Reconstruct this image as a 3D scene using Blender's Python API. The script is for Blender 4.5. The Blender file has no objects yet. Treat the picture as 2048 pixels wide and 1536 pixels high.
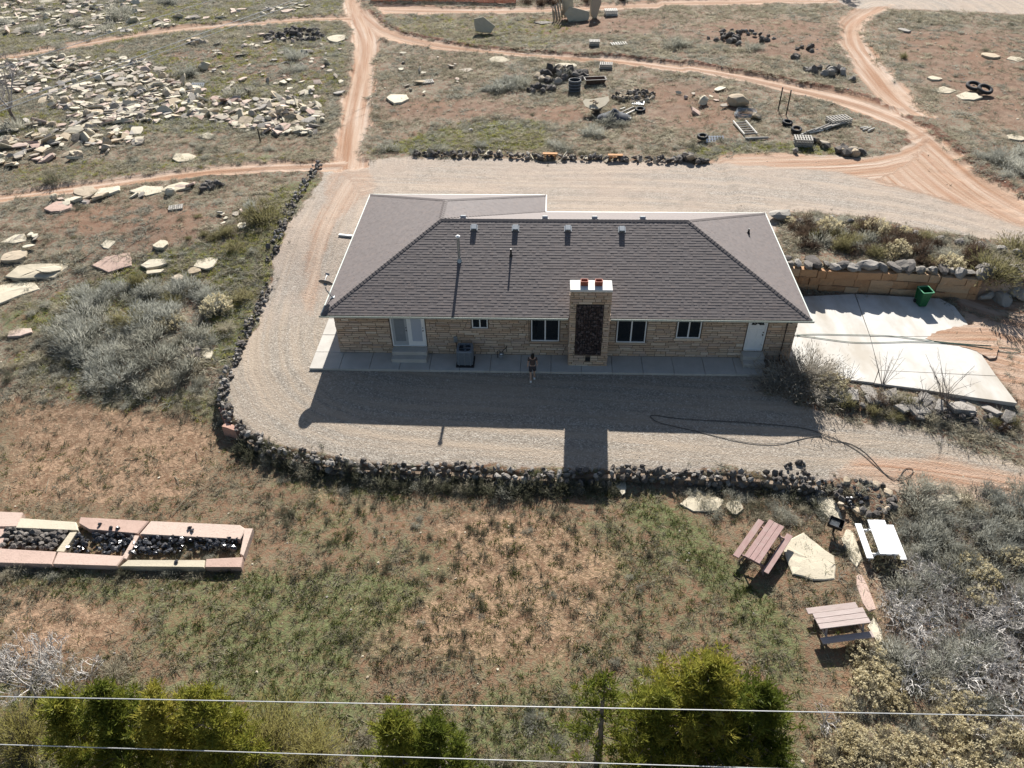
import bpy, math, random
import numpy as np
from mathutils import Matrix, Vector

R = random.Random(11)
NR = np.random.default_rng(5)
SC = bpy.context.scene
COL = SC.collection

# ------------------------------------------------------------------ camera
CF, CP, CY, CR = 1551.15, 0.69255, -0.05849, -0.022336      # focal length in photo pixels, pitch, yaw, roll
CAM = np.array([11.5365, -32.2014, 25.2161])
_f = np.array([math.sin(CY) * math.cos(CP), math.cos(CY) * math.cos(CP), -math.sin(CP)])
_r = np.array([math.cos(CY), -math.sin(CY), 0.0])
_u = np.cross(_r, _f)
CRT = math.cos(CR) * _r + math.sin(CR) * _u
CUP = -math.sin(CR) * _r + math.cos(CR) * _u
cam = bpy.data.cameras.new('camera')
cam.sensor_width = 36.0
cam.lens = CF / 2048 * 36.0
cam.clip_start, cam.clip_end = 0.1, 6000
co = bpy.data.objects.new('camera', cam)
M = Matrix.Identity(4)
for i in range(3):
    M[i][0], M[i][1], M[i][2], M[i][3] = CRT[i], CUP[i], -_f[i], CAM[i]
co.matrix_world = M
COL.objects.link(co)
SC.camera = co

# ------------------------------------------------------------------ light
SUN_EL, SUN_AZ = math.radians(33.0), math.radians(2.0)      # azimuth from +y towards +x
w = bpy.data.worlds.new('World'); SC.world = w; w.use_nodes = True
nt = w.node_tree
sky = nt.nodes.new('ShaderNodeTexSky'); sky.sky_type = 'NISHITA'; sky.sun_disc = False
sky.sun_elevation = SUN_EL; sky.sun_rotation = SUN_AZ
bg = nt.nodes['Background']; bg.inputs['Strength'].default_value = 0.05
nt.links.new(sky.outputs[0], bg.inputs[0])
sl = bpy.data.lights.new('sun', 'SUN'); sl.energy = 5.0; sl.angle = math.radians(0.5); sl.color = (1.0, 0.965, 0.92)
so = bpy.data.objects.new('sun', sl); COL.objects.link(so)
sd = Vector((math.sin(SUN_AZ) * math.cos(SUN_EL), math.cos(SUN_AZ) * math.cos(SUN_EL), math.sin(SUN_EL)))
so.rotation_euler = sd.to_track_quat('Z', 'Y').to_euler()
so.location = (10, 60, 60)
SC.view_settings.view_transform = 'Standard'
SC.view_settings.look = 'None'
SC.view_settings.gamma = 1.0
SC.view_settings.use_curve_mapping = False
SC.view_settings.exposure = 1.1
SC.render.engine = 'CYCLES'
SC.cycles.max_bounces = 5
SC.cycles.use_denoising = True

# ------------------------------------------------------------------ maths helpers
def ray(u, v):
    return _f + CRT * (u - 1024) / CF + CUP * (768 - v) / CF

def at_z(u, v, z):
    d = ray(u, v); t = (z - CAM[2]) / d[2]
    return CAM + t * d

def at_y(u, v, y):
    d = ray(u, v); t = (y - CAM[1]) / d[1]
    return CAM + t * d

def sstep(a, b, x):
    t = np.clip((np.asarray(x, float) - a) / (b - a), 0, 1)
    return t * t * (3 - 2 * t)

_NT = np.random.default_rng(99).random((256, 256))
def vnoise(x, y):
    x = np.asarray(x, float); y = np.asarray(y, float)
    xi = np.floor(x).astype(int); yi = np.floor(y).astype(int)
    fx = x - xi; fy = y - yi
    fx = fx * fx * (3 - 2 * fx); fy = fy * fy * (3 - 2 * fy)
    a = _NT[xi & 255, yi & 255]; b = _NT[(xi + 1) & 255, yi & 255]
    c = _NT[xi & 255, (yi + 1) & 255]; d = _NT[(xi + 1) & 255, (yi + 1) & 255]
    return (a * (1 - fx) + b * fx) * (1 - fy) + (c * (1 - fx) + d * fx) * fy

def fbm(x, y, o=4):
    s = 0; a = 0.5; n = 0
    for k in range(o):
        s = s + a * vnoise(x * 2 ** k + 17.3 * k, y * 2 ** k + 7.7 * k); n += a; a *= 0.5
    return s / n

def pxpoly(pts, z=0.0):
    return np.array([at_z(u, v, z)[:2] for u, v in pts])

def resample(P, step):
    P = np.asarray(P, float)
    d = np.r_[0, np.cumsum(np.linalg.norm(np.diff(P, axis=0), axis=1))]
    n = max(2, int(d[-1] / step) + 1)
    t = np.linspace(0, d[-1], n)
    return np.stack([np.interp(t, d, P[:, k]) for k in range(P.shape[1])], 1)

def smooth_line(P, step=0.5, it=3):
    P = np.asarray(P, float)
    for _ in range(it):
        Q = [P[0]]
        for a, b in zip(P[:-1], P[1:]):
            Q += [a * .75 + b * .25, a * .25 + b * .75]
        Q.append(P[-1]); P = np.array(Q)
    return resample(P, step)

def inpoly(x, y, P):
    x = np.asarray(x, float); y = np.asarray(y, float)
    r = np.zeros(x.shape, bool); n = len(P)
    for i in range(n):
        x1, y1 = P[i]; x2, y2 = P[(i + 1) % n]
        if y1 == y2: continue
        c = ((y1 > y) != (y2 > y)) & (x < (x2 - x1) * (y - y1) / (y2 - y1) + x1)
        r ^= c
    return r

def linedist(x, y, P):
    """unsigned distance, signed across, along, for points to a polyline"""
    best = np.full(x.shape, 1e9); ac = np.zeros(x.shape); al = np.zeros(x.shape); L = 0
    for (x1, y1), (x2, y2) in zip(P[:-1], P[1:]):
        dx, dy = x2 - x1, y2 - y1; l = math.hypot(dx, dy) + 1e-9
        t = np.clip(((x - x1) * dx + (y - y1) * dy) / l / l, 0, 1)
        ex = x - x1 - t * dx; ey = y - y1 - t * dy
        d = np.hypot(ex, ey); m = d < best
        best = np.where(m, d, best)
        ac = np.where(m, np.sign(dx * ey - dy * ex) * d, ac)
        al = np.where(m, L + t * l, al)
        L += l
    return best, ac, al

# ------------------------------------------------------------------ terrain height
WALL_FRONT_PX = [(478, 846), (500, 868), (545, 893), (610, 908), (700, 922), (800, 930), (900, 930), (1000, 938), (1100, 943),
                 (1180, 938), (1250, 932), (1350, 940), (1450, 942), (1550, 948), (1645, 962)]
WALL_LEFT_PX = [(640, 345), (618, 388), (590, 430), (568, 478), (552, 500), (545, 560), (524, 610), (502, 652), (472, 712), (450, 765), (446, 800), (462, 838)]
WF = pxpoly(WALL_FRONT_PX, -0.25)
WL = pxpoly(WALL_LEFT_PX, -0.05)
_o = np.argsort(WL[:, 1])
WLy, WLx = WL[_o, 1], WL[_o, 0]
RET_PX = [(1560, 575), (1603, 580), (1700, 584), (1824, 590), (1900, 596), (1950, 600)]
RW = pxpoly(RET_PX, 0.0)

def H(x, y):
    x = np.asarray(x, float); y = np.asarray(y, float)
    rl = 0.75 + 0.45 * sstep(8, 24, x)
    hp = -0.05 * np.clip(-1 - y, 0, 9) - 0.006 * np.clip(x, 0, 40) * sstep(-1, -5, y) + rl * sstep(4.5, 13.5, y)
    yr = np.interp(x, RW[:, 0], RW[:, 1])
    hr = 1.38 * sstep(yr + 0.06, yr + 0.4, y) + 0.05 * sstep(yr + .4, yr + 7, y)
    hr2 = rl * sstep(1, 11, y)
    k = sstep(36.5, 41, x)
    hr = hr * (1 - k) + hr2 * k
    kr = sstep(23.6, 24.4, x)
    front = -0.05 * np.clip(-1 - y, 0, 9) - 0.006 * np.clip(x, 0, 40) * sstep(-1, -5, y)
    hp = hp * (1 - kr) + (front + hr) * kr
    ho = -0.85 + (0.83 + rl * 0.0) * sstep(-7, 5, y) + (rl) * sstep(4.5, 13.5, y)
    yw = np.interp(x, WF[:, 0], WF[:, 1]); xl = np.interp(y, WLy, WLx)
    wid = 0.35 + 3.2 * sstep(24.3, 27, x)
    s = np.minimum(np.where(y < 24, x - xl, 9), y - yw)
    pad = sstep(-wid, 0.03, s)
    h = hp * pad + ho * (1 - pad)
    far = sstep(16, 40, y) + sstep(45, 80, np.abs(x - 11))
    return h + far * 0.35 * (fbm(x * .05 + 3, y * .05, 3) - .5)

def G(u, v):
    """photo pixel -> the point of the ground it shows"""
    z = 0.0
    for _ in range(12):
        p = at_z(u, v, z); z = 0.5 * z + 0.5 * float(H(p[0], p[1]))
    p[2] = float(H(p[0], p[1]))
    return p

def Gpoly(pts):
    return np.array([G(u, v)[:2] for u, v in pts])

# ------------------------------------------------------------------ mesh helpers
def mesh_np(name, V, F, mat=None, smooth=False):
    """V (n,3); F list of (m,k) index arrays"""
    me = bpy.data.meshes.new(name)
    V = np.ascontiguousarray(V, dtype=np.float32)
    F = [np.asarray(f, dtype=np.int32) for f in F if len(f)]
    me.vertices.add(len(V)); me.vertices.foreach_set('co', V.ravel())
    nl = sum(f.size for f in F); npoly = sum(len(f) for f in F)
    me.loops.add(nl); me.loops.foreach_set('vertex_index', np.concatenate([f.ravel() for f in F]))
    me.polygons.add(npoly)
    tot = np.concatenate([np.full(len(f), f.shape[1], np.int32) for f in F])
    me.polygons.foreach_set('loop_start', np.r_[0, np.cumsum(tot)[:-1]].astype(np.int32))
    me.polygons.foreach_set('loop_total', tot)
    me.polygons.foreach_set('use_smooth', np.full(npoly, bool(smooth)))
    me.update(calc_edges=True); me.validate()
    if mat: me.materials.append(mat)
    return me

class MB:
    """collects faces of mixed size into one mesh"""
    def __init__(s): s.v = []; s.f = {}; s.n = 0
    def add(s, V, F):
        V = np.asarray(V, float).reshape(-1, 3)
        for f in F:
            s.f.setdefault(len(f), []).append([i + s.n for i in f])
        s.v.append(V); s.n += len(V); return s
    def addnp(s, V, Fs):
        for F in Fs:
            if len(F): s.f.setdefault(F.shape[1], []).extend((F + s.n).tolist())
        s.v.append(V); s.n += len(V); return s
    def box(s, x0, x1, y0, y1, z0, z1, m=None):
        V = np.array([(x, y, z) for z in (z0, z1) for x, y in ((x0, y0), (x1, y0), (x1, y1), (x0, y1))], float)
        if m is not None: V = np.array([tuple(m @ Vector(p)) for p in V])
        return s.add(V, [(3, 2, 1, 0), (4, 5, 6, 7), (0, 1, 5, 4), (1, 2, 6, 5), (2, 3, 7, 6), (3, 0, 4, 7)])
    def bbox(s, x0, x1, y0, y1, z0, z1, b=0.01, m=None):
        """box with a chamfered rim on top"""
        V = [(x, y, z0) for x, y in ((x0, y0), (x1, y0), (x1, y1), (x0, y1))] + [(x, y, z1 - b) for x, y in ((x0, y0), (x1, y0), (x1, y1), (x0, y1))] \
            + [(x, y, z1) for x, y in ((x0 + b, y0 + b), (x1 - b, y0 + b), (x1 - b, y1 - b), (x0 + b, y1 - b))]
        if m is not None: V = [tuple(m @ Vector(p)) for p in V]
        F = [(3, 2, 1, 0), (8, 9, 10, 11)]
        for k in (0, 4):
            for i in range(4): j = (i + 1) % 4; F.append((k + i, k + j, k + 4 + j, k + 4 + i))
        return s.add(V, F)
    def tube(s, P, r, n=6, cap=True):
        P = np.asarray(P, float); m = len(P)
        r = np.full(m, r, float) if np.isscalar(r) else np.asarray(r, float)
        T = np.gradient(P, axis=0); T /= np.linalg.norm(T, axis=1)[:, None] + 1e-9
        a = np.array([0, 0, 1.0]) if abs(T[0][2]) < .9 else np.array([1.0, 0, 0])
        V = []
        for i in range(m):
            e = np.cross(T[i], a); e /= np.linalg.norm(e) + 1e-9
            g = np.cross(T[i], e); a = -g if False else a
            for k in range(n):
                t = 2 * math.pi * k / n
                V.append(P[i] + r[i] * (math.cos(t) * e + math.sin(t) * g))
        F = [(i * n + k, i * n + (k + 1) % n, (i + 1) * n + (k + 1) % n, (i + 1) * n + k) for i in range(m - 1) for k in range(n)]
        if cap: F += [tuple(range(n))[::-1], tuple((m - 1) * n + k for k in range(n))]
        return s.add(V, F)
    def lathe(s, prof, n=16, c=(0, 0, 0), cap=True):
        V = [(c[0] + r * math.cos(2 * math.pi * k / n), c[1] + r * math.sin(2 * math.pi * k / n), c[2] + z) for r, z in prof for k in range(n)]
        F = [(i * n + k, i * n + (k + 1) % n, (i + 1) * n + (k + 1) % n, (i + 1) * n + k) for i in range(len(prof) - 1) for k in range(n)]
        if cap: F += [tuple(range(n))[::-1], tuple((len(prof) - 1) * n + k for k in range(n))]
        return s.add(V, F)
    def mesh(s, name, mat=None, smooth=False):
        return mesh_np(name, np.concatenate(s.v), [np.array(f) for f in s.f.values()], mat, smooth)
    def obj(s, name, mat, parent=None, smooth=False):
        return link(name, s.mesh(name, mat, smooth), parent)

def link(name, me, parent=None, loc=None, rot=None, scl=None):
    o = bpy.data.objects.new(name, me); COL.objects.link(o)
    if parent is not None: o.parent = parent
    if loc is not None: o.location = loc
    if rot is not None: o.rotation_euler = rot
    if scl is not None: o.scale = scl if hasattr(scl, '__len__') else (scl,) * 3
    return o

def tag(o, label=None, cat=None, group=None, kind=None):
    if label: o['label'] = label
    if cat: o['category'] = cat
    if group: o['group'] = group
    if kind: o['kind'] = kind
    return o

def empty(name, loc=(0, 0, 0), rz=0.0):
    o = bpy.data.objects.new(name, None); COL.objects.link(o); o.empty_display_size = 0.2
    o.location = loc; o.rotation_euler = (0, 0, rz); return o

# ------------------------------------------------------------------ materials
class NT:
    def __init__(s, name):
        s.m = bpy.data.materials.new(name); s.m.use_nodes = True
        s.t = s.m.node_tree; s.b = s.t.nodes['Principled BSDF']; s.out = s.t.nodes['Material Output']
    def n(s, typ, **kw):
        d = s.t.nodes.new('ShaderNode' + typ)
        for k, v in kw.items():
            if k in d.inputs: d.inputs[k].default_value = v
            else: setattr(d, k, v)
        return d
    def l(s, a, b): s.t.links.new(a, b)
    def coord(s, kind='Object', scale=(1, 1, 1)):
        c = s.n('TexCoord'); mp = s.n('Mapping'); mp.inputs['Scale'].default_value = scale
        s.l(c.outputs[kind], mp.inputs[0]); return mp.outputs[0]
    def geo(s, scale=(1, 1, 1)):
        c = s.n('NewGeometry'); mp = s.n('Mapping'); mp.inputs['Scale'].default_value = scale
        s.l(c.outputs['Position'], mp.inputs[0]); return mp.outputs[0]
    def noise(s, vec, scale, detail=4, rough=.6):
        d = s.n('TexNoise'); d.inputs['Scale'].default_value = scale; d.inputs['Detail'].default_value = detail; d.inputs['Roughness'].default_value = rough
        if vec is not None: s.l(vec, d.inputs['Vector'])
        return d.outputs['Fac']
    def voro(s, vec, scale, out='Distance', feature='F1'):
        d = s.n('TexVoronoi'); d.feature = feature; d.inputs['Scale'].default_value = scale
        s.l(vec, d.inputs['Vector']); return d.outputs[out]
    def ramp(s, fac, stops, interp='LINEAR'):
        d = s.n('ValToRGB'); e = d.color_ramp.elements; d.color_ramp.interpolation = interp
        while len(e) < len(stops): e.new(0.5)
        for q, (p, c) in zip(e, stops):
            q.position = p; q.color = (*c, 1) if len(c) == 3 else c
        s.l(fac, d.inputs[0]); return d.outputs[0]
    def vramp(s, fac, a, b, lo=0., hi=1.):
        d = s.n('MapRange'); d.inputs[1].default_value = a; d.inputs[2].default_value = b; d.inputs[3].default_value = lo; d.inputs[4].default_value = hi
        s.l(fac, d.inputs[0]); return d.outputs[0]
    def mix(s, f, a, b, mode='MIX'):
        d = s.n('Mix'); d.data_type = 'RGBA'; d.blend_type = mode
        for v, i in ((f, 0), (a, 6), (b, 7)):
            if isinstance(v, (int, float)): d.inputs[i].default_value = v
            elif isinstance(v, tuple): d.inputs[i].default_value = (*v, 1)
            else: s.l(v, d.inputs[i])
        return d.outputs[2]
    def math(s, op, a, b=0.0, clamp=False):
        d = s.n('Math'); d.operation = op; d.use_clamp = clamp
        for v, i in ((a, 0), (b, 1)):
            if isinstance(v, (int, float)): d.inputs[i].default_value = v
            else: s.l(v, d.inputs[i])
        return d.outputs[0]
    def bump(s, h, strength=.4, dist=.03):
        d = s.n('Bump'); d.inputs['Strength'].default_value = strength; d.inputs['Distance'].default_value = dist
        s.l(h, d.inputs['Height']); s.l(d.outputs[0], s.b.inputs['Normal'])
    def rnd(s): return s.n('ObjectInfo').outputs['Random']
    def fin(s, col, rough=.85, metal=0., spec=.3):
        if isinstance(col, tuple): s.b.inputs['Base Color'].default_value = (*col, 1)
        else: s.l(col, s.b.inputs['Base Color'])
        s.b.inputs['Roughness'].default_value = rough; s.b.inputs['Metallic'].default_value = metal
        s.b.inputs['Specular IOR Level'].default_value = spec
        return s.m

def mat_plain(name, col, rough=.7, metal=0., var=.12, scale=6., spec=.3, bump=0.):
    t = NT(name); v = t.coord()
    n = t.noise(v, scale, 5)
    c = t.ramp(n, [(.3, tuple(x * (1 - var) for x in col)), (.7, tuple(min(1, x * (1 + var)) for x in col))])
    if bump: t.bump(n, bump, .02)
    return t.fin(c, rough, metal, spec)

def mat_stone(name, c0, c1, c2, scale=3., bump=.5, stain=(.09, .08, .07), st=.35):
    """stone with per-object tone, mottling and dark lichen"""
    t = NT(name); v = t.coord()
    r = t.rnd()
    c = t.ramp(r, [(0, c0), (.5, c1), (1, c2)])
    n = t.noise(t.geo(), scale, 6, .65); n2 = t.noise(t.geo(), scale * 7, 4, .7)
    c = t.mix(t.vramp(n, .35, .7, 0, .35), c, tuple(min(1, x * 1.25) for x in c1))
    c = t.mix(t.vramp(n2, .55, .75, 0, st), c, stain)
    t.bump(t.math('ADD', n, n2), bump, .04)
    return t.fin(c, .9, 0, .15)

def mat_leaf(name, stops, trans=.35, rough=.7, scale=1.3, dead=None):
    """foliage: tone by object, by clump (noise in space), half translucent"""
    t = NT(name)
    n = t.noise(t.geo(), scale, 3, .6)
    r = t.math('MULTIPLY', t.rnd(), .34)
    f = t.math('ADD', t.math('MULTIPLY', n, .75), t.math('SUBTRACT', r, .02))
    c = t.ramp(f, stops)
    n2 = t.noise(t.geo(), 23., 2, .5)
    c = t.mix(t.vramp(n2, .35, .65, 0, .35), c, tuple(x * .55 for x in stops[0][1]))
    t.fin(c, rough, 0, .15)
    tr = t.n('BsdfTranslucent'); t.l(c, tr.inputs[0])
    ms = t.n('MixShader'); ms.inputs[0].default_value = trans
    t.l(t.b.outputs[0], ms.inputs[1]); t.l(tr.outputs[0], ms.inputs[2]); t.l(ms.outputs[0], t.out.inputs[0])
    return t.m

def mat_wood(name, c0, c1, scale=(2, 30, 30), rough=.8):
    t = NT(name); v = t.coord('Object', scale)
    n = t.noise(v, 1.2, 5, .7); n2 = t.noise(t.coord(), 3, 3)
    c = t.ramp(n, [(.3, c0), (.7, c1)])
    c = t.mix(t.vramp(n2, .5, .75, 0, .5), c, (.42, .38, .33))
    c = t.mix(t.math('MULTIPLY', t.rnd(), .35), c, tuple(x * .6 for x in c0))
    t.bump(n, .3, .01)
    return t.fin(c, rough, 0, .2)

# ------------------------------------------------------------------ labels that tell neighbours apart
PENDING = []            # (object, words before, words after) with the place inside the group filled in once all are known
def px_of(p):
    d = np.asarray(p, float) - CAM; z = d @ _f
    return np.array([1024 + CF * (d @ CRT) / z, 768 - CF * (d @ CUP) / z])
def later(o, kind, where, group, size=None):
    o['group'] = group; PENDING.append((o, kind, where, size))
def settle_labels():
    groups = {}
    for it in PENDING: groups.setdefault(it[2], []).append(it)
    used = {}
    for where, its in groups.items():
        P = np.array([px_of(i[0].location) for i in its]); lo, hi = P.min(0), P.max(0) + 1e-6
        sz = [i[3] if i[3] is not None else 1.0 for i in its]; q1, q2 = np.quantile(sz, [.33, .67]) if len(sz) > 3 else (-1, 9e9)
        for (o, kind, w_, size), p, s_ in zip(its, P, sz):
            fx, fy = (p - lo) / (hi - lo)
            cx_ = ('far left', 'left', 'middle', 'right', 'far right')[min(4, int(fx * 5))]; cy_ = ('rear', 'mid', 'front')[min(2, int(fy * 3))]
            sw = 'small ' if s_ <= q1 else ('large ' if s_ >= q2 else '')
            used.setdefault((sw + kind + ' ' + where + ', ' + cy_ + ' ' + cx_).strip(), []).append((p[0], o))
    for lab, os_ in used.items():
        os_.sort(key=lambda q: q[0])
        for k, (_, o) in enumerate(os_):
            o['label'] = lab if len(os_) == 1 else lab + ', ' + ('first', 'second', 'third', 'fourth', 'fifth', 'sixth', 'seventh', 'eighth')[min(7, k)] + ' from left'
# ------------------------------------------------------------------ ground, roads, gravel yard
def _axis(segs):
    out = [np.array([segs[0][0]])]
    for a, b, st in segs:
        n = max(1, int(round((b - a) / st))); out.append(np.linspace(a, b, n + 1)[1:])
    return np.concatenate(out)
GX = _axis([(-1500, -300, 300), (-300, -100, 40), (-100, -45, 1.1), (-45, -20, .5), (-20, 38, .21), (38, 62, .5), (62, 110, 1.2), (110, 300, 40), (300, 1500, 300)])
GY = _axis([(-400, -60, 60), (-60, -26, 3), (-26, 16, .2), (16, 34, .26), (34, 60, .33), (60, 92, .5), (92, 140, 2.5), (140, 300, 30), (300, 2400, 350)])
XX, YY = np.meshgrid(GX, GY, indexing='ij')
WX = XX + 1.1 * (fbm(XX * .35, YY * .35, 3) - .5) + .5 * (fbm(XX * 1.7 + 9, YY * 1.7, 2) - .5)
WY = YY + 1.1 * (fbm(XX * .35 + 50, YY * .35 + 20, 3) - .5) + .5 * (fbm(XX * 1.7 + 70, YY * 1.7 + 31, 2) - .5)

def blur(m, n=1):
    for _ in range(n):
        p = np.pad(m, 1, mode='edge')
        m = (p[:-2, 1:-1] + p[2:, 1:-1] + p[1:-1, :-2] + p[1:-1, 2:] + 2 * m) / 6
    return m

def region(pts, n=2, warp=True):
    P = Gpoly(pts)
    return blur(inpoly(WX if warp else XX, WY if warp else YY, P).astype(float), n)

ROADS_PX = {
 'A': [(676, -40), (683, 0), (690, 30), (708, 60), (705, 110), (696, 160), (681, 230), (664, 312), (655, 335), (742, 335), (728, 300), (739, 240), (747, 180), (755, 120), (757, 75), (738, 45), (728, 25), (722, 0), (718, -40)],
 'B': [(712, -10), (735, 18), (768, 48), (828, 73), (950, 93), (1100, 104), (1300, 118), (1500, 144), (1650, 174), (1750, 199), (1830, 238), (1900, 288), (1970, 343), (2070, 398),
       (2070, 452), (1960, 400), (1880, 345), (1815, 268), (1740, 232), (1650, 202), (1500, 167), (1350, 142), (1200, 125), (1050, 113), (900, 101), (800, 88), (752, 78), (700, 40)],
 'C': [(1700, 20), (1676, 50), (1678, 85), (1700, 122), (1722, 155), (1752, 195), (1800, 222), (1872, 240), (1830, 200), (1790, 152), (1758, 112), (1731, 78), (1737, 45), (1768, 20), (1800, 8)],
 'D': [(-60, 396), (0, 388), (100, 373), (250, 352), (400, 333), (500, 323), (600, 317), (690, 314), (690, 338), (600, 340), (500, 344), (400, 351), (280, 367), (120, 390), (-60, 414)],
 'E': [(-60, 122), (0, 113), (150, 85), (330, 55), (500, 40), (620, 31), (700, 29), (700, 43), (620, 43), (500, 51), (330, 67), (150, 98), (-60, 134)],
 'F': [(738, 4), (900, 14), (1100, 13), (1300, 3), (1650, -6), (1690, 6), (1500, 9), (1300, 17), (1100, 25), (900, 27), (762, 29)],
}
CENT_PX = {
 'A': [(702, -30), (710, 30), (733, 75), (731, 120), (718, 190), (705, 250), (697, 335)],
 'B': [(715, 0), (752, 52), (828, 81), (950, 98), (1100, 110), (1300, 127), (1500, 155), (1650, 188), (1750, 216), (1830, 253), (1900, 310), (1970, 372), (2070, 425)],
 'C': [(1770, 12), (1706, 45), (1706, 85), (1730, 118), (1760, 155), (1795, 198), (1850, 235)],
 'D': [(-60, 405), (120, 381), (280, 360), (400, 342), (500, 334), (600, 329), (690, 326)],
 'E': [(-60, 128), (150, 91), (330, 61), (500, 46), (620, 37), (700, 36)],
 'F': [(738, 17), (900, 21), (1100, 19), (1300, 10), (1660, 0)],
 'Y1': [(690, 340), (640, 420), (600, 520), (572, 620), (562, 720), (605, 795), (720, 845), (900, 862), (1200, 880), (1500, 905), (1800, 915), (2060, 955)],
 'Y2': [(640, 345), (900, 355), (1300, 362), (1600, 378), (1850, 415), (2060, 475)],
 'Y3': [(1450, 330), (1640, 325), (1760, 318), (1840, 290), (1850, 262)],
}
YARD_PX = [(640, 335), (665, 312), (740, 322), (820, 314), (1000, 318), (1200, 321), (1410, 326), (1480, 318), (1560, 306), (1640, 312), (1740, 318), (1800, 306), (1822, 285), (1816, 266), (1880, 330), (1960, 395), (2070, 450), (2070, 498), (1950, 478), (1850, 458), (1700, 432),
           (1560, 424), (1520, 500), (1500, 752), (1560, 800), (1690, 832), (1800, 852), (1900, 882), (2070, 930), (2070, 1010), (1900, 988), (1760, 972), (1645, 958)] + WALL_FRONT_PX[::-1] + WALL_LEFT_PX[::-1]
m_road = {k: region(p, 1) for k, p in ROADS_PX.items()}
m_yard = region(YARD_PX, 1)
m_fil = region([(1400, 318), (1500, 308), (1560, 304), (1650, 314), (1740, 318), (1800, 306), (1822, 285), (1815, 262), (1840, 255), (1900, 290), (1970, 345), (2070, 405), (2070, 470), (1950, 422), (1860, 395), (1700, 352), (1600, 338), (1480, 333)], 3)
m_east = region([(1925, 592), (2090, 570), (2090, 850), (2035, 812), (1985, 735), (1940, 700), (1860, 670), (1925, 640)], 2)
m_topg = region([(1640, -4), (1700, -60), (2300, -60), (2300, 40), (1900, 22), (1770, 16), (1720, 20), (1690, 8)], 2)
dirt = np.clip(sum(m_road.values()), 0, 1)
rd = dirt.copy()
dirt = np.maximum.reduce([dirt, m_fil * .85, m_east * .8])
trackd = region([(640, 345), (690, 330), (745, 335), (760, 372), (700, 420), (650, 520), (640, 640), (610, 640), (600, 520), (640, 420)], 5) * .55
trackd = np.maximum(trackd, region([(1640, 960), (1700, 920), (1900, 905), (2070, 940), (2070, 1000), (1800, 975)], 5) * .7)
trackd = np.maximum(trackd, region([(740, 322), (1000, 320), (1410, 328), (1700, 350), (1700, 375), (1300, 350), (800, 345)], 5) * .3)
dirt = np.maximum(dirt, trackd)
grav = np.maximum(m_yard, m_topg)

green = np.zeros_like(XX)
for pts, s in [
    ([(735, 305), (880, 255), (1000, 238), (1095, 245), (1110, 296), (980, 304), (820, 302)], 1.0),
    ([(640, 350), (560, 370), (520, 430), (430, 520), (400, 620), (430, 760), (470, 720), (530, 590), (555, 500), (600, 400)], .95),
    ([(430, 770), (380, 800), (400, 850), (470, 860), (455, 820)], .9),
    ([(60, 690), (250, 760), (330, 800), (200, 830), (60, 760), (0, 720)], .6),
    ([(300, 790), (400, 780), (420, 830), (300, 810)], .7),
    ([(1350, 300), (1500, 285), (1660, 290), (1700, 315), (1560, 303), (1410, 318)], .9),
    ([(0, 380), (0, 330), (200, 320), (640, 295), (640, 315), (300, 345)], .45),
    ([(150, 180), (600, 160), (640, 240), (400, 270), (100, 260)], .55),
    ([(0, 60), (680, 0), (680, 30), (330, 53), (0, 110)], .5),
    ([(640, 40), (700, 50), (690, 170), (655, 200)], .55),
    ([(740, 30), (1000, 30), (1150, 40), (1100, 100), (900, 90), (790, 60)], .5),
    ([(0, 620), (120, 590), (240, 530), (420, 480), (520, 480), (430, 560), (200, 640), (0, 680)], .7),
    ([(1000, 955), (1240, 945), (1260, 1000), (1100, 985), (980, 975)], .85),
    ([(1300, 960), (1420, 1060), (1500, 1140), (1600, 1260), (1620, 1400), (1500, 1300), (1400, 1180), (1230, 1000)], .9),
    ([(420, 1150), (700, 1130), (900, 1180), (700, 1300), (800, 1500), (500, 1500), (350, 1330), (500, 1250)], .85),
    ([(0, 1140), (480, 1145), (520, 1190), (200, 1200), (0, 1180)], .75),
    ([(850, 1420), (1150, 1400), (1150, 1560), (850, 1560)], .8),
    ([(1100, 1050), (1350, 1080), (1400, 1200), (1330, 1280), (1200, 1150)], .5),
    ([(480, 860), (620, 930), (860, 970), (820, 1010), (600, 970), (460, 900)], .6),
    ([(560, 950), (760, 1000), (720, 1120), (560, 1100)], .45),
    ([(-40, 1340), (900, 1390), (1300, 1330), (1640, 1400), (1640, 1640), (-40, 1640)], .6), ([(640, 1080), (1250, 1020), (1600, 1250), (1200, 1400), (700, 1350)], .38), ([(300, 1160), (700, 1120), (640, 1340), (250, 1340)], .6)]:
    green = np.maximum(green, s * region(pts, 12))
sand = np.zeros_like(XX)
for pts, s in [
    ([(0, 790), (250, 810), (400, 840), (440, 900), (380, 1000), (200, 1020), (0, 1010)], .7),
    ([(860, 1030), (1100, 1020), (1260, 1100), (1200, 1260), (1100, 1340), (850, 1330), (760, 1240), (900, 1180)], .75),
    ([(0, 1200), (180, 1190), (280, 1230), (240, 1290), (0, 1330)], .75),
    ([(560, 1010), (640, 960), (820, 1010), (640, 1060)], .4),
    ([(650, 1180), (860, 1210), (900, 1330), (740, 1350)], .45),
    ([(1900, 100), (2060, 90), (2060, 280), (1960, 260)], .35),
    ([(1600, 30), (1680, 40), (1690, 110), (1640, 130)], .35),
    ([(1640, 950), (1700, 960), (1760, 1100), (1790, 1300), (1740, 1260), (1700, 1120), (1650, 1020)], .8)]:
    sand = np.maximum(sand, s * region(pts, 10))
lawn = region([(-60, 800), (420, 800), (480, 870), (640, 930), (1240, 960), (1660, 970), (1760, 1250), (1700, 1650), (-60, 1650)], 6)

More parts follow.
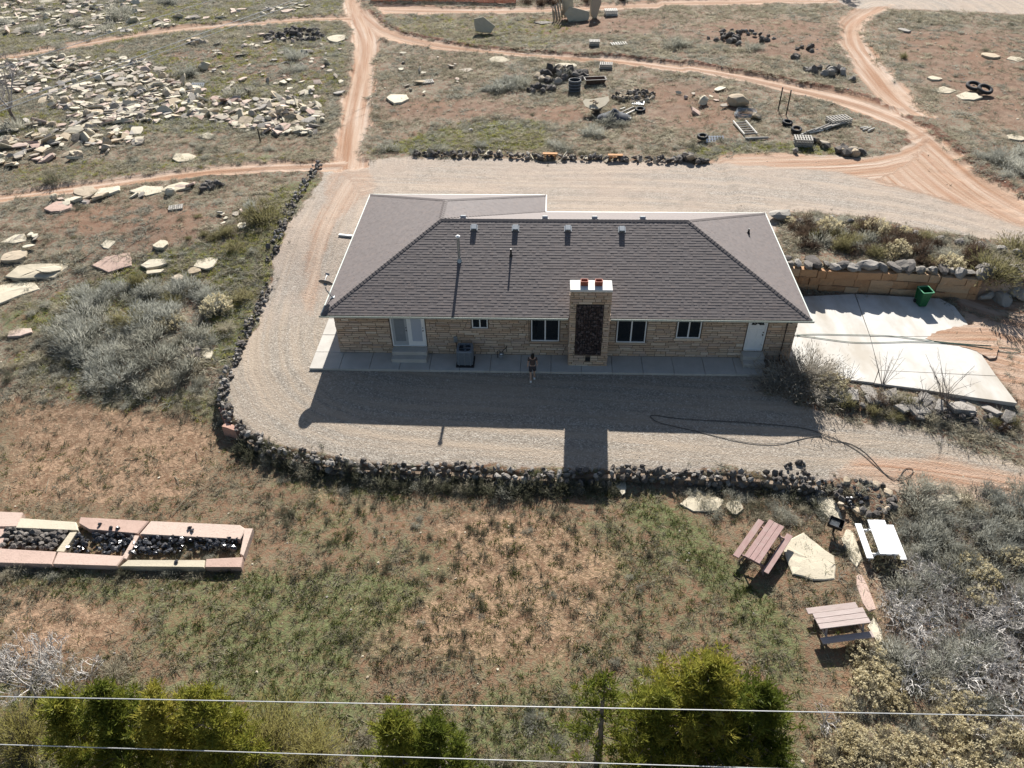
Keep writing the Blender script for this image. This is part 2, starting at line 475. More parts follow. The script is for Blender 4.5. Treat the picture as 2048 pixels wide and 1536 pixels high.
bare = np.zeros_like(XX)
for pts in ([(330, 95), (560, 85), (670, 120), (665, 170), (560, 175), (430, 150), (340, 130)], [(760, 195), (1000, 200), (1180, 215), (1170, 245), (1000, 235), (760, 240)], [(1290, 150), (1500, 190), (1520, 225), (1400, 262), (1290, 255)],
            [(1290, 60), (1480, 40), (1660, 40), (1680, 110), (1560, 120), (1400, 80)], [(100, 425), (330, 400), (420, 430), (400, 480), (280, 500), (230, 460), (120, 470)], [(1040, 30), (1340, 30), (1300, 70), (1060, 70)], [(1780, 60), (2060, 60), (2060, 260), (1960, 240), (1850, 160)]):
    bare = np.maximum(bare, region(pts, 10))
coarse = blur(m_yard * sstep(10, -1, YY), 3)
bestd = np.full(XX.shape, 1e9); trk = np.zeros(XX.shape + (2,))
CENT = {k: smooth_line([G(u, v)[:2] for u, v in p], 2.0, 2) for k, p in CENT_PX.items()}
inb = (XX > -110) & (XX < 115) & (YY > -30) & (YY < 140)
xs_, ys_ = XX[inb], YY[inb]
bd = np.full(xs_.shape, 1e9); ta = np.zeros(xs_.shape); tl = np.zeros(xs_.shape)
for k, P in CENT.items():
    d, a, l = linedist(xs_, ys_, P)
    pri = d * (0.45 if k[0] != 'Y' else 1.0)
    m = pri < bd
    bd = np.where(m, pri, bd); ta = np.where(m, a, ta); tl = np.where(m, l + 40 * len(k) + 13 * ord(k[-1]), tl)
trk[inb, 0] = ta; trk[inb, 1] = tl

ZZ = H(XX, YY)
nomove = np.clip(np.maximum(grav, dirt), 0, 1)
mB = np.maximum(m_road['B'], 0)
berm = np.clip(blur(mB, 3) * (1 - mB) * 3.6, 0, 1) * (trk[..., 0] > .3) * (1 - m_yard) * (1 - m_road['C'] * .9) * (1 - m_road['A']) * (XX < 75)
edge = 4 * rd * (1 - rd)
near = (np.abs(XX - 12) < 100) & (YY < 120)
ZZ = ZZ + near * (-0.10 * rd + 0.16 * blur(edge, 1) * (1 - m_yard) + (1 - nomove) * (.16 * (fbm(XX * .6, YY * .6, 4) - .5) + .07 * (fbm(XX * 2.1, YY * 2.1, 2) - .5)) + nomove * .03 * (fbm(XX * .9, YY * .9, 3) - .5))
rut = np.cos(trk[..., 0] * 2 * math.pi / 1.7)
ZZ = ZZ + near * rd * .045 * rut + near * .16 * blur(berm, 1)
# never above floors or paving
keep = ((XX > -1.2) & (XX < 24.2) & (YY > -1.2) & (YY < 1)) | ((XX > 23.5) & (XX < 33.5) & (YY > -2.6) & (YY < 6.6))
ZZ = np.where(keep, np.minimum(ZZ, 0.02), ZZ)

def gmask(m, x, y):
    i = np.clip(np.searchsorted(GX, x), 0, len(GX) - 1); j = np.clip(np.searchsorted(GY, y), 0, len(GY) - 1)
    return m[i, j]

def ground_material():
    t = NT('ground_soil'); g = t.geo()
    at = t.n('Attribute', attribute_name='mask'); sp = t.n('SeparateColor'); t.l(at.outputs['Color'], sp.inputs[0])
    grav_, dirt_, green_ = sp.outputs[0], sp.outputs[1], sp.outputs[2]; sand_ = at.outputs['Alpha']
    tk = t.n('Attribute', attribute_name='track'); mp = t.n('Mapping'); mp.inputs['Scale'].default_value = (1.5, .07, 1); t.l(tk.outputs['Vector'], mp.inputs[0])
    streak = t.noise(mp.outputs[0], 1.0, 5, .65)
    mp2 = t.n('Mapping'); mp2.inputs['Scale'].default_value = (3.6, .09, 1); t.l(tk.outputs['Vector'], mp2.inputs[0])
    streak2 = t.noise(mp2.outputs[0], 1.0, 4, .6)
    n1 = t.noise(g, .22, 5, .6); n2 = t.noise(g, 1.3, 6, .7); n3 = t.noise(g, 6., 5, .7); n4 = t.noise(g, 26., 3, .6)
    # soil with dry litter
    soil = t.ramp(n2, [(.3, (.115, .068, .046)), (.48, (.175, .108, .074)), (.7, (.25, .166, .12))])
    soil = t.mix(t.vramp(n1, .42, .62, 0, .75), soil, (.205, .115, .073))
    la = t.n('Attribute', attribute_name='damp').outputs['Fac']
    lit = t.ramp(n4, [(.3, (.12, .118, .08)), (.7, (.31, .30, .23))])
    lit = t.mix(t.math('MULTIPLY', la, .8), lit, t.ramp(n4, [(.3, (.075, .064, .036)), (.7, (.225, .18, .108))]))
    soil = t.mix(t.math('MULTIPLY', t.vramp(t.math('ADD', n3, t.math('MULTIPLY', t.math('SUBTRACT', n2, .5), .5)), .42, .58, .0, .9), t.math('SUBTRACT', 1.0, t.math('MULTIPLY', t.n('Attribute', attribute_name='bare').outputs['Fac'], .72))), t.mix(t.math('MULTIPLY', la, .6), soil, (.185, .113, .066)), lit)
    # green cover
    gr = t.ramp(n3, [(.3, (.055, .068, .026)), (.55, (.115, .132, .055)), (.75, (.215, .225, .105))])
    gf = t.vramp(t.math('ADD', t.math('ADD', t.math('MULTIPLY', green_, .85), .15), t.math('MULTIPLY', t.math('SUBTRACT', n2, .5), 1.5)), .35, .8)
    gf = t.math('MULTIPLY', gf, t.vramp(n3, .3, .6, .25, .95))
    soil = t.mix(gf, soil, gr)
    # bare sand between the tufts
    sn = t.ramp(n4, [(.3, (.30, .175, .108)), (.7, (.43, .285, .19))])
    sf = t.vramp(t.math('ADD', t.math('MULTIPLY', sand_, .8), t.math('ADD', t.math('MULTIPLY', t.math('SUBTRACT', n2, .5), 1.6), t.math('MULTIPLY', t.math('SUBTRACT', n3, .5), 2.4))), .45, .82)
    soil = t.mix(t.math('MULTIPLY', sf, .78), soil, sn)
    # gravel
    vor = t.voro(g, 15., 'Color'); hs = t.n('SeparateColor'); t.l(vor, hs.inputs[0])
    gv = t.ramp(hs.outputs[0], [(0, (.225, .193, .16)), (.5, (.315, .274, .23)), (1, (.42, .375, .322))])
    gv = t.mix(t.vramp(n1, .38, .62, .0, .75), gv, (.37, .295, .235))
    gv = t.mix(t.vramp(streak, .46, .60, 0, .75), gv, (.42, .34, .268))
    gv = t.mix(t.vramp(streak2, .52, .74, 0, .45), gv, (.255, .2, .15))
    gv = t.mix(t.vramp(n2, .52, .7, 0, .6), gv, (.23, .198, .16))
    big_ = t.n('SeparateColor'); t.l(t.voro(g, 17., 'Color'), big_.inputs[0])
    cg = t.ramp(big_.outputs[0], [(0, (.175, .15, .12)), (.45, (.265, .23, .187)), (.8, (.335, .297, .245)), (1, (.46, .42, .36))])
    cg = t.mix(t.vramp(streak, .42, .62, 0, .7), cg, (.385, .305, .225))
    cg = t.mix(t.vramp(streak2, .5, .72, .0, .4), cg, (.2, .165, .125))
    cf = t.n('Attribute', attribute_name='coarse').outputs['Fac']
    gv = t.mix(t.vramp(t.math('ADD', cf, t.math('MULTIPLY', t.math('SUBTRACT', n2, .5), 1.2)), .25, .8, 0, .85), gv, cg)
    gv = t.mix(t.vramp(n3, .55, .75, 0, .35), gv, (.2, .17, .13))
    gk = t.vramp(t.math('ADD', grav_, t.math('MULTIPLY', t.math('SUBTRACT', n3, .5), .9)), .35, .65)
    col = t.mix(gk, soil, gv)
    # dirt
    dt = t.ramp(streak, [(.28, (.29, .18, .115)), (.45, (.39, .272, .193)), (.6, (.45, .345, .267)), (.75, (.49, .405, .325))])
    dt = t.mix(t.vramp(streak2, .50, .66, 0, .75), dt, (.29, .155, .09))
    sxr = t.n('SeparateXYZ'); t.l(tk.outputs['Vector'], sxr.inputs[0])
    rutc = t.math('COSINE', t.math('ADD', t.math('MULTIPLY', sxr.outputs[0], 3.7), t.math('MULTIPLY', n1, 2.0)))
    dt = t.mix(t.vramp(rutc, .2, 1.0, 0, .42), dt, (.30, .155, .085))
    dt = t.mix(t.vramp(n3, .55, .8, 0, .3), dt, (.22, .13, .08))
    dk = t.vramp(t.math('ADD', dirt_, t.math('ADD', t.math('MULTIPLY', t.math('SUBTRACT', streak, .5), .5), t.math('MULTIPLY', t.math('SUBTRACT', n3, .5), .5))), .33, .72)
    col = t.mix(dk, col, dt)
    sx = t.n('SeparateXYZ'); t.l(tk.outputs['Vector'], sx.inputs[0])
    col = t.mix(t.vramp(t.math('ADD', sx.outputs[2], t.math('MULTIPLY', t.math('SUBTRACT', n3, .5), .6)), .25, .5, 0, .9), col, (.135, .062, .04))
    peb = t.voro(g, 15., 'Distance')
    h = t.math('ADD', t.math('MULTIPLY', n3, 1.2), t.math('MULTIPLY', n4, .6))
    h = t.math('ADD', h, t.math('MULTIPLY', t.math('MULTIPLY', streak2, dirt_), 1.4))
    h = t.math('SUBTRACT', h, t.math('MULTIPLY', peb, .35))
    t.bump(h, .75, .06)
    return t.fin(col, .95, 0, .1)
M_GROUND = ground_material()

nx, ny = XX.shape
idx = np.arange(nx * ny).reshape(nx, ny)
quad = np.stack([idx[:-1, :-1], idx[1:, :-1], idx[1:, 1:], idx[:-1, 1:]], -1)
def fm(m): return (m[:-1, :-1] + m[1:, :-1] + m[1:, 1:] + m[:-1, 1:]) / 4
cls = np.zeros(quad.shape[:2], int)
cls[fm(np.maximum(m_yard, m_topg * 0)) > .5] = 1
for i, k in enumerate(ROADS_PX):
    cls[(fm(m_road[k]) > .5) & (cls != 1)] = 2 + i
cls[(fm(m_topg) > .5)] = 9
VV = np.stack([XX, YY, ZZ], -1).reshape(-1, 3)
MASK = np.stack([grav, dirt, green, sand], -1).reshape(-1, 4)
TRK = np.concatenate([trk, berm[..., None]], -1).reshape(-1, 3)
for c, nm in [(0, 'ground'), (1, 'gravel_yard'), (2, 'dirt_road'), (3, 'dirt_road'), (4, 'dirt_road'), (5, 'dirt_road'), (6, 'dirt_road'), (7, 'dirt_road'), (9, 'gravel_lot')]:
    q = quad[cls == c]
    if not len(q): continue
    used, inv = np.unique(q, return_inverse=True)
    me = mesh_np(nm, VV[used], [inv.reshape(-1, 4)], M_GROUND, True)
    a = me.attributes.new('mask', 'FLOAT_COLOR', 'POINT'); a.data.foreach_set('color', MASK[used].astype(np.float32).ravel())
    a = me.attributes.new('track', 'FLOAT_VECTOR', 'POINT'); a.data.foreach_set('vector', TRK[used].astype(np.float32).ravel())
    a = me.attributes.new('bare', 'FLOAT', 'POINT'); a.data.foreach_set('value', bare.reshape(-1)[used].astype(np.float32))
    a = me.attributes.new('coarse', 'FLOAT', 'POINT'); a.data.foreach_set('value', coarse.reshape(-1)[used].astype(np.float32))
    a = me.attributes.new('damp', 'FLOAT', 'POINT'); a.data.foreach_set('value', lawn.reshape(-1)[used].astype(np.float32))
    tag(link(nm, me), kind='structure')

# concrete driveway slab east of the house, cracked into a few plates
M_CONC = (lambda t: (lambda n, n2, n3: (t.bump(n2, .15, .01), t.fin(t.mix(t.vramp(n3, .46, .66, 0, .7), t.ramp(n, [(.3, (.46, .44, .40)), (.7, (.57, .55, .505))]), (.37, .32, .25)), .85, 0, .2))[1])(t.noise(t.geo(), .8, 6, .65), t.noise(t.geo(), 14, 4, .7), t.noise(t.geo((.6, .18, 1)), 1.1, 5, .6)))(NT('concrete'))
M_WALK = (lambda t: (lambda n, n2: (t.bump(n2, .12, .01), t.fin(t.mix(t.math('MULTIPLY', t.rnd(), .3), t.ramp(n, [(.3, (.42, .395, .35)), (.7, (.52, .49, .44))]), (.36, .34, .3)), .85, 0, .2))[1])(t.noise(t.geo(), 1.7, 6, .65), t.noise(t.geo(), 30, 3, .7)))(NT('walk_concrete'))
drive = tag(empty('driveway', (24, 3, 0)), kind='structure')
def plate(pts, z0, z1, name, mat, parent, jit=.0):
    P = Gpoly(pts) if not isinstance(pts, np.ndarray) else pts
    if jit: P = resample(np.vstack([P, P[:1]]), .5)[:-1]; P = P + jit * (NR.random(P.shape) - .5)
    n = len(P); m = MB()
    if ((P - np.roll(P, 1, 0))[:, 0] * (P + np.roll(P, 1, 0))[:, 1]).sum() > 0: P = P[::-1]
    V = [(x, y, z0) for x, y in P] + [(x, y, z1) for x, y in P]
    m.add(V, [tuple(range(n, 2 * n))] + [(i, (i + 1) % n, n + (i + 1) % n, n + i) for i in range(n)])
    o = m.obj(name, mat, None)
    if parent is not None:
        o.parent = parent; o.matrix_parent_inverse = Matrix.Translation(-Vector(parent.location))
    return o
for pts in ([(1480, 596), (1709, 588), (1739.5, 673), (1756.8, 740), (1748, 765), (1680, 757), (1480, 745)],
            [(1711, 588), (1880, 597), (1908, 612), (1932, 642), (1946, 672), (1740.6, 672.6)],
            [(1740.8, 673.6), (1946.5, 673), (1957, 700), (1976, 728), (1992, 751.4), (1758, 740)],
            [(1758.3, 741), (1993, 752.6), (2034, 806), (1950, 795), (1830, 776), (1749, 766)]):
    P = np.array([at_z(u, v, .08)[:2] for u, v in pts])
    P[:, 0] = np.maximum(P[:, 0], 24.15)
    plate(P, -.25, .08, 'concrete_plate', M_CONC, drive, .0)

dP = smooth_line(np.array([at_z(u, v, .08)[:2] for u, v in [(1850, 678), (1872, 664), (1905, 655), (1940, 648), (1985, 655), (2000, 700), (1985, 722), (1965, 708), (1930, 694), (1890, 688), (1850, 678)]]), .18, 2)[:-1]
dP = dP + .10 * (NR.random(dP.shape) - .5)
so_ = plate(dP, .0, .094, 'sand_drift', M_GROUND, drive)
for nm_, ty_, val in (('mask', 'FLOAT_COLOR', (0, 1, 0, 0)), ('track', 'FLOAT_VECTOR', None)):
    a_ = so_.data.attributes.new(nm_, ty_, 'POINT'); n_ = len(so_.data.vertices)
    if val: a_.data.foreach_set('color', np.tile(np.array(val, np.float32), n_))
    else: a_.data.foreach_set('vector', np.array([(v.co.y, v.co.x, 0) for v in so_.data.vertices], np.float32).ravel())
walk = tag(empty('walkway', (0, 0, 0)), kind='structure')
x = -0.9
while x < 22.2:
    x1 = min(x + 1.58, 22.6)
    MB().bbox(x, x1 - .018, -.97, .45, -.3, .12 + R.uniform(-.004, .004), .012).obj('paving_slab', M_WALK, walk)
    x = x1
y = .45
while y < 5.5:
    MB().bbox(-.9, .44, y + .018, y + 1.55, -.3, .12 + R.uniform(-.004, .004), .012).obj('paving_slab', M_WALK, walk)
    y += 1.55
# ------------------------------------------------------------------ the house
W, D, ZE, RISE, DW, O = 24.6, 11.3, 2.85, 2.457, 13.6, 0.471
ZR = ZE + RISE
house = tag(empty('brick_house', (12, 5, 0)), 'long single storey tan stone house with brown shingle hip roof', 'house')
HO = Vector(house.location)
def hp(mb_or_me, name, mat, parent=None, smooth=False):
    me = mb_or_me.mesh(name, mat, smooth) if isinstance(mb_or_me, MB) else mb_or_me
    o = link(name, me, parent or house)
    if (parent or house) is house: o.location = -HO
    return o

def mat_ashlar(name, pal, dark=(.12, .1, .08)):
    t = NT(name)
    at = t.n('Attribute', attribute_name='tone')
    f = t.math('FRACT', t.math('ADD', at.outputs['Fac'], t.rnd()))
    c = t.ramp(f, pal)
    n = t.noise(t.geo((1, 1, 2.5)), 5, 5, .65); n2 = t.noise(t.geo(), 40, 3, .7)
    c = t.mix(t.vramp(n, .5, .8, 0, .3), c, dark); c = t.mix(t.vramp(n2, .5, .8, 0, .3), c, (.5, .44, .35))
    t.bump(t.math('ADD', n, n2), .5, .02)
    return t.fin(c, .9, 0, .12)
M_ASH = mat_ashlar('tan_stone', [(0, (.44, .31, .21)), (.25, (.53, .395, .28)), (.5, (.60, .475, .35)), (.7, (.48, .37, .295)), (.85, (.56, .385, .26)), (1, (.68, .58, .46))])
M_MORTAR = mat_plain('mortar', (.15, .115, .085), .95)
M_SAGE = mat_plain('sage_white_paint', (.47, .51, .45), .5, 0, .04)
M_WHITE = mat_plain('white_paint', (.74, .74, .72), .45, 0, .03)
M_GLASS = NT('window_glass'); M_GLASS.fin((.012, .016, .02), .06, 0, .6); M_GLASS = M_GLASS.m
M_PANE = NT('blind_glass'); M_PANE.fin((.42, .45, .5), .12, 0, .5); M_PANE = M_PANE.m
M_METAL = mat_plain('galvanised_metal', (.34, .36, .37), .4, .7, .1)
M_DARK = mat_plain('black_paint', (.02, .02, .022), .5, 0, .2)
M_CLAY = mat_plain('red_clay', (.25, .07, .042), .75, 0, .2)
M_LAVA = mat_stone('lava_rock', (.075, .066, .058), (.13, .115, .102), (.21, .19, .168), 5, .9, (.025, .022, .02), .4)
M_PANELROCK = mat_stone('brown_lava', (.045, .032, .03), (.085, .062, .058), (.15, .12, .115), 9, .9, (.02, .015, .014), .5)

def ashlar(x0, x1, z0, z1, holes, rows=(.10, .13, .15, .19), lens=(.25, .8), plane='y', at=0., sgn=-1, proud=.03, lim=300, parent=None):
    """courses of thin stones on a wall plane; the biggest become parts, the rest one joined part"""
    rects = []; z = z0
    while z < z1 - .03:
        h = min(R.choice(rows), z1 - z)
        if z1 - z - h < .07: h = z1 - z
        xs = x0 + R.uniform(-.3, 0)
        while xs < x1:
            l = R.uniform(*lens); a, b = max(x0, xs), min(x1, xs + l); xs += l
            if b - a < .06: continue
            segs = [(a, b)]
            for hx0, hx1, hz0, hz1 in holes:
                if z + h <= hz0 + .02 or z >= hz1 - .02: continue
                ns = []
                for p, q in segs:
                    if q <= hx0 or p >= hx1: ns.append((p, q)); continue
                    if p < hx0: ns.append((p, hx0))
                    if q > hx1: ns.append((hx1, q))
                segs = ns
            for p, q in segs:
                if q - p < .05: continue
                if h > .17 and R.random() < .3 and q - p > .35:      # split the course here
                    k = z + h * R.uniform(.4, .6); rects += [(p, q, z, k), (p, q, k, z + h)]
                else: rects.append((p, q, z, z + h))
        z += h
    rects.sort(key=lambda r: -(r[1] - r[0]) * (r[3] - r[2]))
    rest = MB(); tones = []
    for i, (p, q, a, b) in enumerate(rects):
        m = MB() if i < lim else rest
        g = .012; d = proud + R.uniform(-.016, .014)
        m0 = Matrix.Identity(4)
        if plane == 'y':
            y0, y1 = (at - d, at + .05)
            V = [(p + g, y1, a + g), (q - g, y1, a + g), (q - g, y1, b - g), (p + g, y1, b - g), (p + g + .004, y0, a + g + .004), (q - g - .004, y0, a + g + .004), (q - g - .004, y0, b - g - .004), (p + g + .004, y0, b - g - .004)]
            if sgn > 0: V = [(x, 2 * at - y, z_) for x, y, z_ in V]
        else:
            V = [(at + sgn * u_, y_, z_) for u_, y_, z_ in [(-.05, p + g, a + g), (-.05, q - g, a + g), (-.05, q - g, b - g), (-.05, p + g, b - g), (d, p + g, a + g), (d, q - g, a + g), (d, q - g, b - g), (d, p + g, b - g)]]
        m.add(V, [(4, 5, 6, 7), (0, 1, 5, 4), (1, 2, 6, 5), (2, 3, 7, 6), (3, 0, 4, 7)])
        if i < lim:
            hp(m, 'stone', M_ASH, parent)
        else: tones += [R.random()] * 5
    if tones:
        me = rest.mesh('small_stones', M_ASH)
        a_ = me.attributes.new('tone', 'FLOAT', 'FACE'); a_.data.foreach_set('value', np.array(tones, np.float32))
        tag(hp(me, 'small_stones', M_ASH, parent), kind='stuff')

# window and door openings in the front wall: x0, x1, z0, z1
WIN = [(7.62, 8.44, 1.80, 2.46), (10.68, 12.13, 1.02, 2.46), (15.09, 16.58, 1.00, 2.44), (18.14, 19.36, 1.32, 2.44)]
FD = (3.36, 5.16, .60, 2.62); RDOOR = (21.70, 22.66, .60, 2.64)
walls = MB()
holes = sorted([w_ for w_ in WIN] + [FD, RDOOR])
WX0, WX1, WY0, WY1, WYB = O, W - O, O, D - O, DW - O
# front wall core made of piers and spandrels, so that openings are real
def wbox(a, b, z0, z1): walls.box(a, b, O, O + .22, z0, z1)
xx = WX0
for a, b, z0, z1 in holes:
    wbox(xx, a, -.4, 2.74); wbox(a, b, -.4, z0); wbox(a, b, z1, 2.74); xx = b
wbox(xx, WX1, -.4, 2.74)
walls.box(WX0, WX0 + .22, O + .22, WYB, -.4, 2.74); walls.box(WX1 - .22, WX1, O + .22, WY1, -.4, 2.74)
walls.box(WX0 + .22, D - O, WYB - .22, WYB, -.4, 2.74); walls.box(D - O - .22, D - O, WY1, WYB - .22, -.4, 2.74); walls.box(D - O, WX1 - .22, WY1 - .22, WY1, -.4, 2.74)
wall = hp(walls, 'wall', M_MORTAR)
ashlar(WX0, WX1, .0, 2.72, [(a - .05, b + .05, z0 - (.1 if z0 > .7 else .0), z1 + .04) for a, b, z0, z1 in holes], at=O, parent=wall)
ashlar(O, WYB, .0, 2.72, [], plane='x', at=WX0, sgn=-1, lim=0, parent=wall, lens=(.5, 1.2))
ashlar(O, WY1, .0, 2.72, [], plane='x', at=WX1, sgn=1, lim=0, parent=wall, lens=(.5, 1.2))
MB().box(WX0 + .2, WX1 - .2, O + 1.6, O + 1.7, 0, 2.7).box(WX0 + .2, WX1 - .2, O + .25, O + 1.6, .3, .34).obj('room_partition', mat_plain('dim_room', (.12, .11, .1)), house).location = -HO

def window(x0, x1, z0, z1):
    y = O + .02; f = MB(); fw = .055
    f.box(x0, x1, y - .035, y + .06, z0, z0 + fw).box(x0, x1, y - .035, y + .06, z1 - fw, z1)
    f.box(x0, x0 + fw, y - .035, y + .06, z0 + fw, z1 - fw).box(x1 - fw, x1, y - .035, y + .06, z0 + fw, z1 - fw)
    c = (x0 + x1) / 2
    f.box(c - .035, c + .035, y - .022, y + .05, z0 + fw, z1 - fw)
    fr = hp(f, 'window', M_WHITE)
    for a, b in ((x0 + fw, c - .035), (c + .035, x1 - fw)):
        hp(MB().box(a, b, y + .01, y + .022, z0 + fw, z1 - fw), 'pane', M_GLASS, fr)
    hp(MB().bbox(x0 - .1, x1 + .1, y - .1, y + .04, z0 - .1, z0 - .002, .012), 'sill', M_ASH, fr)
for w_ in WIN: window(*w_)

# french doors: a dark screen leaf on the left, white glazed door on the right
x0, x1, z0, z1 = FD; y = O
fr = MB().box(x0, x0 + .06, y - .03, y + .1, z0, z1).box(x1 - .06, x1, y - .03, y + .1, z0, z1).box(x0 + .06, x1 - .06, y - .03, y + .1, z1 - .06, z1).box(x0 + .06, x1 - .06, y - .05, y + .1, z0, z0 + .05)
fr.box((x0 + x1) / 2 - .04, (x0 + x1) / 2 + .04, y - .02, y + .1, z0 + .05, z1 - .06)
hp(fr, 'door_frame', M_WHITE)
M_SCREEN = mat_plain('grey_screen', (.2, .22, .235), .6, 0, .08)
def leaf(a, b, name, fm_, pm, handle_side):
    m = MB(); e = .13; zb = z0 + .05; zt = z1 - .06
    m.box(a, a + e, y, y + .05, zb, zt).box(b - e, b, y, y + .05, zb, zt).box(a + e, b - e, y, y + .05, zb, zb + .25).box(a + e, b - e, y, y + .05, zt - e, zt)
    d = hp(m, name, fm_)
    hp(MB().box(a + e, b - e, y + .018, y + .03, zb + .25, zt - e), 'pane', pm, d)
    hx = b - .065 if handle_side > 0 else a + .065
    hp(MB().lathe([(.0, 0), (.03, 0), (.03, .05), (.015, .06)], 10, (0, 0, 0)), 'handle', M_DARK, d).matrix_local = Matrix.Translation((hx, y, zb + .95)) @ Matrix.Rotation(math.radians(90), 4, 'X')
    hp(MB().lathe([(.0, 0), (.025, 0), (.025, .03), (.01, .035)], 10, (0, 0, 0)), 'lock', M_DARK, d).matrix_local = Matrix.Translation((hx, y, zb + 1.12)) @ Matrix.Rotation(math.radians(90), 4, 'X')
    return d
m_ = (x0 + x1) / 2
M_GREYLEAF = mat_plain('grey_door_paint', (.36, .38, .39), .5, 0, .04)
o = leaf(x0 + .06, m_ - .04, 'door', M_GREYLEAF, M_SCREEN, 1); o['label'] = 'grey screened left leaf'
o = leaf(m_ + .04, x1 - .06, 'door', M_WHITE, M_PANE, 1); o['label'] = 'white glazed right leaf with closed blind'
# right door: white panelled door with fan light
x0, x1, z0, z1 = RDOOR
hp(MB().box(x0, x0 + .06, y - .03, y + .1, z0, z1).box(x1 - .06, x1, y - .03, y + .1, z0, z1).box(x0 + .06, x1 - .06, y - .03, y + .1, z1 - .06, z1).box(x0 + .06, x1 - .06, y - .05, y + .1, z0, z0 + .04), 'door_frame', M_WHITE)
dm = MB().box(x0 + .06, x1 - .06, y + .02, y + .06, z0 + .04, z1 - .06)
for px in (x0 + .15, (x0 + x1) / 2 + .04):
    for pz, ph in ((z0 + .16, .5), (z0 + .76, .55)): dm.bbox(0, .27, 0, ph, 0, .018, .012, Matrix.Translation((px, y + .02, pz)) @ Matrix.Rotation(math.radians(90), 4, 'X'))
door = hp(dm, 'door', M_WHITE); door['label'] = 'white panelled door with a fan light'
cx = (x0 + x1) / 2; cz = z1 - .46
for k in range(5):
    a0, a1 = math.pi * (k + .07) / 5, math.pi * (k + .93) / 5
    P = [(cx + r * math.cos(a), y + .008, cz + r * .92 * math.sin(a)) for r, a in ((.09, a0), (.32, a0), (.32, (a0 + a1) / 2), (.32, a1), (.09, a1))]
    hp(MB().add(P + [(p[0], y + .022, p[2]) for p in P], [(0, 1, 2, 3, 4)] + [(i, (i + 1) % 5, 5 + (i + 1) % 5, 5 + i)[::-1] for i in range(5)]), 'pane', M_GLASS, door)
for hz, r in ((.98, .033), (1.14, .027)):
    hp(MB().lathe([(.0, 0), (r, 0), (r, .05), (.012, .06)], 10), 'handle', M_DARK, door).matrix_local = Matrix.Translation((x1 - .13, y + .02, z0 + hz)) @ Matrix.Rotation(math.radians(90), 4, 'X')
# concrete steps
for nm, (a, b), ds in (('step', (3.36, 5.2), ((.56, -.02), (.34, -.38))), ('step', (21.62, 22.72), ((.56, -.05), (.34, -.4)))):
    yb = O - .035
    for h_, yf in ds:
        hp(MB().bbox(a, b, yf, yb, .1, h_, .015), nm, M_WALK); yb = yf - .003

# -- roof: six planes of shingle courses that step down to the eave
def mat_shingle():
    t = NT('brown_shingle')
    at = t.n('Attribute', attribute_name='tone')
    c = t.ramp(at.outputs['Fac'], [(0, (.118, .098, .091)), (.35, (.129, .108, .101)), (.7, (.139, .117, .11)), (.9, (.15, .119, .106)), (1, (.121, .104, .1))])
    n = t.noise(t.geo(), 1.1, 4, .6); n2 = t.noise(t.geo(), 55, 3, .7)
    c = t.mix(t.vramp(n, .4, .7, 0, .3), c, (.16, .132, .122)); c = t.mix(t.vramp(n2, .45, .75, 0, .35), c, (.24, .205, .195))
    t.bump(n2, .3, .006)
    return t.fin(c, .75, 0, .35)
M_SHIN = mat_shingle()
roof = MB()
A = lambda x, y, z=ZE: Vector((x, y, z))
rA, rB, rC = A(D / 2, D / 2, ZR), A(W - D / 2, D / 2, ZR), A(D / 2, DW - D / 2, ZR)
planes = [[A(0, 0), A(W, 0), rB, rA], [A(W, 0), A(W, D), rB], [A(W, D), A(D, D), rA, rB], [A(D, D), A(D, DW), rC, rA], [A(D, DW), A(0, DW), rC], [A(0, DW), A(0, 0), rA, rC]]
for P in planes: roof.add([tuple(p - Vector((0, 0, .012))) for p in P], [tuple(range(len(P)))])
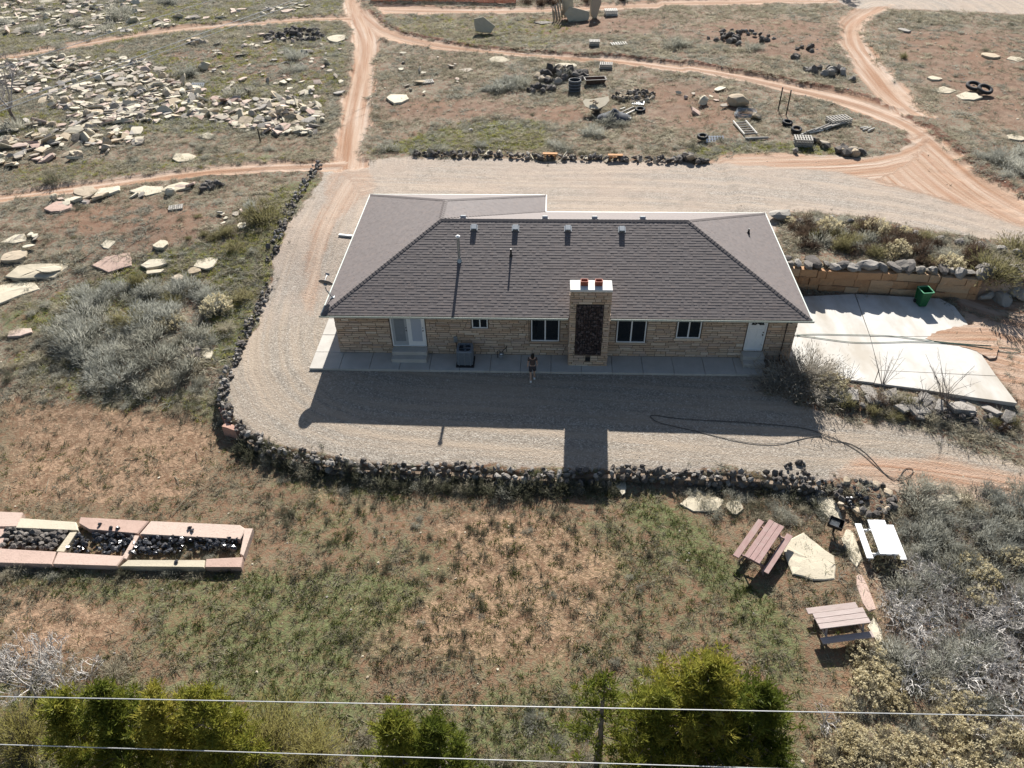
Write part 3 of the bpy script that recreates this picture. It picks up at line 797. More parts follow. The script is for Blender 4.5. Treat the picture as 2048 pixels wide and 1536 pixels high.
# soffit
for a in ((0, 0, W, O), (0, O, O, DW), (W - O, O, W, D), (D, D - O, W - O, D), (O, DW - O, D, DW), (D - O, D, D, DW - O)):
    roof.box(a[0] + .02, a[2] - .02, a[1] + .02, a[3] - .02, ZE - .12, ZE - .1)
roof_o = hp(roof, 'roof', M_SHIN)
sh = MB(); tone = []; SV = []; SF = []
EXP = 0.1655
for P in planes:
    e = (P[1] - P[0]).normalized(); nrm = (P[1] - P[0]).cross(P[2] - P[0]).normalized(); up = nrm.cross(e)
    Q = [((p - P[0]).dot(e), (p - P[0]).dot(up)) for p in P]
    T = max(q[1] for q in Q); nrow = int(round(T / EXP)); ex = T / nrow
    def span(t):
        s = []
        for i in range(len(Q)):
            (s1, t1), (s2, t2) = Q[i], Q[(i + 1) % len(Q)]
            if abs(t1 - t2) < 1e-6:
                if abs(t - t1) < 1e-4: s += [s1, s2]
                continue
            k = (t - t1) / (t2 - t1)
            if -1e-4 <= k <= 1 + 1e-4: s.append(s1 + k * (s2 - s1))
        return min(s), max(s)
    for r in range(nrow):
        t0, t1 = r * ex, min((r + 1) * ex, T - 1e-3)
        a0, a1 = span(t0 + 1e-4); b0, b1 = span(t1)
        nt_ = max(1, int((a1 - a0) / .17)); cuts = np.sort(np.r_[0, 1, (np.arange(1, nt_) + NR.uniform(-.3, .3, max(0, nt_ - 1))) / nt_])
        # keep tabs square to the eave away from the sloping ends
        thick_prev = 0
        for k in range(nt_):
            s0, s1 = a0 + cuts[k] * (a1 - a0), a0 + cuts[k + 1] * (a1 - a0)
            u0, u1 = min(max(s0, b0), b1), min(max(s1, b0), b1)
            th = (.0142 if R.random() < .66 else .0085) + R.uniform(-.001, .001)
            c = [P[0] + e * s + up * t_ + nrm * h_ for s, t_, h_ in ((s0, t0 - .012, th), (s1, t0 - .012, th), (u1, t1, .003), (u0, t1, .003), (s0, t0 - .012, -.004), (s1, t0 - .012, -.004))]
            SV += [tuple(v) for v in c]; b_ = len(SV) - 6
            SF += [(b_, b_ + 1, b_ + 2, b_ + 3), (b_ + 4, b_ + 5, b_ + 1, b_)]
            g_ = R.random(); tone += [g_, g_]
me = mesh_np('shingles', np.array(SV), [np.array(SF)], M_SHIN)
a_ = me.attributes.new('tone', 'FLOAT', 'FACE'); a_.data.foreach_set('value', np.array(tone, np.float32))
tag(hp(me, 'shingles', M_SHIN, roof_o), kind='stuff')
# hip and ridge caps: overlapping folded pieces
def caps(p, q, sideA, sideB):
    m = MB(); L = (q - p).length; d = (q - p) / L; n = int(L / .21)
    for k in range(n):
        a, b = p + d * (L * k / n), p + d * (L * (k + 1) / n + .02)
        up_ = (sideA.cross(d)); nA = sideA; nB = sideB
        V = []
        for c, h_ in ((a, .032), (b, .018)):
            for off, hh in ((nA * .15, h_ - .004), (Vector((0, 0, 0)), h_ + .012), (nB * .15, h_ - .004)):
                V.append(tuple(c + off + Vector((0, 0, hh))))
        V += [tuple(Vector(V[i]) - Vector((0, 0, .03))) for i in (0, 1, 2)]
        m.add(V, [(0, 1, 4, 3), (1, 2, 5, 4), (6, 7, 1, 0), (7, 8, 2, 1)])
    o = hp(m, 'ridge_cap', M_SHIN, roof_o); tag(o, kind='stuff')
s = RISE / (D / 2)
def dn(x, y): return Vector((x, y, -s)).normalized()          # down-slope directions of the planes
F_, B_, L_, R_ = dn(0, -1), dn(0, 1), dn(-1, 0), dn(1, 0)
def perp(slope_dir, d): v = slope_dir - d * slope_dir.dot(d); return v.normalized()
for p, q, a, b in ((A(0, 0), rA, L_, F_), (A(W, 0), rB, F_, R_), (rA, rB, F_, B_), (A(W, D), rB, R_, B_), (A(0, DW), rC, B_, L_), (A(D, DW), rC, R_, B_), (rA, rC, L_, R_)):
    d = (q - p).normalized(); caps(p, q, perp(a, d), perp(b, d))
# gutters and fascia
def gutter(x0, y0, x1, y1, nx_, ny_):
    m = MB(); d = Vector((x1 - x0, y1 - y0, 0)).normalized(); n = Vector((nx_, ny_, 0))
    prof = [(.0, -.13), (.085, -.13), (.115, -.05), (.12, .0), (.108, .0), (.1, -.045), (.075, -.115), (.0, -.115)]
    V = []
    for c in (Vector((x0, y0, ZE)) - d * .1 * 0, Vector((x1, y1, ZE))):
        for u_, z_ in prof: V.append(tuple(c + n * u_ + Vector((0, 0, z_ + .01))))
    k = len(prof)
    m.add(V, [(i, (i + 1) % k, k + (i + 1) % k, k + i) for i in range(k)] + [tuple(range(k))[::-1], tuple(range(k, 2 * k))])
    hp(m, 'gutter', M_SAGE, roof_o)
gutter(-.12, 0, 12.55, 0, 0, -1); gutter(14.68, 0, W + .12, 0, 0, -1)
fa = MB()
fa.box(-.055, .0, .0, DW + .05, ZE - .15, ZE + .02).box(W, W + .055, .0, D + .05, ZE - .15, ZE + .02).box(.0, D, DW, DW + .05, ZE - .15, ZE + .02).box(D, D + .05, D + .05, DW + .05, ZE - .15, ZE + .02).box(D + .05, W, D, D + .05, ZE - .15, ZE + .02)
hp(fa, 'fascia', M_SAGE, roof_o)
# downspout near the right door
M_BROWN = mat_plain('brown_pipe', (.05, .035, .03), .5)
hp(MB().tube([(23.62, -.05, 2.7), (23.62, O - .06, 2.45), (23.62, O - .07, .25), (23.62, O - .3, .16)], .04, 8), 'downspout', M_BROWN)
hp(MB().tube([(10.55, O - .05, 2.5), (10.57, O - .05, 1.1), (10.6, O - .06, .9)], .012, 5), 'cable', M_DARK)

# roof vents, pipes
def roof_z(x, y): return ZE + s * min(x, W - x, y if y < D / 2 else (D - y if x > D else 1e9))
def box_vent(x, y, back=False):
    z = ZE + s * (D / 2 - abs(y - D / 2)); sg = 1 if not back else -1
    m = Matrix.Translation((x, y, z)) @ Matrix.Rotation(math.atan(s) * sg, 4, 'X')
    v = MB().box(-.2, .2, -.17, .2, -.02, .028, m).bbox(-.15, .15, -.17, .16, .025, .17, .02, m)
    o = hp(v, 'roof_vent', M_METAL)
    return o
for (u_, v_) in ((948, 453), (1031, 454), (1136, 455), (1244, 457)):
    yv = 5.0
    for _ in range(8):
        zz = ZE + s * yv; p = at_z(u_, v_, zz + .1); yv = .5 * yv + .5 * p[1]
    box_vent(p[0], yv)
for u_ in (927, 1090, 1189, 1285):
    p = at_y(u_, 438, 6.25); box_vent(p[0], 6.2, True)
def pipe(u0, v0, hgt, r, mat, cap):
    x_, y_ = 8, 3.
    for _ in range(12):
        zz = ZE + s * min(y_, W - x_); p = at_z(u0, v0, zz); x_, y_ = .5 * x_ + .5 * p[0], .5 * y_ + .5 * p[1]
    z_ = ZE + s * min(y_, W - x_)
    o = hp(MB().tube([(x_, y_, z_ - .1), (x_, y_, z_ + hgt)], r, 10).lathe([(r * 2.2, -.06), (r * 1.15, .12), (r * 1.02, .2)], 12, (x_, y_, z_)), 'vent_pipe', mat)
    if cap:
        hp(MB().lathe([(r * 1.0, hgt - .02), (r * 1.55, hgt + .02), (r * 1.6, hgt + .09), (r * .6, hgt + .14)], 14, (x_, y_, z_)), 'pipe_cap', M_WHITE, o)
pipe(919, 521, 1.35, .075, M_METAL, True)
pipe(1022, 512, .42, .05, M_DARK, False)
pipe(1497, 466, .3, .05, M_DARK, False)

# -- chimney
CX0, CX1, CY0, CY1, CZ = 12.64, 14.59, -.40, .42, 4.66
ch = hp(MB().box(CX0, CX1, CY0, CY1, -.3, CZ), 'chimney', M_MORTAR)
PX0, PX1, PZ0, PZ1 = 12.93, 14.27, .85, 3.9
ashlar(CX0 - .02, CX1 + .02, .1, CZ, [(PX0, PX1, PZ0, PZ1), (13.5, 13.74, .42, .66)], at=CY0, parent=ch, lim=150, rows=(.1, .13, .16), lens=(.22, .7))
ashlar(CY0 - .02, CY1 + .02, .1, CZ, [], plane='x', at=CX0, sgn=-1, parent=ch, lim=60, rows=(.1, .13, .16), lens=(.22, .7))
ashlar(CY0 - .02, CY1 + .02, .1, CZ, [], plane='x', at=CX1, sgn=1, parent=ch, lim=60, rows=(.1, .13, .16), lens=(.22, .7))
ashlar(CX0, CX1, 2.9, CZ, [], at=CY1, sgn=1, parent=ch, lim=0)
hp(MB().bbox(CX0 - .05, CX1 + .05, CY0 - .05, CY1 + .05, CZ + .002, CZ + .12, .02), 'chimney_cap', mat_plain('white_cap', (.6, .585, .545), .8, 0, .06), ch)
hp(MB().box(13.5, 13.74, CY0 - .02, CY0 - .004, .42, .66), 'cleanout_door', M_DARK, ch)
for fx in (13.28, 13.98):
    m = MB(); z0_ = CZ + .12
    def sq(hw, hd, z): return [(fx + a * hw, .06 + b * hd, z) for a, b in ((-1, -.75), (-.75, -1), (.75, -1), (1, -.75), (1, .75), (.75, 1), (-.75, 1), (-1, .75))]
    V = sq(.19, .15, z0_ + .001) + sq(.19, .15, z0_ + .24) + sq(.15, .11, z0_ + .24) + sq(.15, .11, z0_ - .02)
    m.add(V, [(i + k * 8, (i + 1) % 8 + k * 8, (i + 1) % 8 + 8 + k * 8, i + 8 + k * 8) for k in range(3) for i in range(8)])
    hp(m, 'flue_pot', M_CLAY, ch)
# panel of rough lava pieces
def rock_mesh(name, seed, flat=.7, sub=1, mat=None, rough=.35):
    import bmesh
    bm = bmesh.new(); bmesh.ops.create_icosphere(bm, subdivisions=sub, radius=1.0)
    r_ = random.Random(seed)
    ax = [Vector((r_.gauss(0, 1), r_.gauss(0, 1), r_.gauss(0, 1))).normalized() for _ in range(7)]
    cut = [r_.uniform(.4, .8) for _ in ax]
    for v in bm.verts:
        p = v.co.copy()
        for a, c in zip(ax, cut):
            d_ = p.dot(a)
            if d_ > c: p -= a * (d_ - c) * .85
        p *= 1 + r_.uniform(-rough, rough) * .45
        v.co = Vector((p.x, p.y * r_.uniform(.9, 1.0), p.z * flat))
    me = bpy.data.meshes.new(name); bm.to_mesh(me); bm.free()
    if mat: me.materials.append(mat)
    return me
def me_np(me):
    V = np.empty(len(me.vertices) * 3, np.float32); me.vertices.foreach_get('co', V)
    F = np.array([p.vertices[:] for p in me.polygons]); return V.reshape(-1, 3), F
RV = [me_np(rock_mesh('proto_rock', 100 + i, .6)) for i in range(8)]
hp(MB().box(PX0 + .01, PX1 - .01, CY0 - .012, CY0 - .003, PZ0 + .01, PZ1 - .01), 'panel_back', M_DARK, ch)
NPX, NPZ = 11, 24
cnt = 0
for i in range(NPX):
    for j in range(NPZ):
        V, F = RV[R.randrange(8)]
        a = R.uniform(0, 6.28); ca, sa = math.cos(a), math.sin(a)
        sx, sz = (PX1 - PX0) / NPX * R.uniform(.5, .78), (PZ1 - PZ0) / NPZ * R.uniform(.5, .85)
        V2 = np.stack([V[:, 0] * ca - V[:, 1] * sa, V[:, 2], V[:, 0] * sa + V[:, 1] * ca], 1) * [sx, .09, sz]
        cxp = PX0 + (i + .5 + R.uniform(-.25, .25)) * (PX1 - PX0) / NPX; czp = PZ0 + (j + .5 + R.uniform(-.25, .25)) * (PZ1 - PZ0) / NPZ
        V2[:, 0] = np.clip(V2[:, 0] + cxp, PX0, PX1); V2[:, 2] = np.clip(V2[:, 2] + czp, PZ0, PZ1); V2[:, 1] = V2[:, 1] + CY0 - .045 + R.uniform(-.02, .02)
        hp(mesh_np('lava_stone', V2, [F], M_PANELROCK), 'lava_stone', M_PANELROCK, ch); cnt += 1
# ------------------------------------------------------------------ stones
PINKY = (.42, .29, .23)
M_CREAM = mat_stone('cream_sandstone', (.42, .365, .265), (.49, .435, .33), (.55, .495, .385), 2.2, .35, (.2, .16, .11), .3)
M_PINK = mat_stone('pink_sandstone', (.40, .28, .225), (.46, .34, .28), (.50, .40, .33), 2.2, .4, (.16, .12, .09), .55)
M_TAN = mat_stone('tan_sandstone', (.36, .29, .2), (.44, .36, .26), (.34, .3, .25), 2.2, .5, (.12, .1, .08), .4)
M_GREY = mat_stone('grey_stone', (.17, .152, .13), (.25, .228, .20), (.33, .305, .27), 3, .6, (.07, .065, .06), .5)
M_OBSID = NT('black_glassy_rock')
_v = M_OBSID.geo(); M_OBSID.bump(M_OBSID.noise(_v, 9, 4), .5, .03)
M_OBSID.fin(M_OBSID.ramp(M_OBSID.rnd(), [(0, (.012, .012, .014)), (.8, (.035, .034, .036)), (1, (.09, .085, .085))]), .22, 0, .7); M_OBSID = M_OBSID.m
M_REDB = mat_stone('red_sandstone', (.30, .15, .11), (.36, .19, .14), (.42, .26, .2), 3, .4, (.12, .08, .06), .35)

def slab_mesh(name, seed, mat, asp=.65, th=.12, n=None, ragged=.3):
    r_ = random.Random(seed); n = n or r_.randint(4, 7)
    a0 = r_.uniform(0, 6.28); P = []
    for k in range(n):
        a = a0 + 2 * math.pi * (k + r_.uniform(-.3, .3)) / n; q = 1 + r_.uniform(-ragged, ragged)
        cx_, sy_ = math.cos(a), math.sin(a); e_ = .55 if asp < .45 else 1.0
        P.append((math.copysign(abs(cx_) ** e_, cx_) * q, math.copysign(abs(sy_) ** e_, sy_) * q * asp))
    P = [p for k, p in enumerate(P) for p in (p, tuple((p[i] + P[(k + 1) % n][i]) / 2 * r_.uniform(.94, 1.08) for i in (0, 1)))]; n *= 2
    V = []; zt = [r_.uniform(-.03, .03) for _ in range(n)]
    V += [(x * r_.uniform(.86, 1.0), y * r_.uniform(.86, 1.0), -th) for x, y in P]
    V += [(x, y, -th * .35 + zt[i] * .3) for i, (x, y) in enumerate(P)]
    V += [(x * .955, y * .955, zt[i] * .5) for i, (x, y) in enumerate(P)]
    V += [(x * .5 + r_.uniform(-.1, .1), y * .5 + r_.uniform(-.06, .06), r_.uniform(.0, .03)) for x, y in P]
    V.append((0, 0, .02))
    F = []
    for k in range(3):
        for i in range(n):
            j = (i + 1) % n; F.append((k * n + i, k * n + j, k * n + n + j, k * n + n + i))
    F += [(3 * n + i, 3 * n + (i + 1) % n, 4 * n) for i in range(n)]
    m = MB(); m.add(V, F + [tuple(range(n))[::-1]])
    return m.mesh(name, mat)

TONES = {'cream': M_CREAM, 'pink': M_PINK, 'tan': M_TAN, 'grey': M_GREY}
SLABS = {t: [slab_mesh('flagstone', 10 * i + j, m, asp=.5 + .06 * (j % 5), th=.12 + .05 * (j % 4)) for j in range(10)] for i, (t, m) in enumerate(TONES.items())}
ROCKS = {t: [rock_mesh('boulder', 40 * i + j, .75, 2, m, .22) for j in range(6)] for i, (t, m) in enumerate({'lava': M_LAVA, 'tan': M_TAN, 'grey': M_GREY, 'cream': M_CREAM, 'obs': M_OBSID}.items())}
LAVA = [rock_mesh('lava_rock', 700 + j, .7, 1, M_LAVA, .45) for j in range(10)]
OBS = [rock_mesh('black_rock', 800 + j, .65, 1, M_OBSID, .4) for j in range(8)]

def put_slab(p, size, tone, rz=None, tilt=(0, 0), lift=0., mesh=None, name='flagstone', label=None, group=None, zs=1.0, cat='stone slab', parent=None):
    me = mesh or R.choice(SLABS[tone])
    o = link(name, me, parent, (p[0], p[1], p[2] + lift), (tilt[0], tilt[1], R.uniform(0, 6.28) if rz is None else rz), (size, size, size * zs))
    if parent is None: tag(o, label, cat, group)
    return o

# the slabs one can name
def big(name_label, u0, v0, u1, v1, wpx, tone, th=.12, z=.0, tilt=(0, 0), seed=0, asp=None):
    """slab spanning two photo points on the ground (its long axis) with a width in photo pixels across it"""
    a, b = G(u0, v0), G(u1, v1); c = (a + b) / 2; L = np.linalg.norm((b - a)[:2]) / 2
    um, vm = (u0 + u1) / 2, (v0 + v1) / 2
    px, py = v0 - v1, u1 - u0; pl_ = math.hypot(px, py); q = G(um + px / pl_ * wpx / 2, vm + py / pl_ * wpx / 2); p = G(um - px / pl_ * wpx / 2, vm - py / pl_ * wpx / 2)
    rz = math.atan2(b[1] - a[1], b[0] - a[0])
    n = np.array([-math.sin(rz), math.cos(rz)])
    wd = abs((p - q)[:2] @ n) / 2
    me = slab_mesh('flagstone', 900 + seed, TONES[tone], asp=wd / L, th=th / L, n=5 + seed % 4, ragged=.2)
    z0 = float(H(c[0], c[1]))
    return put_slab((c[0], c[1], z0 + th * .65 + z), L, tone, rz, tilt, mesh=me, label=name_label)

BIGS = [
    ('large flat pinkish slab lying alone on grass above the grey brush patch', 185, 530, 272, 520, 38, 'pink'),
    ('long white slab cut by the left edge of the photo above the brush', -60, 600, 88, 575, 40, 'cream'),
    ('broad pale slab with a smaller flag on top, near the left edge', 20, 548, 132, 542, 30, 'cream'),
    ('pale slab leaning beside broad slab at the left edge', 0, 520, 60, 508, 22, 'tan'),
    ('pale slab far left, above the leaning one', 0, 485, 60, 475, 18, 'cream'),
    ('thick pale flag leaning upward between brush patch and stone trio', 285, 532, 332, 528, 20, 'cream'),
    ('thin pale flag lying just in front of the thick one', 292, 548, 328, 545, 9, 'cream'),
    ('white tilted flag right of the large pinkish slab', 308, 495, 340, 490, 22, 'cream'),
    ('pale square flag above the large pinkish slab', 200, 492, 232, 488, 18, 'cream'),
    ('pale boulder slab standing at the right end of stone trio', 386, 535, 436, 525, 26, 'cream'),
    ('tan slab stacked against the pale boulder slab', 375, 548, 405, 540, 14, 'tan'),
    ('small angular pale block at the upper edge of the brush', 345, 562, 368, 556, 16, 'tan'),
    ('pale rounded slab beside black rocks inside the brush patch', 400, 712, 428, 700, 30, 'cream'),
    ('thick pinkish stone half hidden at left edge beside brush', 16, 672, 64, 664, 18, 'pink'),
    ('pale flat slab at the foot of the round olive bush', 474, 456, 494, 452, 12, 'cream'),
    ('reddish flag pile at the left below the orange road', 95, 420, 145, 416, 22, 'pink'),
    ('longest cream slab in the row below the orange road', 265, 386, 330, 378, 18, 'cream'),
    ('cream slab at the right end of row below the orange road', 325, 382, 388, 370, 16, 'cream'),
    ('pale block with dark edge under the left of that row', 148, 388, 195, 383, 18, 'tan'),
    ('white slab in the middle of the row below the orange road', 190, 392, 240, 380, 18, 'cream'),
    ('low white pointed flag left of the dirt track by orange road', 400, 276, 430, 270, 14, 'cream'),
    ('thick slab block beside the orange road, dark underneath', 340, 322, 396, 312, 20, 'cream'),
    ('white flat slab alone beside the dirt track junction', 655, 80, 690, 78, 18, 'cream'),
    ('pale angular slab lying in red soil right of the track', 776, 202, 816, 198, 20, 'cream'),
    ('pale thick slab on a block in the middle yard', 912, 144, 950, 140, 10, 'tan'),
    ('white oval slab lying just below the rising road', 978, 122, 1018, 120, 9, 'cream'),
    ('long white slab behind the wood pile in the middle yard', 1104, 134, 1156, 132, 8, 'cream'),
    ('large pale slab beside the pink picnic table', 1572, 1116, 1664, 1120, 92, 'cream'),
    ('pale slab under the front wall, left one of the pair', 1364, 1000, 1446, 1014, 50, 'cream'),
    ('smaller pale slab under the front wall, right one of the pair', 1450, 1010, 1484, 1018, 32, 'cream'),
    ('narrow pale step slab at foot of the front wall', 1240, 950, 1246, 992, 22, 'cream'),
    ('long narrow stone step between the lower picnic tables', 1716, 1152, 1744, 1228, 22, 'pink'),
    ('pale stone slab beside the lowest picnic table', 1742, 1240, 1764, 1292, 24, 'cream'),
    ('cream stepping slab left of the white picnic table', 1690, 1060, 1716, 1135, 26, 'cream'),
    ('pale stepping slab behind the charcoal grill', 1638, 990, 1676, 1042, 36, 'cream'),
    ('cream slab half buried in brush above white table', 1866, 998, 1942, 996, 18, 'cream'),
    ('flat pale slab at the far right beside the road', 1870, 184, 1912, 180, 14, 'cream'),
    ('long pale slab under the pair of tyres at far right', 1912, 190, 1962, 200, 16, 'cream'),
    ('cream square slab standing on a block at far right', 1856, 160, 1880, 158, 10, 'cream'),
    ('low pale flag pair at far right edge', 1960, 112, 2000, 116, 12, 'tan'),
    ('pale flag at the far right edge below the tan pair', 2012, 118, 2046, 120, 10, 'cream'),
    ('white wedge slab at the right edge above the road', 2014, 272, 2048, 282, 12, 'cream'),
    ('flat grey slab in the far right field', 1796, 58, 1818, 66, 6, 'grey'),
]
for i, (lab, u0, v0, u1, v1, wp, tone) in enumerate(BIGS):
    pale = 'slab' in lab and wp < 16
    big(lab, u0, v0, u1, v1, wp, tone, th=.13 + .05 * (i % 4) if v0 < 700 else .09, seed=i, tilt=(R.uniform(-.06, .1), R.uniform(-.06, .06)) if v0 < 600 else (0, 0))
p = G(76, 546); put_slab((p[0] + .9, p[1], p[2] + .3), .75, 'cream', .4, (.08, .1), label='small pale flag lying on top of the broad slab')

# far upright slabs
def upright(u, v, wd, ht, th, tone, rz, lean, seed, label):
    p = G(u, v); me = slab_mesh('standing_slab', seed, TONES[tone], asp=ht / wd, th=th / (wd / 2), n=5, ragged=.2)
    o = link('standing_slab', me, None, (p[0], p[1], p[2] + ht * .45), (math.radians(90) - lean, 0, rz), wd / 2)
    return tag(o, label, 'stone slab')
o = upright(966, 66, 3.0, 1.9, .22, 'cream', .12, .4, 31, 'pale slab propped upright alone in the far grass')
o = upright(1152, 42, 3.2, 1.7, .25, 'cream', .05, .3, 32, 'big pale slab leaning upright in the middle of far slab cluster')
o = upright(1190, 36, 1.6, 3.0, .3, 'tan', .7, .15, 33, 'tall pointed brown slab at the right of far slab cluster')
o = upright(1136, 38, 1.5, 2.6, .2, 'cream', -.2, .1, 36, 'tall cream slab behind the big leaning slab of far cluster')
for k in range(5):
    upright(1108 + 5 * k, 42 - k, .5, 1.5 + .25 * k, .15, 'tan', 1.2 + .1 * k, .2, 40 + k, 'thin brown slab edge in upright bundle left of far slab cluster')['group'] = 'thin slabs on edge'
p = G(1086, 46); put_slab((p[0], p[1], p[2] + .12), 1.1, 'grey', 0, (.0, .0), label='flat grey board-like slab lying left of the far slab cluster')
# stone yard: several hundred flags, the largest as objects of their own
FIELDS = [
    ([(0, 128), (90, 112), (180, 118), (300, 122), (330, 150), (330, 185), (280, 240), (180, 255), (60, 190), (0, 180)], 500, 'the dense stone yard', (.3, .8)),
    ([(330, 150), (420, 188), (470, 200), (580, 190), (640, 215), (630, 268), (540, 272), (430, 252), (400, 238), (280, 250), (140, 255), (200, 200)], 520, 'the inner stone yard', (.3, .85)),
    ([(0, 240), (110, 250), (280, 258), (290, 290), (150, 322), (80, 330), (0, 335)], 140, 'the yard above orange road', (.35, .85)),
    ([(0, 0), (290, 0), (280, 40), (230, 66), (120, 76), (0, 70)], 290, 'the far corner field', (.35, .85)),
    ([(240, 68), (300, 44), (450, 22), (640, 4), (600, 22), (400, 44)], 60, 'the upper track strip', (.35, .8)),
    ([(400, 95), (520, 70), (690, 65), (680, 200), (645, 285), (560, 285), (610, 215), (560, 192), (430, 185)], 95, 'grass left of the track', (.3, .7)),
    ([(800, 108), (940, 112), (960, 145), (900, 190), (800, 190), (790, 130)], 16, 'grass right of the track', (.3, .7)),
    ([(1350, 185), (1440, 178), (1450, 222), (1370, 228)], 9, 'the right yard heap', (.4, .8)),
    ([(90, 400), (300, 388), (390, 368), (380, 388), (200, 400), (140, 425)], 16, 'the row below orange road', (.4, .8)),
    ([(430, 430), (500, 400), (510, 425), (450, 455)], 9, 'the grass by the olive bush', (.2, .4)),
    ([(0, 500), (30, 470), (90, 460), (60, 500)], 5, 'the slab pile at the left edge', (.4, .7)),
]
cands = []
for poly, n, where, (s0, s1) in FIELDS:
    P = Gpoly(poly); lo, hi = P.min(0), P.max(0); got = 0
    while got < n:
        q = lo + NR.random(2) * (hi - lo)
        if not inpoly(q[0], q[1], P): continue
        got += 1
        dcam = math.hypot(q[0] - CAM[0], q[1] - CAM[1])
        cands.append((R.uniform(s0, s1) ** 1.3, q, where, dcam))
cands.sort(key=lambda c: -c[0] / c[3])
TW = {'cream': 'cream', 'pink': 'pinkish', 'tan': 'tan', 'grey': 'grey'}
rub = {t: MB() for t in TONES}
for i, (sz, q, where, _) in enumerate(cands):
    tone = R.choices(['cream', 'pink', 'tan', 'grey'], [.38, .17, .31, .14])[0]
    up = R.random() < .12
    tilt = (R.gauss(.03, .2), R.gauss(0, .2)) if not up else (R.choice((-1, 1)) * R.uniform(.7, 1.3), R.uniform(-.3, .3))
    z = float(H(q[0], q[1])) + (.1 + R.random() * .16 if not up else sz * .35)
    blk = R.random() < .12
    me = R.choice(ROCKS[tone if tone in ROCKS else 'tan']) if blk else R.choice(SLABS[tone])
    if blk: sz *= .62
    if i < 250:
        o = link('flagstone', me, None, (q[0], q[1], z), (tilt[0], tilt[1], R.uniform(0, 6.28)), (sz, sz, sz * R.uniform(.8, 1.4)))
        tag(o, None, 'stone slab'); later(o, TW[tone] + (' stone block' if blk else (' upended' if up else ' flat') + ' flagstone'), 'in ' + where, 'flagstones in ' + where, sz)
    else:
        V, F = me_np_any = (np.array([v.co[:] for v in me.vertices]), [tuple(p_.vertices) for p_ in me.polygons])
        mm = Matrix.LocRotScale(Vector((q[0], q[1], z)), Matrix.Rotation(R.uniform(0, 6.28), 3, 'Z').to_quaternion() @ Matrix.Rotation(tilt[0], 3, 'X').to_quaternion(), Vector((sz,) * 3))
        rub[tone].add([tuple(mm @ Vector(v)) for v in V], F)
rubm = MB(); slot = []
V_, F_all = [], []
for t in TONES:
    if rub[t].n:
        base = rubm.n
        nf = sum(len(f) for f in rub[t].f.values())
        for k, fs in rub[t].f.items():
            for f in fs: rubm.f.setdefault(k, []).append(([i + base for i in f], t))
        rubm.v += rub[t].v; rubm.n += rub[t].n
order = list(rubm.f.items()); mats = []
for k, fs in order: mats += [list(TONES).index(t) for _, t in fs]
rubm.f = {k: [f for f, _ in fs] for k, fs in order}
me = rubm.mesh('stone_rubble')
for t in TONES: me.materials.append(TONES[t])
me.polygons.foreach_set('material_index', np.array(mats, np.int32))
tag(link('stone_rubble', me), kind='stuff')

# ------------------------------------------------------------------ rock walls
def rock_row(parent, P, n, meshes, name, size, width, zoff, layers=1, name_mat=None):
    """loose rocks strewn along a polyline, children of a wall"""
    P = np.asarray(P); d = np.r_[0, np.cumsum(np.linalg.norm(np.diff(P, axis=0), axis=1))]
    L = Vector(parent.location)
    for i in range(n):
        t = d[-1] * (i + R.random()) / n
        x = np.interp(t, d, P[:, 0]); y = np.interp(t, d, P[:, 1])
        x += R.uniform(-width, width); y += R.uniform(-width, width)
        s_ = R.uniform(*size)
        z = zoff(x, y) + R.random() * .12 * layers
        o = link(name, R.choice(meshes), parent, Vector((x, y, z)) - L, (R.uniform(-.9, .9), R.uniform(-.9, .9), R.uniform(0, 6.28)), (s_ * R.uniform(.8, 1.3), s_ * R.uniform(.65, 1), s_ * R.uniform(.7, 1.1)))

def block_row(parent, P, z0, z1, th, mat, name, lens=(.6, 1.4), rows=1, jit=.03, rough=.018):
    """big squared sandstone blocks along a polyline"""
    P = np.asarray(P, float); d = np.r_[0, np.cumsum(np.linalg.norm(np.diff(P, axis=0), axis=1))]; L = Vector(parent.location)
    for r in range(rows):
        t = R.uniform(0, .3) * -1
        while t < d[-1]:
            l = R.uniform(*lens); a, b = max(0, t), min(d[-1], t + l); t += l
            if b - a < .15: continue
            pa = np.array([np.interp(a + .012, d, P[:, k]) for k in (0, 1)]); pb = np.array([np.interp(b - .012, d, P[:, k]) for k in (0, 1)])
            e = (pb - pa) / np.linalg.norm(pb - pa); n_ = np.array([-e[1], e[0]])
            ln = np.linalg.norm(pb - pa); za = z0(*pa) if callable(z0) else z0
            zb0 = za + (z1 - 0) * r / rows; zb1 = za + z1 * (r + 1) / rows - .015
            o_ = R.uniform(-jit, jit)
            m = MB(); rot = Matrix.Translation((pa[0] + n_[0] * o_, pa[1] + n_[1] * o_, 0)) @ Matrix.Rotation(math.atan2(e[1], e[0]), 4, 'Z')
            def jx(): return R.uniform(-rough, rough)
            V = []
            nseg = 3
            for k in range(nseg + 1):
                xk = ln * k / nseg
                V += [(xk, -th / 2 + jx(), zb0), (xk, -th / 2 - .01 + jx(), (zb0 + zb1) / 2), (xk, -th / 2 + jx(), zb1 + jx() * .4 - .01), (xk, th / 2, zb1 + jx() * .4 - .01), (xk, th / 2, zb0)]
            F = [(k * 5 + j, k * 5 + 5 + j, k * 5 + 5 + (j + 1) % 5, k * 5 + (j + 1) % 5) for k in range(nseg) for j in range(5)] + [(4, 3, 2, 1, 0), tuple(nseg * 5 + j for j in range(5))]
            m.add([tuple(rot @ Vector(v)) for v in V], F)
            o = m.obj(name, mat, parent); o.location = -L

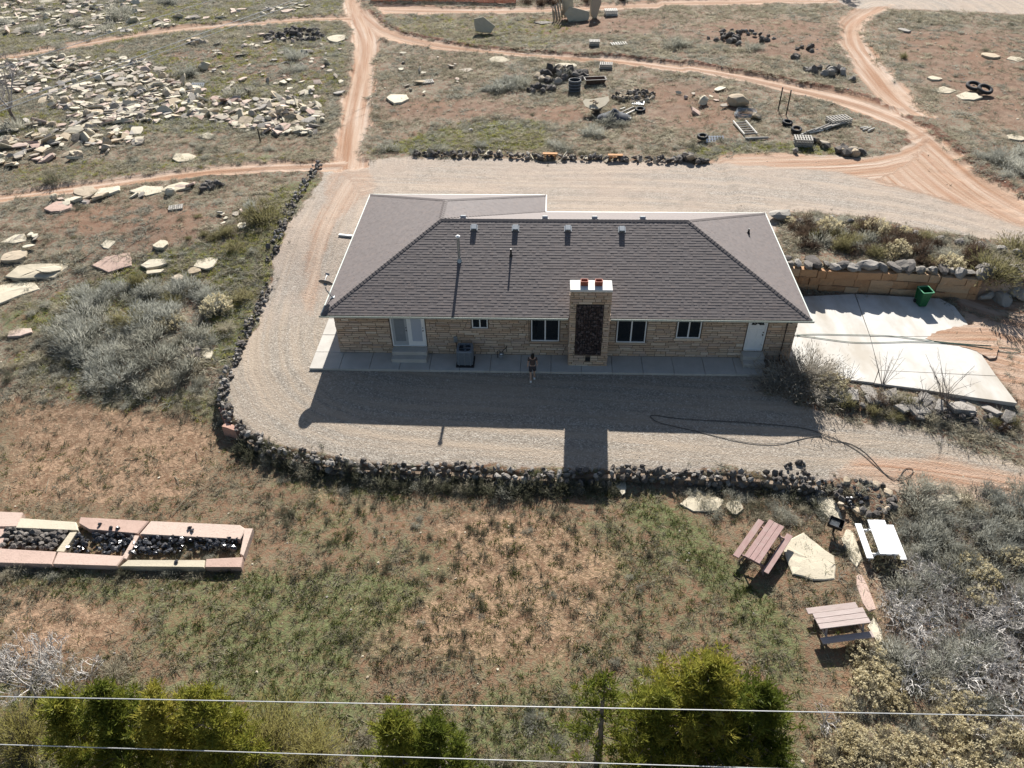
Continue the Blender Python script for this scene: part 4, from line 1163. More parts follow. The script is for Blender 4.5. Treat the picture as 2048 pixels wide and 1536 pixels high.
LG = [rock_mesh('lava_rock', 720 + j, .7, 1, M_GREY, .4) for j in range(3)]
WFs = smooth_line(WF, .4, 2); WLs = smooth_line(WL, .4, 2)
fw = tag(empty('rock_wall', (10, -8, -.6)), 'long low retaining wall of black lava rocks between gravel drive and front field', 'stone wall')
def zfw(x, y): return float(H(x, np.interp(x, WF[:, 0], WF[:, 1]) + .5)) + .1
def zlow(x, y): return float(H(x, y - .6)) - .05
gap = [k for k in range(len(WFs))]
block_row(fw, WFs + [0, -.2], zlow, .42, .22, mat_stone('brown_block', (.15, .105, .075), (.22, .165, .12), (.30, .235, .17), 3, .6, (.05, .04, .03), .5), 'block', (.4, 1.3), 1, .09)
rock_row(fw, WFs + [0, -.36], 150, [rock_mesh('face_stone', 760 + j, .75, 1, M_LAVA if j % 3 else M_GREY, .4) for j in range(6)], 'face_stone', (.13, .28), .14, lambda x, y: zlow(x, y) + R.uniform(.1, .4), 0)
rock_row(fw, WFs + [0, -.08], 270, LAVA[:7] + LG + LG, 'lava_rock', (.08, .25), .3, lambda x, y: zfw(x, y) - .13, 1.0)
lw = tag(empty('rock_wall', (-5, 5, 0)), 'curved low edging of black lava rocks along left side of gravel drive', 'stone wall')
seg1 = WLs[WLs[:, 1] > 9.2]; seg2 = WLs[WLs[:, 1] < 7.0]
zl = lambda x, y: float(H(np.interp(y, WLy, WLx) + .3, y)) + .08
zl0 = lambda x, y: float(H(x - .6, y)) - .06
rock_row(lw, seg1, 140, LAVA[:7] + LG + LG, 'lava_rock', (.08, .26), .34, lambda x, y: zl(x, y) - .05, .8)
rock_row(lw, seg2, 170, LAVA[:7] + LG + LG, 'lava_rock', (.08, .25), .28, lambda x, y: zl(x, y) - .05, .8)
block_row(lw, seg2[-4:] + [-.22, 0], zl0, .62, .3, M_REDB, 'block', (.7, 1.2), 1, .02)
p0 = seg2[-1]; block_row(lw, np.array([[p0[0] - .35, p0[1] - .2], [p0[0] + .45, p0[1] - .5]]), lambda x, y: -1.0, .8, .3, M_REDB, 'block', (1.2, 1.3), 1, .0)
# low stone edging behind the back yard
BK = smooth_line(Gpoly([(820, 311), (1000, 312), (1200, 320), (1410, 326)]), .5, 1)
bw = tag(empty('rock_edging', (10, 27, .9)), 'far low row of dark rocks edging the back of gravel yard', 'stone wall')
zb = lambda x, y: float(H(x, y)) + .12
rock_row(bw, BK, 150, LAVA[:7] + LG, 'lava_rock', (.14, .34), .34, zb, 1.0)
rock_row(bw, BK, 22, [SLABS['tan'][k] for k in range(4)] + [SLABS['cream'][k] for k in range(3)], 'flag', (.3, .6), .25, zb, 1.0)
# retaining wall of big squared sandstone with boulders on top, right of the house
rw = tag(empty('retaining_wall', (30, 7, 0)), 'rust coloured sandstone retaining wall behind the concrete driveway', 'retaining wall')
M_RUST = mat_stone('rust_sandstone', (.36, .2, .105), (.45, .27, .15), (.47, .34, .22), 1.6, .6, (.12, .07, .04), .4)
RWs = smooth_line(RW, .4, 1)
block_row(rw, RWs + [0, .12], -.1, 1.5, .34, M_RUST, 'sandstone_block', (.5, 1.8), 3, .06, .045)
for i in range(26):
    t = i / 25; k = t * (len(RWs) - 1); x, y = RWs[int(k)]
    s_ = R.uniform(.28, .55)
    o = link('boulder', R.choice(ROCKS['grey'] + ROCKS['lava'][:2]), None, (x + R.uniform(-.2, .2), y + R.uniform(.2, .55), 1.42 + s_ * .3), (R.uniform(-.3, .3), R.uniform(-.3, .3), R.uniform(0, 6)), (s_ * 1.25, s_ * .85, s_ * .85))
    tag(o, None, 'boulder'); later(o, 'grey boulder', 'on top of retaining wall', 'boulders on the retaining wall', s_)
p = G(1560, 436); o = link('boulder', ROCKS['grey'][1], None, (p[0], p[1], p[2] + .25), (0, .1, .3), (1.0, .6, .55)); tag(o, 'grey hollowed boulder at the back right corner of the house', 'boulder')
for u, v in ((1600, 440), (1640, 436), (1665, 432), (1700, 436), (1730, 440), (1760, 446), (1800, 452), (1830, 462), (1880, 470), (1920, 478), (1960, 486), (2000, 492), (2035, 500)):
    p = G(u, v + 8); s_ = R.uniform(.25, .5)
    o = link('boulder', R.choice(ROCKS['lava'] + ROCKS['grey']), None, (p[0], p[1], p[2] + .1), (R.uniform(-.4, .4), 0, R.uniform(0, 6)), (s_, s_ * .8, s_ * .7)); tag(o, None, 'boulder'); later(o, 'dark boulder', 'along planted bank top', 'boulders along the bank top', s_)
for u, v in ((1960, 575), (1985, 565), (2010, 585), (2035, 570), (2045, 595), (1990, 545), (2030, 545)):
    p = G(u, v); s_ = R.uniform(.4, .7)
    o = link('boulder', R.choice(ROCKS['grey']), None, (p[0], p[1], p[2] + .2), (R.uniform(-.4, .4), 0, R.uniform(0, 6)), (s_, s_ * .8, s_ * .7)); tag(o, None, 'boulder'); later(o, 'grey boulder', 'beyond retaining wall end', 'boulders at the wall end', s_)
# ledge of weathered flat rocks below the driveway slab
LED = smooth_line(Gpoly([(1640, 775), (1720, 785), (1800, 800), (1880, 812), (1960, 822), (2070, 845)]), .5, 1)
for i in range(34):
    k = R.uniform(0, len(LED) - 1.01); x, y = LED[int(k)]; s_ = R.uniform(.3, .75)
    o = put_slab((x + R.uniform(-.4, .4), y + R.uniform(-.6, .35), float(H(x, y)) + R.uniform(.05, .2)), s_, 'grey', None, (R.uniform(-.25, .15), R.uniform(-.2, .2)), zs=1.8, cat='stone slab', name='ledge_slab'); later(o, 'weathered grey slab', 'in driveway rock ledge', 'slabs of the ledge', s_)
for i in range(26):
    k = R.uniform(0, len(LED) - 1.01); x, y = LED[int(k)]; s_ = R.uniform(.14, .3)
    o = link('lava_rock', R.choice(LAVA), None, (x + R.uniform(-.4, .4), y + R.uniform(-1.1, -.2), float(H(x, y)) + .05), (R.random(), R.random(), R.uniform(0, 6)), s_); tag(o, None, 'rock'); later(o, 'dark lava rock', 'fallen below driveway ledge', 'rocks below the ledge', s_)
# fire ring at right, beside white table
fr = empty('fire_ring', G(1728, 998)); tag(fr, 'ring of black and pale rocks around a burnt fire pit above the white table', 'fire pit')
for k in range(30):
    a = 2 * math.pi * k / 30; rr = 1.15 + R.uniform(-.12, .12)
    o = link('ring_rock', R.choice(LAVA if R.random() < .75 else ROCKS['tan']), fr, (math.cos(a) * rr, math.sin(a) * rr * .85, .12 + .05 * R.random()), (R.random(), R.random(), R.random() * 6), R.uniform(.14, .28))
for k in range(22):
    o = link('char_rock', R.choice(OBS), fr, (R.uniform(-.8, .8), R.uniform(-.65, .65), .06), (R.random(), R.random(), R.random() * 6), R.uniform(.1, .22))
# black rock heap at the end of the front wall and in the brush
def heap(u, v, n, rad, meshes, size, label, group=None, name='rock_heap', part='rock', flat=.35):
    c = G(u, v); h_ = tag(empty(name, c), label, 'rock heap', group)
    for i in range(n):
        a = R.uniform(0, 6.28); q = rad * math.sqrt(R.random()); z = max(0, (1 - q / rad)) * rad * flat * R.uniform(.5, 1)
        x, y = q * math.cos(a), q * math.sin(a) * .8
        link(part, R.choice(meshes), h_, (x, y, float(H(c[0] + x, c[1] + y)) - c[2] + z + .05), (R.random(), R.random(), R.random() * 6), R.uniform(*size))
    return h_
heap(1606, 958, 34, 1.3, LAVA[:7] + LG, (.10, .22), 'black lava rock heap at the right end of front wall', flat=.08)
heap(382, 715, 16, .7, LAVA, (.2, .4), 'dark grey stacked rocks beside a pale slab in the left brush')
heap(590, 72, 70, 3.4, LAVA, (.25, .52), 'large heap of black rocks beside the dirt track at upper left', flat=.15)
heap(418, 374, 12, .8, LAVA, (.25, .45), 'small black rock heap at right end of the slab row')
heap(392, 86, 8, 1.1, [ROCKS['tan'][i] for i in range(5)], (.3, .6), 'brown stone heap in the bare soil at upper left')
heap(1120, 152, 46, 2.6, LAVA[:6] + ROCKS['tan'][:2], (.3, .62), 'brown and black rock heap in the middle yard')
heap(1082, 182, 18, 1.4, LAVA, (.3, .5), 'dark rock heap in front of the brown one in middle yard')
heap(1270, 196, 60, 2.0, [ROCKS['tan'][i] for i in range(4)] + LAVA[:5], (.16, .34), 'heap of brown split rocks right of the heart shaped slab')
heap(1480, 76, 34, 3.4, LAVA + ROCKS['grey'][:3], (.25, .5), 'scattered dark rock heap in the far right field', flat=.12)
heap(1660, 148, 18, 2.4, LAVA[:4] + ROCKS['grey'], (.3, .55), 'dark rock heap beside the bend of rising road', flat=.15)
heap(1618, 98, 7, 1.2, LAVA, (.25, .45), 'pair of dark rock clumps above the bend of road', flat=.15)
heap(1592, 114, 4, .6, LAVA, (.3, .5), 'small dark rock clump left of the clump pair', flat=.2)
heap(1630, 290, 9, .9, LAVA[:3] + ROCKS['tan'][:2], (.3, .6), 'dark rock heap behind the back edging at right')
heap(1700, 306, 10, 1.0, LAVA[:3] + ROCKS['tan'][:3], (.3, .6), 'brown rock heap at the right corner of the back yard')
heap(560, 232, 14, 1.2, ROCKS['tan'][:4] + LAVA[:3], (.3, .7), 'brown and black stone heap at the right of stone yard')
heap(1370, 318, 10, .9, LAVA, (.25, .45), 'black rocks at the right end of back edging')
for (u, v, s_, tone, lab) in ((1478, 212, 1.0, 'tan', 'large brown boulder standing alone in the right yard'), (1512, 238, .5, 'tan', 'square tan stone block beside the wire coil in right yard'), (1406, 208, .6, 'cream', 'upright cream stone in flag heap of the right yard'), (942, 262, .25, 'grey', 'small grey block in the yellow green grass'), (412, 140, .7, 'cream', 'pale topped boulder beside the grey bush at upper left'), (1590, 305, .35, 'grey', 'small grey stone in the green strip of right yard')):
    p = G(u, v); o = link('boulder', R.choice(ROCKS[tone]), None, (p[0], p[1], p[2] + s_ * .45), (0, 0, R.random() * 6), (s_ * 1.1, s_ * .8, s_ * .85)); tag(o, lab, 'boulder')

# ------------------------------------------------------------------ stone planter at left
pl = empty('planter_bed', G(240, 1085)); PLO = Vector(pl.location); tag(pl, 'long raised bed edged with pink sandstone slabs and filled with black rocks', 'planter')
def kerb(pts, tone, h=.30):
    z = float(H(*Gpoly([pts[0]])[0])) - .1
    P = np.array([at_z(u, v, PLO.z + h)[:2] for u, v in pts]); n = len(P); m = MB()
    c = P.mean(0); I = c + (P - c) * .97
    V = [(x, y, PLO.z - .15) for x, y in P] + [(x, y, PLO.z + h - .03) for x, y in P] + [(x, y, PLO.z + h + R.uniform(-.01, .01)) for x, y in I]
    F = [(k * n + i, k * n + (i + 1) % n, k * n + n + (i + 1) % n, k * n + n + i) for k in (0, 1) for i in range(n)] + [tuple(range(2 * n, 3 * n))]
    m.add(V, F)
    if np.cross(P[1] - P[0], P[2] - P[1]) < 0: 
        for k_ in m.f: m.f[k_] = [f[::-1] for f in m.f[k_]]
    o = m.obj('edging_slab', {'pink': M_PINK, 'cream': M_CREAM, 'red': M_REDB}[tone], pl); o.location = -PLO
kerb([(-30, 1022), (46, 1025), (34, 1053), (-30, 1053)], 'pink'); kerb([(40, 1036), (152, 1044), (156, 1060), (30, 1055)], 'cream')
kerb([(160, 1034), (298, 1042), (276, 1067), (178, 1058), (157, 1046)], 'pink'); kerb([(301, 1042), (480, 1050), (492, 1058), (480, 1078), (279, 1068)], 'pink')
kerb([(490, 1056), (506, 1056), (487, 1112), (480, 1108)], 'pink')
kerb([(-30, 1095), (112, 1103), (103, 1128), (-30, 1124)], 'pink'); kerb([(115, 1104), (250, 1112), (234, 1132), (105, 1128)], 'pink')
kerb([(255, 1120), (410, 1120), (408, 1134), (240, 1132)], 'cream'); kerb([(412, 1118), (486, 1114), (482, 1134), (410, 1134)], 'pink')
kerb([(140, 1064), (154, 1063), (128, 1104), (112, 1103)], 'cream', .28); kerb([(270, 1070), (279, 1071), (253, 1118), (243, 1116)], 'pink', .28); kerb([(0, 1057), (14, 1057), (2, 1097), (-14, 1097)], 'pink', .28)
for (q, n, mesh, sz) in (([(14, 1058), (142, 1063), (115, 1100), (0, 1096)], 85, LAVA, (.12, .24)), ([(152, 1064), (272, 1070), (245, 1112), (128, 1102)], 85, OBS, (.09, .19)), ([(280, 1072), (478, 1080), (470, 1098), (255, 1112)], 130, OBS, (.09, .19))):
    P = np.array([at_z(u, v, PLO.z + .15)[:2] for u, v in q]); lo, hi = P.min(0), P.max(0); got = 0
    while got < n:
        c = lo + NR.random(2) * (hi - lo)
        if not inpoly(c[0], c[1], P): continue
        got += 1
        link('black_rock', R.choice(mesh), pl, Vector((c[0], c[1], PLO.z + .14 + R.random() * .1)) - PLO, (R.random(), R.random(), R.random() * 6), R.uniform(*sz))
for (u, v) in ((200, 1048), (222, 1055), (236, 1056), (378, 1055), (384, 1060), (352, 1124)):
    p = at_z(u, v, PLO.z + .34); o = link('black_rock', R.choice(OBS), None, p, (R.random(), .3, R.random() * 6), .13); tag(o, None, 'rock'); later(o, 'black glassy rock', 'lying on planter edging slab', 'rocks on the planter edging')
# ------------------------------------------------------------------ things by the house
def lying(loc, rz=0., rx=0., ry=0.): return Matrix.Translation(loc) @ Matrix.Rotation(rz, 4, 'Z') @ Matrix.Rotation(rx, 4, 'X') @ Matrix.Rotation(ry, 4, 'Y')
def part(mb, name, mat, root, smooth=False):
    return mb.obj(name, mat, root, smooth)

# air conditioner
M_AC = mat_plain('ac_grey', (.20, .225, .25), .5, .2, .06); M_ACD = mat_plain('ac_dark', (.035, .04, .045), .6)
ac = tag(empty('air_conditioner', (7.26, -.27, .12)), 'grey louvred air conditioner on a black pad against the stone wall', 'air conditioner')
part(MB().bbox(-.47, .47, -.47, .47, 0, .06, .01), 'pad', M_DARK, ac)
def rsq(h, r, z, n=5):
    P = []
    for cx_, cy_, a0 in ((h - r, h - r, 0), (-h + r, h - r, 90), (-h + r, -h + r, 180), (h - r, -h + r, 270)):
        for k in range(n): a = math.radians(a0 + 90 * k / (n - 1)); P.append((cx_ + r * math.cos(a), cy_ + r * math.sin(a), z))
    return P
def loft(rings, cap=(False, False)):
    m = MB(); n = len(rings[0]); V = [p for r in rings for p in r]
    F = [(k * n + i, k * n + (i + 1) % n, k * n + n + (i + 1) % n, k * n + n + i) for k in range(len(rings) - 1) for i in range(n)]
    if cap[0]: F.append(tuple(range(n))[::-1])
    if cap[1]: F.append(tuple(range((len(rings) - 1) * n, len(rings) * n)))
    return m.add(V, F)
part(loft([rsq(.375, .1, .06), rsq(.375, .1, .8)], (True, True)), 'core', M_ACD, ac)
for k in range(11): part(loft([rsq(.39, .11, .1 + k * .062), rsq(.405, .11, .112 + k * .062), rsq(.405, .11, .14 + k * .062), rsq(.38, .11, .15 + k * .062)]), 'louvre', M_AC, ac)
ribs = MB()
for a in range(4):
    mm = Matrix.Rotation(a * math.pi / 2, 4, 'Z')
    for xo in (-.3, 0, .3): ribs.box(xo - .018, xo + .018, -.418, -.39, .07, .8, mm)
part(ribs, 'corner_rib', M_AC, ac)
n_ = len(rsq(.41, .12, .8)); top = [rsq(.41, .12, .79), rsq(.415, .12, .84), rsq(.395, .12, .87)]
ring = [tuple([.365 * p[0] / math.hypot(p[0], p[1]), .365 * p[1] / math.hypot(p[0], p[1]), .87]) for p in rsq(.41, .12, .87)]
part(loft(top + [ring, [(x * .98, y * .98, .80) for x, y, z in ring]]), 'top_cover', M_AC, ac)
g = MB()
for r_ in (.1, .19, .28, .35): g.tube([(r_ * math.cos(a), r_ * math.sin(a), .852) for a in np.linspace(0, 2 * math.pi, 22)], .005, 4, False)
for a in np.linspace(0, 2 * math.pi, 9)[:-1]: g.tube([(.03 * math.cos(a), .03 * math.sin(a), .85), (.365 * math.cos(a), .365 * math.sin(a), .858)], .004, 4)
part(g, 'fan_grille', M_ACD, ac)
fb = MB().lathe([(.0, 0), (.08, 0), (.08, .06), (.0, .07)], 12, (0, 0, .78))
for k in range(4):
    fb.box(.05, .29, -.09, .09, .0, .008, Matrix.Translation((0, 0, .80)) @ Matrix.Rotation(k * math.pi / 2, 4, 'Z') @ Matrix.Rotation(.35, 4, 'X'))
part(fb, 'fan', M_AC, ac)
ac.scale = (1, 1, 1.12)
eb = tag(empty('disconnect_box', (6.72, O - .06, 1.12)), 'small grey electric box on stone wall above air conditioner', 'electric box')
part(MB().bbox(-.09, .09, -.11, .0, 0, .01, .002).bbox(-.1, .1, -.06, .06, -.16, .16, .02, Matrix.Rotation(math.radians(0), 4, 'X')), 'box', M_METAL, eb)
part(MB().tube([(0, 0, -.16), (.02, 0, -.5), (.1, -.1, -.72), (.2, -.3, -.8)], .02, 6), 'conduit', M_DARK, eb)
# gas meter
gm = tag(empty('gas_meter', (9.12, .12, .12)), 'grey gas meter with bent pipe at the foot of stone wall', 'gas meter')
part(MB().lathe([(.0, -.09), (.12, -.09), (.135, -.05), (.135, .05), (.12, .09), (.0, .09)], 14).bbox(-.09, .09, -.07, .07, .0, .28, .02), 'meter', M_METAL, gm).matrix_local = Matrix.Translation((0, 0, .25)) @ Matrix.Rotation(math.radians(90), 4, 'X')
part(MB().lathe([(.0, 0), (.075, 0), (.06, .03), (0, .035)], 12), 'dial', M_WHITE, gm).matrix_local = Matrix.Translation((0, -.1, .3)) @ Matrix.Rotation(math.radians(90), 4, 'X')
part(MB().tube([(-.2, .05, -.1), (-.2, .05, .42), (-.1, .0, .5), (-.06, 0, .4)], .022, 6).tube([(.06, 0, .4), (.1, 0, .52), (.26, .1, .62), (.27, .26, .62)], .022, 6).tube([(.27, .15, .62), (.27, .15, .3)], .018, 6), 'gas_pipe', M_DARK, gm)

# satellite dish on the left roof slope
x_, y_ = 1., 1.5
for _ in range(20):
    p = at_z(665, 596, ZE + s * x_); x_, y_ = .5 * x_ + .5 * p[0], .5 * y_ + .5 * p[1]
sdsh = tag(empty('satellite_dish', (x_, y_, ZE + s * x_ + .02)), 'dark satellite dish on a bent mast at left front roof corner', 'satellite dish')
part(MB().bbox(-.12, .12, -.08, .08, -.03, .03, .01, Matrix.Rotation(-math.atan(s), 4, 'Y')), 'foot', M_METAL, sdsh)
part(MB().tube([(0, 0, 0), (-.12, .02, .2), (-.26, .04, .42), (-.28, .05, .62)], .028, 8), 'mast', M_METAL, sdsh)
part(MB().tube([(.08, .1, .03), (-.2, .05, .4)], .012, 6), 'strut', M_METAL, sdsh)
md = Matrix.Translation((-.28, .14, .74)) @ Matrix.Rotation(math.radians(12), 4, 'Y') @ Matrix.Rotation(math.radians(-52), 4, 'X')
m = MB(); prof = [(.02, .0), (.15, .012), (.28, .04), (.37, .075), (.375, .085), (.36, .085), (.27, .055), (.14, .026), (.02, .014)]
m.lathe(prof, 24, cap=False); dsh = part(m, 'dish', mat_plain('dish_grey', (.1, .1, .105), .5), sdsh, True); dsh.matrix_local = md
part(MB().tube([(0, -.36, .05), (0, -.2, .35), (0, -.02, .52)], .014, 6).box(-.1, .1, -.07, .07, .5, .58), 'receiver_arm', M_METAL, sdsh).matrix_local = md
part(MB().box(-.08, .08, -.08, .08, -.08, .0), 'bracket', M_METAL, sdsh).matrix_local = md

# green bin
M_GREEN = mat_plain('green_plastic', (.012, .095, .035), .4, 0, .12, 4, .4)
b = at_z(1841, 609, .08)
bn = tag(empty('wheeled_bin', b, .12), 'open green wheeled bin on concrete beside rust sandstone wall', 'bin')
def rect(hx, hy, z, c=(0, 0)): return [(c[0] + a * hx, c[1] + b_ * hy, z) for a, b_ in ((-1, -.85), (-.85, -1), (.85, -1), (1, -.85), (1, .85), (.85, 1), (-.85, 1), (-1, .85))]
part(loft([rect(.22, .26, .04), rect(.29, .33, .98), rect(.27, .31, .98), rect(.2, .24, .08)], (True, True)), 'body', M_GREEN, bn)
part(loft([rect(.31, .35, .95), rect(.335, .375, .97), rect(.335, .375, 1.01), rect(.28, .32, 1.01), rect(.28, .32, .97)]), 'rim', mat_plain('pale_green_plastic', (.06, .24, .12), .4), bn)
part(MB().bbox(-.31, .31, 0, .75, -.02, .03, .015, Matrix.Translation((0, .4, 1.0)) @ Matrix.Rotation(math.radians(-100), 4, 'X')), 'lid', M_GREEN, bn)
part(MB().tube([(-.25, .36, .96), (-.25, .44, .98), (.25, .44, .98), (.25, .36, .96)], .015, 6), 'handle', M_GREEN, bn)
for sx in (-1, 1):
    part(MB().lathe([(.0, -.03), (.1, -.03), (.12, -.01), (.12, .02), (.1, .03), (0, .03)], 14), 'wheel', M_DARK, bn).matrix_local = Matrix.Translation((sx * .25, .26, .12)) @ Matrix.Rotation(math.radians(90), 4, 'Y')
part(MB().tube([(-.25, .26, .12), (.25, .26, .12)], .012, 6), 'axle', M_DARK, bn)

# hoses
def hose(px, name, label, mat, r=.02, dz=.03):
    P = smooth_line([G(u, v) for u, v in px], .12, 3)
    P[:, 2] = [max(float(H(a, b_)), .085 if (24.1 < a < 35 and -1.5 < b_ < 6.6) else -9) + dz for a, b_ in P[:, :2]]
    return tag(MB().tube(P, r, 6).obj(name, mat), label, 'hose')
M_HOSEG = mat_plain('green_hose', (.05, .115, .09), .5); M_HOSEB = mat_plain('dark_hose', (.035, .036, .034), .5); M_HOSET = mat_plain('tan_hose', (.3, .24, .16), .5)
hose([(1585, 674), (1625, 671), (1700, 673), (1780, 674), (1850, 684), (1930, 692), (2010, 696), (2038, 699), (2042, 704), (2030, 707), (2005, 705), (1950, 696), (1900, 690), (1830, 686), (1770, 688), (1710, 689), (1660, 683), (1620, 677), (1585, 673)], 'garden_hose', 'thin green garden hose looped across the white concrete driveway', M_HOSEG, .017)
hose([(1300, 833), (1306, 830), (1350, 838), (1420, 842), (1500, 846), (1600, 855), (1640, 866), (1680, 882), (1720, 905), (1745, 928), (1770, 950), (1795, 962), (1822, 952), (1828, 940), (1815, 935), (1806, 942), (1800, 954), (1793, 960)], 'garden_hose', 'long dark hose with end loop lying across the gravel drive', M_HOSEB, .015)
hose([(1300, 834), (1312, 845), (1345, 853), (1400, 865), (1460, 880), (1510, 889), (1560, 889), (1595, 881), (1625, 873), (1648, 874), (1660, 884), (1690, 884), (1718, 896), (1740, 915), (1760, 938), (1775, 955), (1790, 962)], 'garden_hose', 'second dark hose strand curving closer to the front rock wall', M_HOSEB, .015)

# ------------------------------------------------------------------ person by the walkway
def skin(name, pts, edges, rad, mat, parent=None, root=0, sub=2):
    me = bpy.data.meshes.new(name); me.from_pydata([tuple(p) for p in pts], edges, []); me.materials.append(mat)
    o = link(name, me, parent)
    o.modifiers.new('skin', 'SKIN'); sv = me.skin_vertices[0].data
    for i, r_ in enumerate(rad): sv[i].radius = r_ if hasattr(r_, '__len__') else (r_, r_)
    for i in range(len(pts)): sv[i].use_root = (i == root)
    sb = o.modifiers.new('sub', 'SUBSURF'); sb.levels = sb.render_levels = sub
    return o
pp = G(1065, 760)
per = tag(empty('person', pp, 0.08), 'dark haired person in brown top and shorts standing at walkway edge', 'person')
M_SKIN = mat_plain('skin', (.45, .29, .21), .6, 0, .05); M_HAIR = mat_plain('dark_hair', (.012, .01, .009), .6, 0, .2); M_TOP = mat_plain('brown_cloth', (.075, .055, .05), .9, 0, .15); M_SHORT = mat_plain('dark_cloth', (.05, .045, .05), .9, 0, .15)
bp = [(0, 0, .95), (0, .01, 1.1), (0, 0, 1.28), (0, 0, 1.43), (0, .01, 1.5), (0, .02, 1.6), (0, .01, 1.68)]
br = [(.15, .11), (.125, .09), (.15, .1), (.1, .08), .05, (.075, .09), (.06, .07)]
be = [(0, 1), (1, 2), (2, 3), (3, 4), (4, 5), (5, 6)]
def chain(a, pts, rr):
    for p, r_ in zip(pts, rr):
        bp.append(p); br.append(r_); be.append((a, len(bp) - 1)); a = len(bp) - 1
    return a
for sx in (-1, 1):
    w_ = chain(3, [(sx * .17, 0, 1.42), (sx * .22, .01, 1.16), (sx * .235, .1 if sx > 0 else .02, .94)], [.06, .045, .032])
    hz = bp[-1]
    h0 = chain(w_, [(hz[0], hz[1] + .015, hz[2] - .07)], [(.022, .04)])
    for k in range(4): chain(h0, [(hz[0], hz[1] - .02 + .022 * k, hz[2] - .12), (hz[0] - sx * .012, hz[1] - .02 + .022 * k, hz[2] - .165 + .008 * abs(k - 1.5))], [.0095, .0085])
    chain(h0, [(hz[0] - sx * .015, hz[1] + .06, hz[2] - .07), (hz[0] - sx * .02, hz[1] + .075, hz[2] - .105)], [.011, .009])
    f_ = .13 if sx > 0 else -.12
    chain(0, [(sx * .09, 0, .86), (sx * .1, f_ * .5 + .03, .5), (sx * .1, f_ - .02, .09), (sx * .1, f_ + .1, .04)], [.09, .06, .042, (.045, .03)])
skin('body', bp, be, br, M_SKIN, per, 0)
skin('top', [(0, 0, .96), (0, .01, 1.1), (0, 0, 1.28), (0, 0, 1.42), (-.17, 0, 1.41), (.17, 0, 1.41), (-.205, .01, 1.25), (.205, .01, 1.25)], [(0, 1), (1, 2), (2, 3), (3, 4), (3, 5), (4, 6), (5, 7)], [(.17, .13), (.15, .115), (.17, .12), (.12, .1), .078, .078, .066, .066], M_TOP, per, 0)
skin('shorts', [(0, 0, .99), (0, 0, .9), (-.095, -.005, .82), (.095, .005, .82), (-.105, -.03, .56), (.105, .05, .56)], [(0, 1), (1, 2), (1, 3), (2, 4), (3, 5)], [(.16, .12), (.165, .125), .11, .11, .095, .095], M_SHORT, per, 0)
skin('hair', [(0, .0, 1.73), (0, -.02, 1.66), (0, -.05, 1.55), (0, -.07, 1.4)], [(0, 1), (1, 2), (2, 3)], [.06, (.1, .105), (.1, .07), (.07, .035)], M_HAIR, per, 0)
fc = MB().lathe([(0, -.012), (.012, 0), (0, .012)], 6, (-.032, .105, 1.62)).lathe([(0, -.012), (.012, 0), (0, .012)], 6, (.032, .105, 1.62))
part(fc, 'eyes', M_HAIR, per); part(MB().add([(-.013, .1, 1.57), (.013, .1, 1.57), (0, .128, 1.575), (0, .1, 1.62)], [(0, 2, 3), (1, 3, 2), (0, 1, 2)]), 'nose', M_SKIN, per)
part(MB().bbox(-.025, .025, .088, .1, 1.528, 1.54, .002), 'mouth', M_CLAY, per)
for sx, f_ in ((-1, -.12), (1, .13)): part(MB().bbox(-.045, .045, -.08, .18, 0, .085, .02, Matrix.Translation((sx * .1, f_ - .02, 0))), 'shoe', M_WHITE, per)

# ------------------------------------------------------------------ picnic tables
M_PNK = mat_wood('faded_pink_wood', (.27, .17, .155), (.44, .30, .27)); M_WHT = mat_plain('bleached_white_paint', (.80, .80, .79), .6, 0, .04); M_OLD = mat_wood('peeling_wood', (.34, .26, .23), (.55, .47, .43))
def picnic(c4, label, mat, benchlen=1.0, legmat=None):
    g0 = float(H(*at_z(*np.mean(c4, 0), -.4)[:2]))
    P = np.array([at_z(u, v, g0 + .74) for u, v in c4]); c = P.mean(0)
    e = (P[3] - P[0] + P[2] - P[1]) / 2; n = (P[1] - P[0] + P[2] - P[3]) / 2
    L, Wd = np.linalg.norm(e), np.linalg.norm(n); rz = math.atan2(e[1], e[0])
    t = tag(empty('picnic_table', (c[0], c[1], g0), rz), label, 'picnic table')
    k = 3; pw = Wd / k
    for i in range(k):
        y0 = -Wd / 2 + i * pw
        part(MB().bbox(-L / 2 + R.uniform(0, .03), L / 2 - R.uniform(0, .03), y0 + .006, y0 + pw - .006, .70, .74, .006), 'plank', mat, t)
    for sg in (-1, 1):
        y0 = sg * (Wd / 2 + .3)
        part(MB().bbox(-L / 2 * benchlen, L / 2 * benchlen, y0 - .13, y0 + .13, .41, .45, .006), 'bench', mat, t)
    for ex in (-L / 2 + .28, L / 2 - .28):
        f = MB().box(ex - .025, ex + .025, -Wd / 2 - .4, Wd / 2 + .4, .33, .41).box(ex - .025, ex + .025, -Wd / 2 + .02, Wd / 2 - .02, .62, .70)
        for sg in (-1, 1):
            f.tube([(ex + .045, sg * (Wd / 2 - .12), .70), (ex + .045, sg * (Wd / 2 + .22), -.08)], .045, 4)
        part(f, 'leg_frame', legmat or mat, t)
    part(MB().tube([(-L / 2 + .3, 0, .37), (-.1, 0, .68)], .03, 4).tube([(L / 2 - .3, 0, .37), (.1, 0, .68)], .03, 4), 'brace', legmat or mat, t)
    return t
picnic([(1539, 1038), (1569, 1053), (1520, 1127), (1487, 1112)], 'faded pink picnic table standing left of the big pale slab', M_PNK)
picnic([(1734, 1037), (1770, 1041), (1797, 1109), (1760, 1108)], 'bright white picnic table overgrown by brush on its right', M_WHT)
picnic([(1623, 1227), (1641, 1258), (1743, 1245), (1725, 1214)], 'peeling pinkish picnic table nearest to the pine trees', M_OLD)
